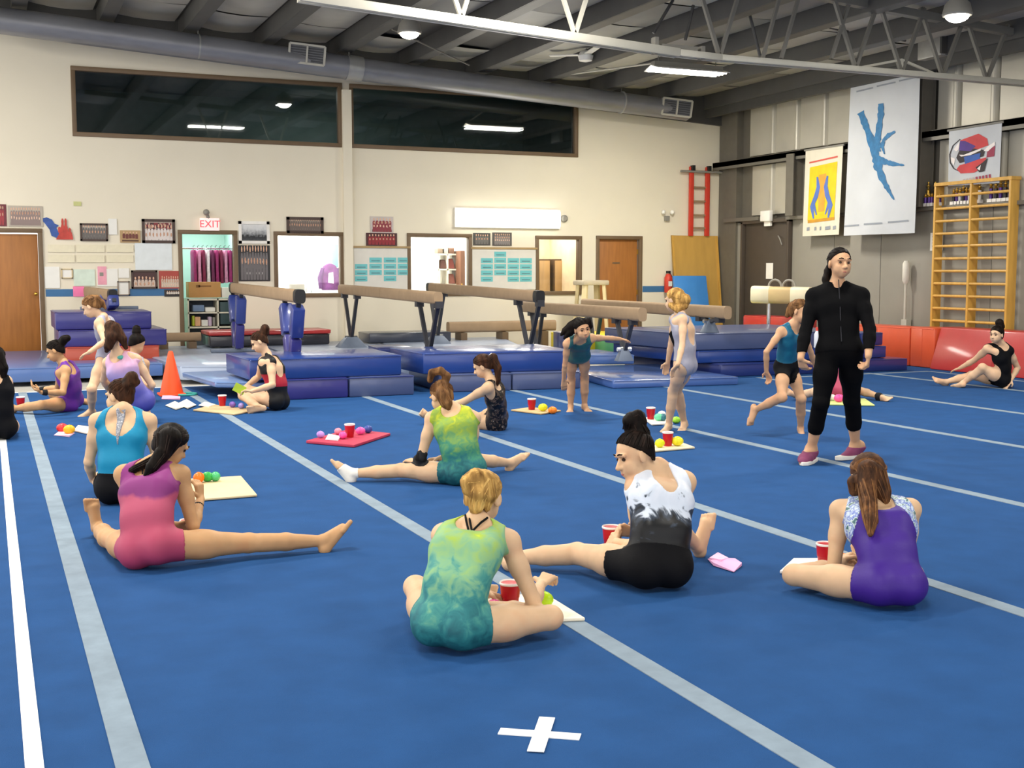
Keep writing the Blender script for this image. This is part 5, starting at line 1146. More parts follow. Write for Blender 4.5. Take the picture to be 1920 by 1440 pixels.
class Person:
    """joints: pixel + bone length (or ground height) -> points in the hall; body in one surface; hair and clothes are parts"""
    def __init__(s, label, stature, h, group=None, age=1.0):
        s.s = stature/1.40; s.h = h; s.label = label; s.J = {}; s.group = group
    L = dict(torso=.42, sh=.135, uarm=.255, farm=.205, thigh=.355, shin=.345, foot=.17, neck=.10)
    def set(s, n, x, y, z): s.J[n] = G(x, y, z); return s.J[n]
    def dep(s, n, x, y, D): s.J[n] = AD(x, y, D); return s.J[n]
    def to(s, n, par, x, y, L, sg=1): s.J[n] = far_at(s.J[par], x, y, (s.L[L] if isinstance(L, str) else L)*s.s, sg); return s.J[n]
    def arm(s, sd, sh, el, wr, hand, e=1, w=1, hd=1, curl=.5, pn=None, shs=None):
        J = s.J
        if sh is not None: J['sh'+sd] = far_at(J['neck'], sh[0], sh[1], s.L['sh']*s.s*1.02, shs if shs else (1 if s.R.dot(CF)*(1 if sd == 'r' else -1) > 0 else -1))
        s.to('el'+sd, 'sh'+sd, el[0], el[1], 'uarm', e); s.to('wr'+sd, 'el'+sd, wr[0], wr[1], 'farm', w)
        s.to('ha'+sd, 'wr'+sd, hand[0], hand[1], .075, hd); J['curl'+sd] = curl; J['pn'+sd] = pn
    def leg(s, sd, kn, an, toe, k=1, a=1, t=1, kz=None, az=None, tz=None):
        J = s.J
        if kz is not None: J['kn'+sd] = G(kn[0], kn[1], kz)
        else: s.to('kn'+sd, 'hi'+sd, kn[0], kn[1], 'thigh', k)
        if az is not None: J['an'+sd] = G(an[0], an[1], az)
        else: s.to('an'+sd, 'kn'+sd, an[0], an[1], 'shin', a)
        if tz is not None: J['to'+sd] = G(toe[0], toe[1], tz)
        else: s.to('to'+sd, 'an'+sd, toe[0], toe[1], 'foot', t)
    def base(s, pel, neck, R, nsg=1, hipR=None, tl=None):
        """pel: point; neck pixel; R: the person's right, camera frame"""
        J = s.J; J['pel'] = pel; s.to('neck', 'pel', neck[0], neck[1], tl or 'torso', nsg)
        s.U = (J['neck']-pel).normalized(); s.R = orth(s.U, cv(*R)); s.F = s.U.cross(s.R)
        hr = cv(*hipR).normalized() if hipR else s.R
        s.HR = hr; J['hil'] = pel-hr*.068*s.s; J['hir'] = pel+hr*.068*s.s
        for sd, q in (('l', -1), ('r', 1)): J['sh'+sd] = J['neck']+s.R*q*.132*s.s-s.U*.025*s.s
    def head(s, px, F, U=(0, 1, 0), dsg=1, size=1.0, neckL=.155):
        J = s.J; J['head'] = far_at(J['neck'], px[0], px[1], neckL*s.s**.5, dsg)
        s.hf = cv(*F).normalized(); s.hu = orth(s.hf, cv(*U)); s.hr = s.hf.cross(s.hu); s.hs = size
    def fix_leg(s, d):
        """keep thigh, shin and foot at human length where the picked points stretch them"""
        J, g = s.J, s.s
        if 'an'+d not in J: return
        h, k, a, t = J['hi'+d], J['kn'+d], J['an'+d], J['to'+d]; Lt, Ls, Lf = s.L['thigh']*g, s.L['shin']*g, s.L['foot']*g
        a2, k2 = a, k; td = (t-a).normalized()
        if not (.74 < (k-h).length/Lt < 1.16 and .74 < (a-k).length/Ls < 1.16):
            v = a-h; L = v.length; v = v/L; L = min(max(L, .4*Lt), .985*(Lt+Ls)); a2 = h+v*L; a2.z = max(a2.z, .045)
            e = (k-h)-v*(k-h).dot(v); e = e.normalized() if e.length > .02 else Vector((0, 0, 1))
            x = (Lt*Lt-Ls*Ls+L*L)/(2*L); k2 = h+v*x+e*math.sqrt(max(0, Lt*Lt-x*x)); k2.z = max(k2.z, .055)
        J['kn'+d], J['an'+d] = k2, a2
        if not .85 < (t-a).length/Lf < 1.15 or a2 is not a: J['to'+d] = a2+td*Lf; J['to'+d].z = max(J['to'+d].z, .012)
    # ---- primitives
    def torso_prims(s, bow=.03, wide=1.0, chest=1.0, belly=1.0):
        J, g = s.J, s.s; P, N, U, R, F = J['pel'], J['neck'], s.U, s.R, s.F; HR = s.HR
        W = P.lerp(N, .36)-F*bow*g; C = P.lerp(N, .70)-F*bow*.8*g; T_ = N-U*.055*g-F*bow*.2*g
        o = []
        hu = orth(HR, U) if True else U; hf = hu.cross(HR)
        for q in (-1, 1):
            p = P+HR*q*.055*g*wide+hu*.02*g; wv = W+(R*.5+HR*.5).normalized()*q*.048*g*wide; c = C+R*q*.062*g*wide*chest; t = T_+R*q*.085*g
            o += [('cap', p, wv, .076*g, .069*g*belly), ('cap', wv, c, .069*g*belly, .076*g*chest), ('cap', c, t, .076*g*chest, .047*g)]
            o += [('cap', N+U*.03*g-F*.008*g, J['sh'+('l' if q < 0 else 'r')], .036*g, .043*g)]
            o += [('cap', t, J['sh'+('l' if q < 0 else 'r')], .050*g, .043*g)]
            o += [('ell', P+HR*q*.055*g*wide-hf*.022*g-hu*.012*g, (HR, hf, hu), (.060*g*wide, .070*g, .078*g))]
        o += [('cap', P+hu*.01*g, W, .085*g, .07*g), ('cap', W, C, .07*g, .076*g), ('cap', C, T_, .074*g, .05*g)]
        return o
    def neck_prims(s):
        J, g = s.J, s.s; hb = J['head']-s.hu*.045-s.hf*.012
        return [('cap', J['neck']-s.U*.01, hb, .042*g**.8, .040*g**.8)]
    def thigh_prims(s):
        J, g = s.J, s.s; o = []
        for d in 'lr':
            if 'kn'+d in J:
                a, b = J['hi'+d], J['kn'+d]; o += [('cap', a, a.lerp(b, .5), .076*g*s.fat, .066*g*s.fat), ('cap', a.lerp(b, .45), b, .067*g*s.fat, .047*g*s.fat)]
        return o
    fat = 1.0
    def shin_prims(s):
        J, g = s.J, s.s; o = []
        for d in 'lr':
            if 'an'+d not in J: continue
            k, a = J['kn'+d], J['an'+d]; ax = (a-k).normalized(); th = (k-J['hi'+d]).normalized()
            back = -(th-ax*th.dot(ax))*-1
            back = (J['hi'+d]-k); back = back-ax*back.dot(ax)
            back = back.normalized() if back.length > .05 else (-(J['to'+d]-a)+ax*(J['to'+d]-a).dot(ax)).normalized()
            o += [('cap', k, k.lerp(a, .5), .046*g, .043*g), ('cap', k.lerp(a, .5), a, .043*g, .027*g), ('cap', k.lerp(a, .16)+back*.014*g, k.lerp(a, .45)+back*.012*g, .042*g, .036*g)]
            o += [('ell', k+(th-ax).normalized()*.012*g, (Vector((1, 0, 0)), Vector((0, 1, 0)), Vector((0, 0, 1))), (.042*g,)*3)]
        return o
    def foot_prims(s, shoe=False):
        J, g = s.J, s.s; o = []
        for d in 'lr':
            if 'to'+d not in J: continue
            k, a, t = J['kn'+d], J['an'+d], J['to'+d]; ax = (a-k).normalized(); td = (t-a).normalized()
            dn = orth(td, ax); sd = td.cross(dn)
            heel = a+dn*.032*g-td*.028*g; ball = a+dn*.040*g+td*.115*g
            if shoe:
                o += [('cap', heel-td*.01, ball, .040*g, .040*g), ('cap', ball, ball+td*.05*g, .040*g, .028*g), ('cap', a, heel+td*.06*g, .042*g, .036*g)]
                continue
            o += [('cap', a, heel, .030*g, .029*g), ('cap', heel, ball-sd*.014*g, .027*g, .021*g), ('cap', heel, ball+sd*.016*g, .025*g, .018*g), ('cap', a, ball-dn*.008*g, .031*g, .020*g)]
            for i in range(5):
                b0 = ball+sd*(-.030+.0152*i)*g+dn*.004*g; ln = (.042, .040, .036, .030, .024)[i]*g; r = (.0138, .0112, .0106, .010, .0095)[i]*g
                if d == 'l': b0 = ball-sd*(-.030+.0152*i)*g+dn*.004*g
                o += [('cap', b0-td*.02*g, b0+td*ln, r, r*.9)]
        return o
    def uarm_prims(s):
        J, g = s.J, s.s; o = []
        for d in 'lr':
            if 'el'+d in J: a, b = J['sh'+d], J['el'+d]; o += [('cap', a, a.lerp(b, .45), .043*g*s.afat, .038*g*s.afat), ('cap', a.lerp(b, .4), b, .038*g*s.afat, .030*g*s.afat)]
        return o
    afat = 1.0
    def farm_prims(s):
        J, g = s.J, s.s; o = []
        for d in 'lr':
            if 'wr'+d in J: a, b = J['el'+d], J['wr'+d]; o += [('cap', a, a.lerp(b, .35), .031*g*s.afat, .032*g*s.afat), ('cap', a.lerp(b, .3), b, .032*g*s.afat, .021*g)]
        return o
    def hand_prims(s):
        J, g = s.J, s.s**.7*.95; o = []
        for d in 'lr':
            if 'ha'+d not in J: continue
            wv, hv = J['wr'+d], J['ha'+d]; D = (hv-wv).normalized(); fa = (wv-J['el'+d]).normalized()
            pn = cv(*J['pn'+d]) if J.get('pn'+d) else (s.F*.2-s.U*.9)
            n = orth(D, pn); sd = D.cross(n)*(1 if d == 'r' else -1)     # towards the thumb
            kn = [wv+D*.072*g+sd*(.026-.0175*i)*g for i in range(4)]
            for i in range(4): o += [('cap', wv+D*.008*g+sd*(.012-.008*i)*g, kn[i], .0125*g, .0112*g)]
            cu = J['curl'+d]
            for i in range(4):
                p = kn[i]; ang = 0
                for j, ln in enumerate((.036, .024, .018)):
                    ang += cu*(.75, .95, .6)[j]; v = D*math.cos(ang)+n*math.sin(ang)
                    q = p+v*ln*g*(.92, 1.04, 1, .82)[i]; o += [('cap', p, q, .0086*g-.0006*j, .0080*g-.0006*j)]; p = q
            p = wv+D*.018*g+sd*.022*g; q = p+(D*.55+sd*.75+n*.25).normalized()*.036*g; r = q+(D*.85+sd*.15+n*(.3+cu*.4)).normalized()*.032*g
            o += [('cap', p, q, .0125*g, .0105*g), ('cap', q, r, .0100*g, .0082*g)]
        return o
    def head_prims(s):
        c, f, u, r = s.J['head'], s.hf, s.hu, s.hr; k = s.hs; B = (r, f, u)
        o = [('ell', c+f*-.008*k+u*.02*k, B, (.070*k, .086*k, .082*k)), ('ell', c+f*.024*k-u*.038*k, B, (.055*k, .058*k, .062*k)), ('ell', c+f*.046*k-u*.078*k, B, (.030*k, .030*k, .024*k)),
             ('cap', c+f*.05*k-u*.05*k+r*.026*k, c+f*.05*k-u*.05*k-r*.026*k, .028*k, .028*k)]
        return o
    def face_prims(s):
        c, f, u, r = s.J['head'], s.hf, s.hu, s.hr; k = s.hs
        o = [('cap', c+f*.078*k-u*.004*k, c+f*.098*k-u*.034*k, .008*k, .0115*k), ('cap', c+f*.088*k-u*.036*k+r*.011*k, c+f*.088*k-u*.036*k-r*.011*k, .0075*k, .0075*k)]
        o += [('cap', c+f*.070*k+u*.016*k+r*.045*k, c+f*.078*k+u*.020*k+r*.012*k, .009*k, .008*k), ('cap', c+f*.070*k+u*.016*k-r*.045*k, c+f*.078*k+u*.020*k-r*.012*k, .009*k, .008*k)]
        o += [('cap', c+f*.078*k-u*.062*k+r*.014*k, c+f*.078*k-u*.062*k-r*.014*k, .0075*k, .0075*k), ('cap', c+f*.074*k-u*.072*k+r*.011*k, c+f*.074*k-u*.072*k-r*.011*k, .008*k, .008*k)]
        for q in (-1, 1):
            o += [('ell', c+f*.058*k-u*.03*k+r*q*.032*k, (r, f, u), (.022*k, .020*k, .020*k)), ('ell', c+r*q*.071*k-f*.004*k-u*.014*k, ((r*.85-f*.5*q).normalized(), (f*.85+r*.5*q).normalized(), u), (.009*k, .020*k, .030*k))]
        return o
    def build(s, skin_m, hair_m, hair=(), clothes=(), face=True, bow=.03, wide=1.0, chest=1.0, belly=1.0, cap_h=.004, strands=0, root=None, fat=1.0, afat=1.0, shoe=None, extra=(), hidden_feet=False, name='person', eyes='dark', strand_m=None, bonus=None):
        s.fat = fat; s.afat = afat
        J = s.J; g = s.s
        for d in 'lr': s.fix_leg(d)
        pts = [v for v in J.values() if isinstance(v, Vector)]
        for ch in hair:
            pts += [q for q in s.hairpts(ch)]
        lo = np.min([V3(p) for p in pts], 0)-.13*g; hi = np.max([V3(p) for p in pts], 0)+.13*g
        o0 = Vector((J['pel'].x, J['pel'].y, 0))
        t = thing(name, s.label, 'person', o0, s.group); s.root = t
        A = Field(lo, hi, s.h)
        for p in s.torso_prims(bow, wide, chest, belly): A.prim(p, .030*g)
        for p in s.thigh_prims(): A.prim(p, .030*g)
        for p in extra: A.prim(p, .03)
        Tt = A.copy()                                   # torso + thighs, for skin-tight clothes
        for p in s.shin_prims(): A.prim(p, .018*g)
        for p in s.uarm_prims(): A.prim(p, .020*g)
        Lb = A.copy()
        for p in s.farm_prims(): A.prim(p, .010*g)
        Ab = A.copy()                                   # + arms and shins
        for p in s.neck_prims(): A.prim(p, .022)
        H = s.head_prims()
        for p in H: A.prim(p, .018)
        if face:
            c, f, u, r = J['head'], s.hf, s.hu, s.hr; k = s.hs
            for q in (-1, 1): A.prim(('ell', c+f*.086*k+u*.000*k+r*q*.030*k, (r, f, u), (.017*k, .014*k, .011*k)), .012, 's')
            for p in s.face_prims(): A.prim(p, .009)
        for p in s.foot_prims(shoe is not None): A.prim(p, (.012*g if p[3] > .014*g else .004) if shoe is None else .02)
        for p in s.hand_prims(): A.prim(p, .006)
        s.F_all = A
        A.mesh('body', skin_m, t)
        # eyes, brows, lips
        if face:
            M_eye = mat('eye_white', 'CFC6BC', .4, var=.02); M_iris = mat('iris_dark', '2E2018', .2); M_lip = mat('lip_rose', 'B4675E', .5); 
            for q in (-1, 1):
                MB().tube([c+f*.076*k+u*.0225*k+r*q*.046*k, c+f*.0845*k+u*.027*k+r*q*.030*k, c+f*.086*k+u*.0235*k+r*q*.014*k], [.0028*k, .004*k, .003*k], 6).build('eyebrow', hair_m, t, smooth=True)
                if eyes == 'dark':
                    MB().ball(c+f*.0705*k-u*.002*k+r*q*.030*k, .0100*k, 10, sc=(1, 1, .8)).build('eye', M_iris, t, smooth=True); continue
                e = MB().ball(c+f*.0695*k-u*.001*k+r*q*.030*k, .0108*k, 12).build('eye', M_eye, t, smooth=True)
                MB().ball(c+f*.0752*k-u*.0025*k+r*q*.030*k, .0070*k, 10).build('iris', M_iris, e, smooth=True)
            MB().tube([c+f*.080*k-u*.066*k+r*.020*k, c+f*.0865*k-u*.0665*k, c+f*.080*k-u*.066*k-r*.020*k], [.002*k, .0055*k, .002*k], 6).build('lips', M_lip, t, smooth=True)
        # hair: a cap on the skull plus locks
        c, f, u, r = J['head'], s.hf, s.hu, s.hr; k = s.hs
        hp = [('ell', c+f*-.010*k+u*.022*k, (r, f, u), (.077*k, .091*k, .087*k)), ('ell', c-f*.035*k-u*.030*k, (r, f, u), (.062*k, .052*k, .052*k))]
        hlo = np.min([V3(c)]+[V3(q) for ch in hair for q in s.hairpts(ch)], 0)-.135; hhi = np.max([V3(c)]+[V3(q) for ch in hair for q in s.hairpts(ch)], 0)+.135
        HF = Field(hlo, hhi, min(s.h, .006)); 
        for p in hp: HF.prim(p, .02)
        pn = f*.68-u*.73; pp = c+pn*cap_h*k; HF.half(pp, (pn.x, pn.y, pn.z))
        for ch in hair:
            q = s.hairpts(ch); rr = [x[3] for x in ch]
            for i in range(len(q)-1): HF.prim(('cap', q[i], q[i+1], rr[i], rr[i+1]), .012)
            if len(q) == 1: HF.prim(('cap', q[0], q[0], rr[0], rr[0]), .012)
        X, Y, Z = HF.grid((slice(None),)*3)             # combed grooves
        HF.f = HF.f+.0016*np.sin((X*CR.x+Y*CR.y)*420+Z*60)*np.sin(Z*35+X*50)
        ho = HF.mesh('hair', hair_m, t)
        if strands: s.strand_mesh(hair, strands, strand_m or hair_m, ho)
        # clothes
        for cl in clothes: s.cloth(cl, Tt, Lb, Ab, A)
        return t
    def hairpts(s, ch):
        """chain entries: (px, py, depth offset from the head, radius) or ('h', f, u, r, radius) in head axes"""
        out = []; D0 = (s.J['head']-EYEP).dot(CF)
        for q in ch: out.append(AD(q[0], q[1], D0+q[2]))
        return out
    def strand_mesh(s, hair, n, m_, ho):
        m = MB(); c, f, u, r = s.J['head'], s.hf, s.hu, s.hr; k = s.hs
        for ch in hair:
            q = s.hairpts(ch); rr = [x[3] for x in ch]
            if len(q) < 2: continue
            for _ in range(n):
                a = RNG.random()*6.283; rad = .75+.35*RNG.random(); pts = []
                for i, p in enumerate(q):
                    d = (q[min(i+1, len(q)-1)]-q[max(0, i-1)]).normalized(); e1 = orth(d, Vector((.3, .5, .8))); e2 = d.cross(e1); a += .25*(RNG.random()-.5)
                    pts.append(p+(e1*math.cos(a)+e2*math.sin(a))*rr[i]*rad)
                m.tube(pts, [.0032]*(len(pts)-1)+[.0012], 4, cap=False)
        root = s.hairpts(hair[0])[0] if hair else c-f*.09
        cc = c+f*-.010*k+u*.022*k; R3 = (.079*k, .093*k, .089*k); v1 = root-cc; v1 = Vector((v1.dot(r)/R3[0], v1.dot(f)/R3[1], v1.dot(u)/R3[2])).normalized()
        for _ in range(n*3):
            a = RNG.random()*6.283; v0 = Vector((math.cos(a)*.95, .55*math.sin(a)+.25, .35*math.sin(a)+.25)); v0 = v0.normalized()
            if (v0.y*.68*R3[1]-v0.z*.73*R3[2]) > .012: v0.z += .5; v0.normalize()
            pts = []
            for i in range(6):
                v = v0.lerp(v1, i/5*.96).normalized(); pts.append(cc+r*v.x*R3[0]+f*v.y*R3[1]+u*v.z*R3[2])
            m.tube(pts, [.0012, .0026, .003, .003, .003, .002], 4, cap=False)
        o = m.build('hair_strands', m_, ho, smooth=True); o['kind'] = 'stuff'
    def cloth(s, cl, Tt, Lb, Ab, A):
        J, g = s.J, s.s; U, R, F = s.U, s.R, s.F; N, P = J['neck'], J['pel']
        kind = cl['kind']; d = cl.get('off', .0055); nm = cl.get('name', kind)
        if kind in ('leotard', 'shorts'):
            C = Tt.copy().off(d)
            for e in 'lr':
                if 'kn'+e in J:
                    a, b = J['hi'+e], J['kn'+e]; v = (b-a).normalized(); st = a+v*cl.get('leg', .055)*g
                    out = s.HR*(1 if e == 'r' else -1)
                    hc = cl.get('hc', .5); C.prim(('cap', st+v*.098*g+out*hc*.05*g, b+v*.1+out*hc*.02*g, .101*g*s.fat, .11*g), .004, 's')
            if kind == 'leotard':
                for e in 'lr':
                    q = 1 if e == 'r' else -1; st = J['sh'+e]; v = (J['el'+e]-st).normalized()
                    lat = max((st-N).dot(R*q), .130*g)-cl.get('ins', .010)*g; p0 = N+R*q*lat-U*.025*g; nn = (R*q*.94+U*.34).normalized(); C.half(p0, (nn.x, nn.y, nn.z))
                sc = cl.get('scoop', (.0, .02, .075))    # (down, back, radius) of the neck opening
                C.prim(('ell', N-U*sc[0]*g-F*sc[1]*g, (R, F, U), (cl.get('scoop_w', .068)*g, .11*g, sc[2]*g)), .004, 's')
                C.prim(('ell', N+U*.04*g+F*.06*g, (R, F, U), (.07*g, .12*g, .10*g)), .004, 's')
                for (dn, bk, rw, rh, lat) in cl.get('holes', ()):
                    C.prim(('ell', N-U*dn*g-F*bk*g+R*lat*g, (R, F, U), (rw*g, .10*g, rh*g)), .004, 's')
                for (pr, pu, pf), (nr, nu, nf) in cl.get('keep', ()):
                    pt = N+R*pr*g+U*pu*g+F*pf*g; nn = (R*nr+U*nu+F*nf).normalized(); C.half(pt, (nn.x, nn.y, nn.z))
                if 'top' in cl: n = U; p = P+U*cl['top']*g; C.half(p, (n.x, n.y, n.z))
            if kind == 'shorts': p = P+U*cl.get('waist', .12)*g; C.half(p, (U.x, U.y, U.z))
        elif kind == 'band':      # sleeve-like piece round a limb: joints a,b fractions f0,f1
            a, b = J[cl['a']], J[cl['b']]; v = (b-a).normalized(); L = (b-a).length
            C = A.copy().off(d); c0 = a+v*L*cl['f0']; c1 = a+v*L*cl['f1']; C.half(c0, (-v.x, -v.y, -v.z)); C.half(c1, (v.x, v.y, v.z))
            X, Y, Z = C.grid((slice(None),)*3); m_ = (c0+c1)/2; rad = cl.get('r', .055)
            dx, dy, dz = X-m_.x, Y-m_.y, Z-m_.z; tt = dx*v.x+dy*v.y+dz*v.z; C.f = np.maximum(C.f, (np.sqrt(np.maximum(dx*dx+dy*dy+dz*dz-tt*tt, 0))-rad).astype(np.float32))
        elif kind == 'jacket':
            C = Ab.copy().off(d)
            for e in 'lr':
                a, b = J['el'+e], J['wr'+e]; v = (b-a).normalized(); C.prim(('cap', b+v*.055, b+v*.15, .06, .07), .004, 's')
            C.prim(('cap', N+U*.075+F*.0, N+U*.2, .068, .09), .004, 's')
            p = P-U*.02*g; C.half(p, (-U.x, -U.y, -U.z))
        elif kind == 'leggings':
            C = Lb.copy().off(d); p = P+U*.06*g; C.half(p, (U.x, U.y, U.z))
            for e in 'lr':
                k, a = J['kn'+e], J['an'+e]; v = (a-k).normalized(); C.prim(('cap', k+v*.345, a+v*.1, .1, .1), .004, 's')
        elif kind == 'foot':
            t = Person.__new__(Person); C = A.copy().off(d); a = J['an'+cl['side']]; k = J['kn'+cl['side']]; v = (a-k).normalized()
            p = a-v*cl.get('up', .04)*g; C.half(p, (-v.x, -v.y, -v.z))
            X, Y, Z = C.grid((slice(None),)*3); m_ = a.lerp(J['to'+cl['side']], .5); C.f = np.maximum(C.f, (np.sqrt((X-m_.x)**2+(Y-m_.y)**2+(Z-m_.z)**2)-.16*g).astype(np.float32))
            if cl.get('toes'):
                tv = (J['to'+cl['side']]-a).normalized(); p = a+tv*cl['toes']*g; C.half(p, (tv.x, tv.y, tv.z))
        o = C.mesh(nm, cl['mat'], s.root)
        if o is not None and cl.get('label'): o['label'] = cl['label']
        return o
# ================================================================== THE CAST
SK1 = skin('skin_fair', (.83, .69, .55)); SK2 = skin('skin_olive', (.76, .59, .42)); SK3 = skin('skin_pale', (.84, .70, .57)); SK4 = skin('skin_warm', (.79, .62, .48))
H_blond = hairm('hair_blonde', (.40, .28, .14), (.88, .70, .40)); H_dark = hairm('hair_black_brown', (.03, .022, .018), (.11, .075, .06)); H_brown = hairm('hair_brown', (.16, .10, .07), (.42, .28, .18))
H_lbrown = hairm('hair_light_brown', (.27, .18, .11), (.58, .42, .26)); H_mid = hairm('hair_mid_brown', (.12, .075, .05), (.32, .20, .13))
def fab(name, c, **k): return mat(name, c, k.pop('rough', .5), var=.05, scale=12, bump=.05, bscale=60, spec=k.pop('spec', .3), **k)
M_gleo = ramp_mat('green_swirl_fabric', [(0, (.09, .34, .38)), (.2, (.15, .45, .47)), (.34, (.26, .55, .52)), (.48, (.46, .66, .52)), (.62, (.53, .69, .46)), (.8, (.60, .71, .26)), (.95, (.78, .83, .14))], scale=19, dist=.7, detail=4, interp='LINEAR', axis=2, amt=.85, lo=.0, hi=.66, rough=.6)
M_gleo2 = ramp_mat('green_swirl_fabric_far', [(0, (.07, .29, .33)), (.25, (.13, .42, .43)), (.42, (.24, .52, .40)), (.58, (.44, .60, .32)), (.75, (.54, .64, .22)), (1, (.76, .78, .16))], scale=22, dist=.7, detail=4, interp='LINEAR', axis=2, amt=.8, lo=.02, hi=.56, rough=.6)
M_pink = ramp_mat('pink_fabric', [(0, (.62, .22, .36)), (.3, (.66, .26, .37)), (.54, (.68, .30, .41)), (.57, (.48, .17, .42)), (.72, (.54, .21, .48)), (1, (.60, .25, .52))], scale=9, interp='LINEAR', axis=2, amt=.12, lo=0, hi=.62, rough=.58, stretch=(1, 1, .3))
M_turq = fab('turquoise_fabric', '0E86AE', rough=.5); M_blk = fab('black_fabric', '0A0A0E', rough=.75, spec=.15); M_purple = fab('royal_purple_fabric', '3A1C80', rough=.52)
M_bw = ramp_mat('black_white_splash_fabric', [(0, (.03, .03, .04)), (.45, (.05, .06, .08)), (.55, (.22, .26, .32)), (.62, (.80, .84, .90)), (1, (.88, .90, .95))], scale=8, dist=1.6, detail=3, interp='LINEAR', axis=2, amt=1.0, lo=.10, hi=.56, rough=.4)
M_camo = ramp_mat('dark_pattern_fabric', [(0, (.06, .06, .07)), (.47, (.10, .09, .10)), (.54, (.40, .33, .28)), (.60, (.12, .11, .12)), (.68, (.72, .68, .62)), (.74, (.10, .10, .11))], scale=26, dist=1.0, rough=.45, interp='CONSTANT')
M_dteal = ramp_mat('dark_teal_fabric', [(0, (.10, .24, .30)), (.5, (.16, .36, .38)), (1, (.24, .46, .44))], scale=10, interp='LINEAR', rough=.4)
M_btop = ramp_mat('blue_teal_fabric', [(0, (.08, .28, .42)), (.5, (.10, .36, .48)), (1, (.16, .50, .58))], scale=9, interp='LINEAR', rough=.4)
M_silver = ramp_mat('silver_fabric', [(0, (.40, .42, .48)), (.5, (.60, .60, .66)), (1, (.75, .74, .78))], scale=6, interp='LINEAR', rough=.35)
M_lav = ramp_mat('lavender_blue_fabric', [(0, (.24, .25, .58)), (.35, (.36, .36, .68)), (.6, (.62, .56, .76)), (.8, (.80, .62, .74)), (1, (.86, .66, .74))], scale=5, interp='LINEAR', axis=2, amt=.2, lo=.1, hi=.72, rough=.4)
M_viol = fab('violet_fabric', '663093', rough=.4); M_redf = fab('red_fabric', 'B02238', rough=.45); M_lgrey = ramp_mat('lace_fabric', [(.4, (.70, .70, .72)), (.55, (.46, .48, .52)), (.7, (.82, .82, .84))], scale=70, mode='noise', interp='LINEAR', rough=.6)
M_strapf = ramp_mat('floral_strap_fabric', [(.38, (.74, .80, .88)), (.48, (.30, .38, .70)), (.56, (.80, .86, .86)), (.64, (.26, .40, .42))], scale=40, interp='LINEAR', rough=.45)
M_rband = ramp_mat('black_red_band_fabric', [(0, (.06, .06, .07)), (.40, (.06, .06, .07)), (.42, (.66, .12, .2)), (.62, (.62, .10, .18)), (.64, (.06, .06, .07))], scale=3, interp='CONSTANT', axis=2, amt=.08, lo=0, hi=.6, rough=.55)
M_brace = fab('brace_black', '1B1B1E', rough=.8); M_sock = fab('bandage_white', 'E6E2DA', rough=.85)
M_jkt = fab('jacket_black', '0A0A0C', rough=.9, spec=.08); M_legg = fab('leggings_black', '08080A', rough=.85, spec=.08); M_shoe = fab('shoe_plum', '7B3A5C', rough=.7)
S_blond = hairm('blonde_strands', (.60, .44, .22), (.95, .80, .50)); S_brown = hairm('brown_strands', (.28, .18, .11), (.56, .39, .24)); S_dark = hairm('dark_strands', (.05, .04, .035), (.20, .15, .13))
N1, N2, N3 = .0056, .0070, .0088

# 1 blonde girl, green swirl leotard, nearest the viewer
p = Person('girl in green swirl leotard with blonde folded ponytail, sitting cross legged nearest the tape cross', 1.40, N1)
p.base(G(842, 1172, .098), (892, 990), (1, .05, .22), 1)
p.arm('r', (953, 1016), (1000, 1126), (1014, 1096), (1030, 1078), 1, 1, 1, .9, (-.3, -.6, .3))
p.arm('l', (832, 1004), (842, 1100), (905, 1108), (935, 1118), 1, 1, 1, .8, (.3, -.8, 0))
J = p.J; J['knr'] = G(1030, 1158, .085); J['anr'] = G(900, 1138, .05); J['tor'] = G(850, 1128, .045)
J['knl'] = far_at(J['hil'], 772, 1108, .355, 1); J['knl'] = G(776, 1112, .15); J['anl'] = G(868, 1112, .05); J['tol'] = G(905, 1112, .045)
p.head((905, 930), (.35, -.38, -1), (.12, 1, -.25), 1, 1.0)
p.build(SK1, H_blond, [[(900, 902, -.085, .035), (893, 897, -.10, .040), (880, 905, -.10, .036), (878, 918, -.10, .026)], [(905, 898, -.09, .036), (897, 925, -.115, .036), (893, 950, -.105, .028), (890, 968, -.085, .012)], [(915, 900, -.085, .03), (918, 930, -.095, .026), (913, 955, -.085, .012)]],
        [dict(kind='leotard', mat=M_gleo, ins=-.004, scoop=(.0, .02, .06), scoop_w=.075, leg=.05, arm=.050)], bow=.045, wide=1.08, chest=.98, strands=60, strand_m=S_blond)
# crossed straps on her bare upper back
bk = p.J['neck']-p.F*.052-p.U*.015
m = MB()
for a0, b0 in ((-.045, .0), (-.028, .014), (.05, .012)):
    MB().tube([p.J['neck']+p.R*a0+p.U*.035-p.F*.035, p.J['neck']+p.R*(a0*.6+b0*.4)-p.U*.0-p.F*.055, p.J['neck']+p.R*b0-p.U*.05-p.F*.068], .0045, 6).build('back_strap', M_blk, p.root, smooth=True)
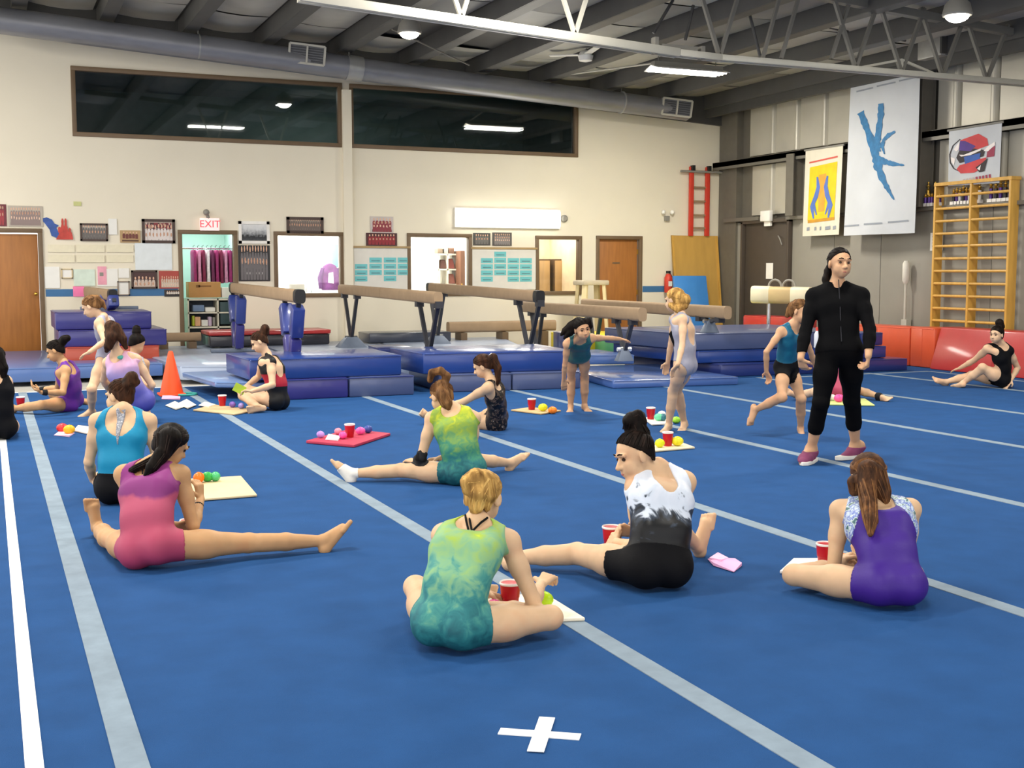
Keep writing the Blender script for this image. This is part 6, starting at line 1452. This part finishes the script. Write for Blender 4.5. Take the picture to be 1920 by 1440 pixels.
# 2 pink leotard, straddle
p = Person('girl in pink leotard with dark braid sitting in a straddle, beside the tan board', 1.44, N1)
p.L = dict(p.L, thigh=.425, shin=.362)
p.base(G(278, 1028, .098), (286, 880), (1, .0, .30), 1)
p.arm('r', (338, 890), (362, 987), (376, 935), (370, 888), 1, 1, 1, .9, (-.8, 0, -.3))
p.arm('l', (233, 890), (262, 985), (328, 985), (350, 996), 1, 1, 1, .9, (0, 0, 1))
J = p.J
p.leg('r', (467, 1018), (606, 1014), (645, 966), kz=.075, az=.055, t=1)
J['knl'] = G(203, 1008, .06); J['anl'] = G(183, 988, .055); p.to('tol', 'anl', 174, 940, 'foot', -1)
p.head((320, 832), (.75, -.45, -.75), (.45, .9, -.05), 1, 1.0)
p.build(SK2, H_dark, [[(318, 822, -.07, .06), (306, 850, -.10, .036), (292, 868, -.13, .028), (284, 884, -.15, .024)], [(300, 850, -.12, .030), (284, 876, -.16, .027), (274, 890, -.17, .014)], [(288, 862, -.08, .020), (252, 880, -.10, .017), (224, 897, -.08, .010)]],
        [dict(kind='leotard', mat=M_pink, ins=.014, scoop=(.01, .03, .07), scoop_w=.07, leg=.06, arm=.048)], bow=.03, wide=1.05, strands=36, strand_m=S_dark)
MB().tube([p.J['neck']+p.R*-.035-p.F*.04+p.U*.02, p.J['neck']-p.R*.01-p.F*.075-p.U*.06, p.J['neck']+p.R*.0-p.F*.08-p.U*.12], .004, 6).build('back_strap', M_blk, p.root, smooth=True)
a, b = p.J['elr'], p.J['wrr']; q = a.lerp(b, .72); d = (b-a).normalized()
MB().tube([q-d*.006, q+d*.006], .0265, 16).build('wrist_band', M_brace, p.root, smooth=True)
# 3 turquoise leotard, dark bun
p = Person('girl in turquoise leotard and black shorts with brown bun, behind the girl in pink', 1.46, N2)
p.base(G(226, 915, .098), (231, 775), (1, 0, -.06), 1)
p.arm('l', (174, 792), (167, 866), (174, 900), (182, 916), 1, 1, -1, .5, (.5, 0, 0))
p.arm('r', (287, 792), (296, 866), (282, 900), (270, 915), 1, 1, 1, .5)
J = p.J; J['knl'] = G(164, 872, .13); J['anl'] = G(225, 880, .05); J['tol'] = G(262, 882, .05); J['knr'] = G(300, 880, .12); J['anr'] = G(235, 872, .05); J['tor'] = G(200, 868, .05)
p.head((225, 742), (-.9, -.12, -.40), (-.1, 1, -.1), 1, 1.0)
p.build(SK1, H_mid, [[(244, 715, -.02, .050), (247, 708, -.02, .042)], [(238, 722, -.05, .03), (256, 716, .0, .024)]],
        [dict(kind='leotard', mat=M_turq, ins=.016, scoop=(.05, .03, .115), scoop_w=.092, leg=.06, arm=.046), dict(kind='leotard', name='lace_inset', label='grey lace strip down the back', mat=M_lgrey, off=.009, scoop=(0, 0, .001), scoop_w=.001, leg=0, keep=[((.026, 0, 0), (1, -.12, 0)), ((-.026, 0, 0), (-1, -.12, 0)), ((0, -.19, 0), (0, -1, 0)), ((0, .03, 0), (0, 1, 0)), ((0, 0, .0), (0, 0, 1))]), dict(kind='shorts', mat=M_blk, off=.008, leg=.12, waist=.09)], bow=.02, wide=1.08, strands=14)
# 4 black and white leotard
p = Person('girl in black and white leotard with high dark bun, turned to look over her shoulder', 1.52, N1)
p.base(G(1233, 1062, .105), (1232, 888), (.93, .05, -.42), 1, hipR=(.97, 0, -.25))
p.arm('l', (1194, 912), (1199, 1028), (1156, 1018), (1143, 1010), 1, 1, 1, .9, (.3, -.2, -.9))
p.arm('r', (1284, 904), (1262, 1010), (1190, 1000), (1163, 992), 1, 1, -1, .7, (-.3, -.2, .9))
p.leg('l', (1082, 1038), (962, 1046), (935, 1008), kz=.09, az=.055, t=1)
J = p.J; J['knr'] = AD(1222, 930, 5.8); J['anr'] = G(1307, 1024, .06); p.to('tor', 'anr', 1320, 958, 'foot', -1)
p.head((1190, 852), (-.90, -.30, .30), (-.22, 1, .0), -1, 1.04)
p.build(SK1, H_dark, [[(1202, 815, .02, .045), (1192, 795, .02, .042), (1186, 788, .02, .040), (1198, 782, .03, .032)], [(1182, 800, .02, .034), (1178, 790, .0, .026), (1196, 778, .0, .024), (1205, 790, .0, .022)]],
        [dict(kind='leotard', mat=M_bw, ins=.004, scoop=(.06, .03, .10), scoop_w=.062, leg=.06, arm=.047), dict(kind='shorts', mat=M_blk, off=.008, leg=.13, waist=.07)], bow=.035, wide=1.10, chest=1.0, strands=30, strand_m=S_dark, cap_h=-.012)
# 5 purple leotard
p = Person('girl in purple leotard with long brown ponytail, sitting at the right of the group', 1.40, N1)
p.base(G(1673, 1098, .098), (1640, 950), (1, -.02, .10), 1)
p.arm('l', (1576, 957), (1563, 1066), (1578, 1052), (1588, 1040), 1, 1, 1, .7, (.3, -.6, 0))
p.arm('r', (1706, 955), (1702, 1050), (1640, 1050), (1612, 1046), 1, 1, 1, .7)
J = p.J; J['knl'] = G(1490, 1078, .075); J['anl'] = G(1590, 1060, .06); J['tol'] = G(1650, 1060, .05); J['knr'] = G(1700, 1050, .09); J['anr'] = G(1640, 1030, .05); J['tor'] = G(1600, 1025, .05)
p.head((1628, 893), (-.15, -.42, -1), (-.06, 1, -.3), 1, 1.02)
p.build(SK1, H_brown, [[(1628, 882, -.09, .050), (1626, 910, -.125, .040), (1629, 945, -.20, .036), (1633, 975, -.28, .030), (1632, 1003, -.33, .010)], [(1640, 890, -.07, .05), (1655, 925, -.10, .036), (1664, 950, -.12, .014)], [(1605, 905, -.05, .04), (1604, 920, -.05, .03)]],
        [dict(kind='leotard', mat=M_purple, ins=.012, scoop=(.03, .03, .09), scoop_w=.08, leg=.05, arm=.050), dict(kind='leotard', name='left_strap', label='pale floral shoulder strap', mat=M_strapf, ins=.010, off=.0075, scoop=(.03, .03, .086), scoop_w=.076, arm=.048, leg=.0, keep=[((-.075, -.05, 0), (.92, -.40, 0)), ((0, -.2, 0), (0, -1, 0))]), dict(kind='leotard', name='right_strap', label='pale floral shoulder strap', mat=M_strapf, ins=.010, off=.0075, scoop=(.03, .03, .086), scoop_w=.076, arm=.048, leg=.0, keep=[((.075, -.05, 0), (-.92, -.40, 0)), ((0, -.2, 0), (0, -1, 0))])], bow=.03, wide=1.0, chest=1.08, strands=60, strand_m=S_brown)
# 6 green leotard straddle behind
p = Person('girl in green swirl leotard in wide straddle with white bandaged foot', 1.42, N2)
p.base(G(872, 882, .098), (848, 770), (.98, 0, .18), 1)
p.arm('l', (810, 785), (789, 860), (778, 866), (765, 862), 1, 1, 1, .7, (.2, -.8, 0))
p.arm('r', (889, 785), (886, 850), (822, 860), (800, 862), 1, 1, 1, .7)
p.leg('l', (752, 882), (660, 888), (628, 850), kz=.075, az=.055, t=1)
J = p.J; J['knr'] = G(930, 866, .08); J['anr'] = G(956, 868, .055); p.to('tor', 'anr', 984, 839, 'foot', 1)
p.head((828, 742), (-.62, -.42, -.8), (-.2, 1, -.2), 1, 1.0)
p.build(SK1, H_lbrown, [[(828, 722, -.07, .040), (830, 740, -.11, .045), (838, 757, -.12, .038), (842, 766, -.12, .02)], [(832, 722, -.05, .030), (838, 705, -.05, .026), (826, 695, -.05, .026), (810, 699, -.05, .026), (806, 713, -.05, .020)]],
        [dict(kind='leotard', mat=M_gleo2, ins=-.002, scoop=(.0, .02, .06), scoop_w=.07, leg=.06, arm=.048), dict(kind='band', name='arm_brace', a='shl', b='ell', f0=.84, f1=1.10, r=.056, off=.006, mat=M_brace), dict(kind='band', name='arm_brace', a='ell', b='wrl', f0=-.18, f1=.55, r=.056, off=.006, mat=M_brace), dict(kind='foot', name='foot_bandage', side='l', up=.045, toes=.085, off=.005, mat=M_sock)], bow=.03, wide=1.06, strands=26, strand_m=S_brown)
q = p.hairpts([(828, 720, -.07, .03)])[0]; MB().ball(q, .036, 12, sc=(1, 1, .7)).build('hair_scrunchie', fab('navy_velvet', '2A3050'), p.root, smooth=True)
# 7 patterned dark leotard
p = Person('girl in dark patterned leotard with ponytail reaching for her toes behind the green straddle girl', 1.42, N2)
p.base(G(932, 786, .095), (921, 718), (.15, 0, -1), -1)
J = p.J
p.arm('l', (915, 727), (872, 752), (826, 770), (808, 775), 1, 1, 1, .3); p.arm('r', (924, 727), (885, 745), (842, 768), (815, 775), 1, 1, 1, .3)
p.leg('l', (870, 788), (812, 784), (795, 771), kz=.06, az=.05, t=-1); p.leg('r', (874, 781), (822, 776), (806, 764), kz=.06, az=.05, t=1)
p.head((905, 685), (-.9, -.42, -.2), (-.3, 1, .1), 1, .98)
p.build(SK1, H_mid, [[(917, 677, -.02, .034), (925, 670, -.02, .036), (933, 690, -.02, .036), (934, 712, -.02, .022), (933, 722, -.02, .010)]],
        [dict(kind='leotard', mat=M_camo, scoop=(.01, .03, .07), scoop_w=.06, leg=.06, arm=.048)], bow=.02, wide=.98, strands=10)
MB().tube(p.hairpts([(917, 676, -.05, 1), (918, 668, -.02, 1), (922, 664, .02, 1)]), .012, 8).build('hair_tie', M_sock, p.root, smooth=True)
# 8 bending girl with flying dark hair
p = Person('girl in dark teal leotard bending forward with one arm stretched sideways, long dark hair', 1.34, N2)
p.base(G(1083, 667, .60), (1087, 634), (-1, 0, .05), -1, tl=.40)
J = p.J
p.arm('l', (1109, 634), (1140, 634), (1163, 636), (1172, 638), 1, 1, 1, .2, (0, -1, 0)); p.arm('r', (1064, 645), (1059, 685), (1057, 712), (1058, 724), 1, 1, 1, .3)
p.leg('r', (1071, 712), (1070, 761), (1068, 771), kz=.33, az=.05, tz=.02); p.leg('l', (1097, 711), (1096, 760), (1108, 770), kz=.33, az=.05, tz=.02)
p.head((1091, 616), (.35, -.25, .9), (-.15, .95, .25), -1, .98)
p.build(SK4, H_dark, [[(1084, 606, .03, .06), (1072, 612, .05, .05), (1060, 620, .06, .034), (1052, 628, .06, .012)], [(1080, 612, .04, .05), (1068, 624, .05, .036), (1058, 634, .05, .012)], [(1100, 604, .02, .05), (1106, 612, .04, .03)]],
        [dict(kind='leotard', mat=M_dteal, scoop=(.0, -.04, .06), leg=-.02, arm=.044)], bow=.02, wide=.94, chest=.94, strands=12, fat=.82, afat=.85)
# 9 standing blonde
p = Person('blonde girl standing in silver and black open back leotard, seen from behind', 1.36, N2)
p.base(G(1284, 684, .63), (1275, 590), (.55, 0, -.85), -1, tl=.40)
J = p.J
p.arm('l', (1281, 600), (1279, 648), (1271, 683), (1262, 694), -1, -1, 1, .4); p.arm('r', (1265, 600), (1258, 645), (1252, 680), (1249, 690), 1, 1, 1, .4)
p.leg('l', (1255, 735), (1254, 796), (1234, 812), kz=.36, az=.06, tz=.02); p.leg('r', (1269, 733), (1283, 792), (1272, 806), kz=.37, az=.06, tz=.02)
p.head((1266, 562), (-.75, -.1, -.65), (-.05, 1, 0), 1, 1.0)
p.build(SK3, H_blond, [[(1280, 562, -.04, .05), (1284, 562, -.05, .055)], [(1258, 572, -.05, .028), (1270, 580, -.07, .030), (1284, 574, -.06, .028), (1290, 560, -.03, .022)]],
        [dict(kind='leotard', mat=M_silver, scoop=(.10, .05, .20), scoop_w=.088, leg=-.04, hc=1.1, arm=.047)], bow=.02, wide=.96, strands=14, fat=.88, afat=.86)
MB().tube([p.J['shl']+p.F*.05-p.U*.02, p.J['neck'].lerp(p.J['pel'], .35)-p.R*.10*1+p.F*.05, p.J['neck'].lerp(p.J['pel'], .65)-p.R*.085+p.F*.03], [.014, .028, .012], 8).build('black_side_panel', M_blk, p.root, smooth=True)
# 10 running girl behind the coach
p = Person('girl in blue top and black shorts running beside the woman in black', 1.30, N2)
p.base(G(1474, 686, .615), (1487, 613), (-.60, 0, .8), -1, tl=.40)
J = p.J
p.arm('r', (1465, 622), (1437, 660), (1437, 697), (1442, 708), -1, 1, 1, .7); p.arm('l', (1505, 620), (1520, 660), (1530, 690), (1535, 700), 1, 1, 1, .6)
p.to('knr', 'hir', 1466, 745, 'thigh', -1); p.to('anr', 'knr', 1417, 768, 'shin', 1); p.to('tor', 'anr', 1412, 800, 'foot', -1)
p.to('knl', 'hil', 1502, 748, 'thigh', -1); p.to('anl', 'knl', 1501, 802, 'shin', 1); p.to('tol', 'anl', 1506, 817, 'foot', -1)
p.head((1500, 583), (.72, -.15, .6), (.08, 1, 0), 1, .98)
p.build(SK4, H_lbrown, [[(1488, 575, .03, .05), (1482, 582, .05, .035), (1476, 592, .06, .02)]],
        [dict(kind='leotard', mat=M_btop, ins=-.002, scoop=(.0, .0, .06), leg=.03, arm=.046), dict(kind='shorts', mat=M_blk, off=.008, leg=.07, waist=.07)], bow=.01, wide=.96, strands=8, fat=.88, afat=.86)
# 11 coach
p = Person('woman in black zip jacket and cropped black leggings standing in plum running shoes', 1.64, N2)
p.L = dict(p.L); p.L['neck'] = .1
p.base(G(1574, 658, .86), (1570, 540), (-.98, 0, -.12), 1, tl=.415)
J = p.J
p.arm('r', (1527, 556), (1510, 622), (1501, 672), (1507, 690), -1, -1, 1, .6, (.6, 0, -.6)); p.arm('l', (1617, 556), (1631, 618), (1628, 668), (1627, 684), -1, -1, 1, .9, (-.8, 0, -.3))
p.leg('r', (1539, 755), (1521, 842), (1497, 870), kz=.475, az=.10, tz=.035); p.leg('l', (1597, 750), (1604, 835), (1592, 852), kz=.475, az=.10, tz=.035)
p.head((1574, 493), (.22, -.04, 1), (.04, 1, 0), -1, 1.10, .175)
p.build(SK4, H_dark, [[(1562, 492, .09, .034), (1553, 508, .10, .030), (1548, 524, .08, .027), (1546, 538, .06, .012)]],
        [dict(kind='jacket', mat=M_jkt, off=.009), dict(kind='leggings', mat=M_legg, off=.006)], bow=.0, wide=.98, chest=1.0, belly=.95, strands=8, fat=.98, afat=1.0, shoe=1, cap_h=-.006)
for e in 'rl':
    a, t_ = J['an'+e], J['to'+e]; td = (t_-a); td.z = 0; td.normalize(); sd = Vector((-td.y, td.x, 0)); g = p.s
    C = p.F_all.copy().off(.007); X, Y, Z = C.grid((slice(None),)*3); top = a.z+.0
    C.half(Vector((0, 0, a.z-.012)), (0, 0, 1)); m_ = a+td*.06; C.f = np.maximum(C.f, (np.sqrt((X-m_.x)**2+(Y-m_.y)**2)-.19).astype(np.float32)); C.half(Vector((0, 0, .022)), (0, 0, -1))
    sh = C.mesh('shoe', M_shoe, p.root)
    q = [a-td*.075, a-td*.05+sd*.042, a+td*.10+sd*.05, a+td*.20+sd*.035, a+td*.235, a+td*.20-sd*.035, a+td*.10-sd*.05, a-td*.05-sd*.042]
    MB().hexa([Vector((v.x, v.y, .002)) for v in q], [Vector((v.x, v.y, .030)) for v in q]).build('sole', M_sock, sh, bevel=.004)
N_ = J['neck']; F_, U_, R_ = p.F, p.U, p.R
MB().tube([N_+F_*.075+U_*.045, N_+F_*.088-U_*.05, N_.lerp(J['pel'], .32)+F_*.105, N_.lerp(J['pel'], .62)+F_*.098, N_.lerp(J['pel'], .9)+F_*.118], .004, 6).build('zip', mat('zip_grey', '3A3A40', .3, .6), p.root, smooth=True)
# 12 hidden sitter behind the coach
p = Person('person sitting behind the standing woman with a dark ankle strap, mostly hidden', 1.42, N3)
p.base(G(1572, 735, .1), (1574, 668), (-1, 0, .1), 1)
J = p.J
p.arm('r', (1552, 680), (1542, 712), (1552, 738), (1556, 744), -1, -1, 1, .5); p.arm('l', (1600, 680), (1612, 712), (1600, 735), (1595, 742), -1, -1, 1, .5)
J['knl'] = G(1622, 728, .10); J['anl'] = G(1648, 743, .05); p.to('tol', 'anl', 1668, 742, 'foot', -1); J['knr'] = G(1525, 738, .08); J['anr'] = G(1496, 742, .05); p.to('tor', 'anr', 1480, 733, 'foot', -1)
p.head((1574, 645), (0, -.3, 1), (0, 1, .2), -1)
p.build(SK3, H_brown, [], [dict(kind='leotard', mat=M_pink, leg=.06), dict(kind='band', name='ankle_strap', a='knl', b='anl', f0=.90, f1=1.10, off=.008, mat=M_brace)], face=False)
# 13 right side sitter
p = Person('person in black leotard with dark bun sitting before the red crash mat, leaning back', 1.56, N3)
p.base(G(1880, 712, .105), (1874, 646), (.70, 0, -.75), -1, hipR=(.35, 0, -.95))
J = p.J
p.arm('l', (1852, 654), (1826, 676), (1800, 690), (1790, 693), 1, 1, 1, .2); p.arm('r', (1892, 658), (1908, 690), (1896, 712), (1888, 722), 1, -1, -1, .2)
# left arm rests on the knee, right hand props on the floor
J['knl'] = G(1842, 690, .26); J['anl'] = G(1806, 718, .06); p.to('tol', 'anl', 1790, 722, 'foot', 1); J['knr'] = G(1822, 704, .14); J['anr'] = G(1774, 716, .05); p.to('tor', 'anr', 1754, 706, 'foot', -1)
p.head((1869, 627), (-.75, -.1, .55), (.1, 1, 0), -1, 1.0)
p.build(SK3, H_dark, [[(1876, 612, .02, .05), (1874, 605, .02, .05)]], [dict(kind='leotard', mat=M_blk, leg=.06, scoop=(.02, .0, .07), arm=.044)], bow=.02, strands=6)
# 14 cross legged black leotard, red back
p = Person('girl in black leotard with red back band sitting cross legged before the blue mat stack', 1.48, N2)
p.base(G(520, 751, .10), (501, 669), (.45, 0, -.9), -1, hipR=(.35, 0, -.95), tl=.43)
J = p.J
p.arm('l', (508, 679), (511, 722), (472, 734), (455, 731), -1, 1, 1, .8); p.arm('r', (494, 677), (485, 706), (462, 724), (447, 728), 1, -1, 1, .8)
J['knl'] = G(456, 742, .14); J['anl'] = G(486, 764, .05); J['tol'] = G(462, 766, .05); J['knr'] = G(470, 738, .14); J['anr'] = G(505, 752, .05); J['tor'] = G(520, 760, .05)
p.head((486, 640), (-.85, -.50, .15), (-.45, .9, 0), -1, 1.0)
p.build(SK3, H_mid, [[(494, 624, .0, .048), (497, 616, .0, .044), (500, 624, .02, .03)]],
        [dict(kind='leotard', mat=M_rband, leg=.0, hc=.9, scoop=(.11, .03, .17), scoop_w=.095, arm=.046)], bow=.035, strands=10)
MB().tube([p.J['neck']+p.R*-.06+p.F*.04, p.J['neck']-p.R*.05-p.F*.04+p.U*.01, p.J['neck']-p.R*.05-p.F*.05-p.U*.12], .007, 6).build('back_strap', M_blk, p.root, smooth=True)
# 15 lavender leotard, kneeling
p = Person('girl in lavender and blue leotard with loose brown hair kneeling with her back turned', 1.50, N2)
p.base(G(262, 755, .20), (222, 666), (.95, 0, .25), 1, tl=.46)
J = p.J
p.arm('l', (203, 680), (194, 712), (206, 735), (215, 745), 1, 1, 1, .6); p.arm('r', (268, 678), (285, 722), (270, 745), (262, 750), 1, 1, 1, .6)
J['knl'] = G(232, 752, .07); J['anl'] = G(262, 776, .05); J['tol'] = G(266, 784, .03); J['knr'] = G(274, 750, .07); J['anr'] = G(276, 776, .05); J['tor'] = G(279, 784, .03)
p.head((212, 632), (-.25, -.5, -1), (-.05, 1, -.3), 1, 1.02)
p.build(SK3, H_mid, [[(208, 612, -.05, .06), (210, 632, -.10, .055), (203, 650, -.10, .04), (200, 658, -.09, .02)], [(216, 616, -.05, .06), (230, 636, -.06, .04), (236, 652, -.05, .02)]],
        [dict(kind='leotard', mat=M_lav, leg=.07, scoop=(.0, .02, .06), arm=.047)], bow=.05, wide=1.1, strands=12)
q = p.J['neck']-p.F*.072-p.U*.03+p.R*.07; MB().ball(q, .03, 10, sc=(1.3, .5, .7)).build('shoulder_print', fab('print_mint', '4FA394'), p.root, smooth=True)
# 16 girl behind with dark bun
p = Person('girl with a dark bun sitting behind the lavender leotard girl, mostly hidden', 1.40, N3)
p.base(G(247, 742, .1), (250, 672), (.95, 0, -.1), 1)
J = p.J
p.arm('r', (272, 682), (275, 720), (262, 738), (256, 742), 1, 1, 1, .6); p.arm('l', (232, 682), (230, 718), (240, 738), (246, 742), 1, 1, 1, .6)
J['knl'] = G(222, 730, .1); J['anl'] = G(250, 728, .05); J['tol'] = G(270, 728, .05); J['knr'] = G(278, 730, .1); J['anr'] = G(250, 724, .05); J['tor'] = G(230, 724, .05)
p.head((257, 643), (.75, -.35, -.5), (.2, 1, 0), 1)
p.build(SK4, H_dark, [[(256, 622, .0, .05), (256, 617, .0, .045)]], [dict(kind='leotard', mat=M_lgrey, leg=.06, scoop=(.0, .02, .06))], face=False)
# 17 running girl, left
p = Person('girl in pale silver leotard running past the violet mat stack, head bent down', 1.40, N2)
p.base(G(201, 668, .60), (193, 598), (.15, 0, -1), -1, tl=.40)
J = p.J
p.arm('l', (186, 606), (196, 640), (168, 660), (157, 665), -1, -1, 1, .3); p.arm('r', (190, 606), (212, 636), (222, 655), (226, 662), 1, 1, 1, .4)
J['knl'] = far_at(J['hil'], 172, 712, .355*p.s, -1); J['anl'] = G(172, 769, .055); J['tol'] = G(153, 778, .02); p.to('knr', 'hir', 208, 722, 'thigh', 1); p.to('anr', 'knr', 232, 752, 'shin', 1); p.to('tor', 'anr', 236, 772, 'foot', 1)
p.head((171, 574), (-.88, -.50, -.1), (-.5, .85, 0), -1, 1.0)
p.build(SK3, H_lbrown, [[(180, 562, .0, .05), (190, 568, .02, .034), (198, 578, .02, .012)]], [dict(kind='leotard', mat=M_silver, leg=-.03, hc=1.0, scoop=(.0, .02, .06), arm=.046)], bow=.03, strands=8, fat=.9, afat=.88)
# 18 purple leotard, left profile
p = Person('girl in violet leotard with dark bun and black wristbands sitting sideways, facing left', 1.44, N2)
p.base(G(134, 752, .10), (119, 683), (.15, 0, -1), -1)
J = p.J
p.arm('l', (124, 695), (118, 736), (78, 736), (60, 728), -1, -1, 1, .5, (0, 1, 0)); p.arm('r', (116, 694), (108, 728), (76, 730), (58, 722), 1, 1, 1, .5, (0, 1, 0))
J['knl'] = G(70, 762, .07); J['anl'] = G(28, 766, .05); J['tol'] = G(20, 758, .1); J['knr'] = G(104, 742, .08); J['anr'] = G(150, 750, .05); J['tor'] = G(168, 755, .03)
p.head((104, 657), (-.9, -.42, .1), (-.4, .9, 0), -1, 1.0)
p.build(SK2, H_dark, [[(114, 645, .0, .04), (121, 636, .0, .042), (126, 634, .0, .036)]], [dict(kind='leotard', mat=M_viol, ins=.02, leg=.06, scoop=(.04, .03, .09), arm=.046), dict(kind='band', name='wrist_band', a='ell', b='wrl', f0=.74, f1=.98, off=.006, mat=M_brace), dict(kind='band', name='wrist_band', a='elr', b='wrr', f0=.74, f1=.98, off=.006, mat=M_brace)], bow=.03, strands=10)
# 19 cut by the left edge
p = Person('person in black leotard cut off by the left picture edge', 1.50, N2)
p.base(G(-3, 802, .105), (-12, 705), (.9, 0, -.35), 1)
J = p.J
p.arm('r', (10, 722), (18, 760), (10, 775), (15, 772), 1, 1, 1, .6); p.arm('l', (-40, 718), (-52, 765), (-30, 775), (-22, 770), 1, 1, 1, .6)
J['knr'] = G(38, 812, .09); J['anr'] = G(-5, 775, .05); J['tor'] = G(-35, 770, .05); J['knl'] = G(-60, 785, .1); J['anl'] = G(-10, 770, .05); J['tol'] = G(20, 766, .05)
p.head((-8, 672), (-.2, -.3, -1), (0, 1, -.2), 1)
p.build(SK3, H_dark, [[(-6, 665, -.06, .06), (6, 690, -.06, .04), (8, 712, -.05, .02)]], [dict(kind='leotard', mat=M_blk, leg=.07, scoop=(.02, .03, .08), arm=.044)], face=False, bow=.03, strands=8)
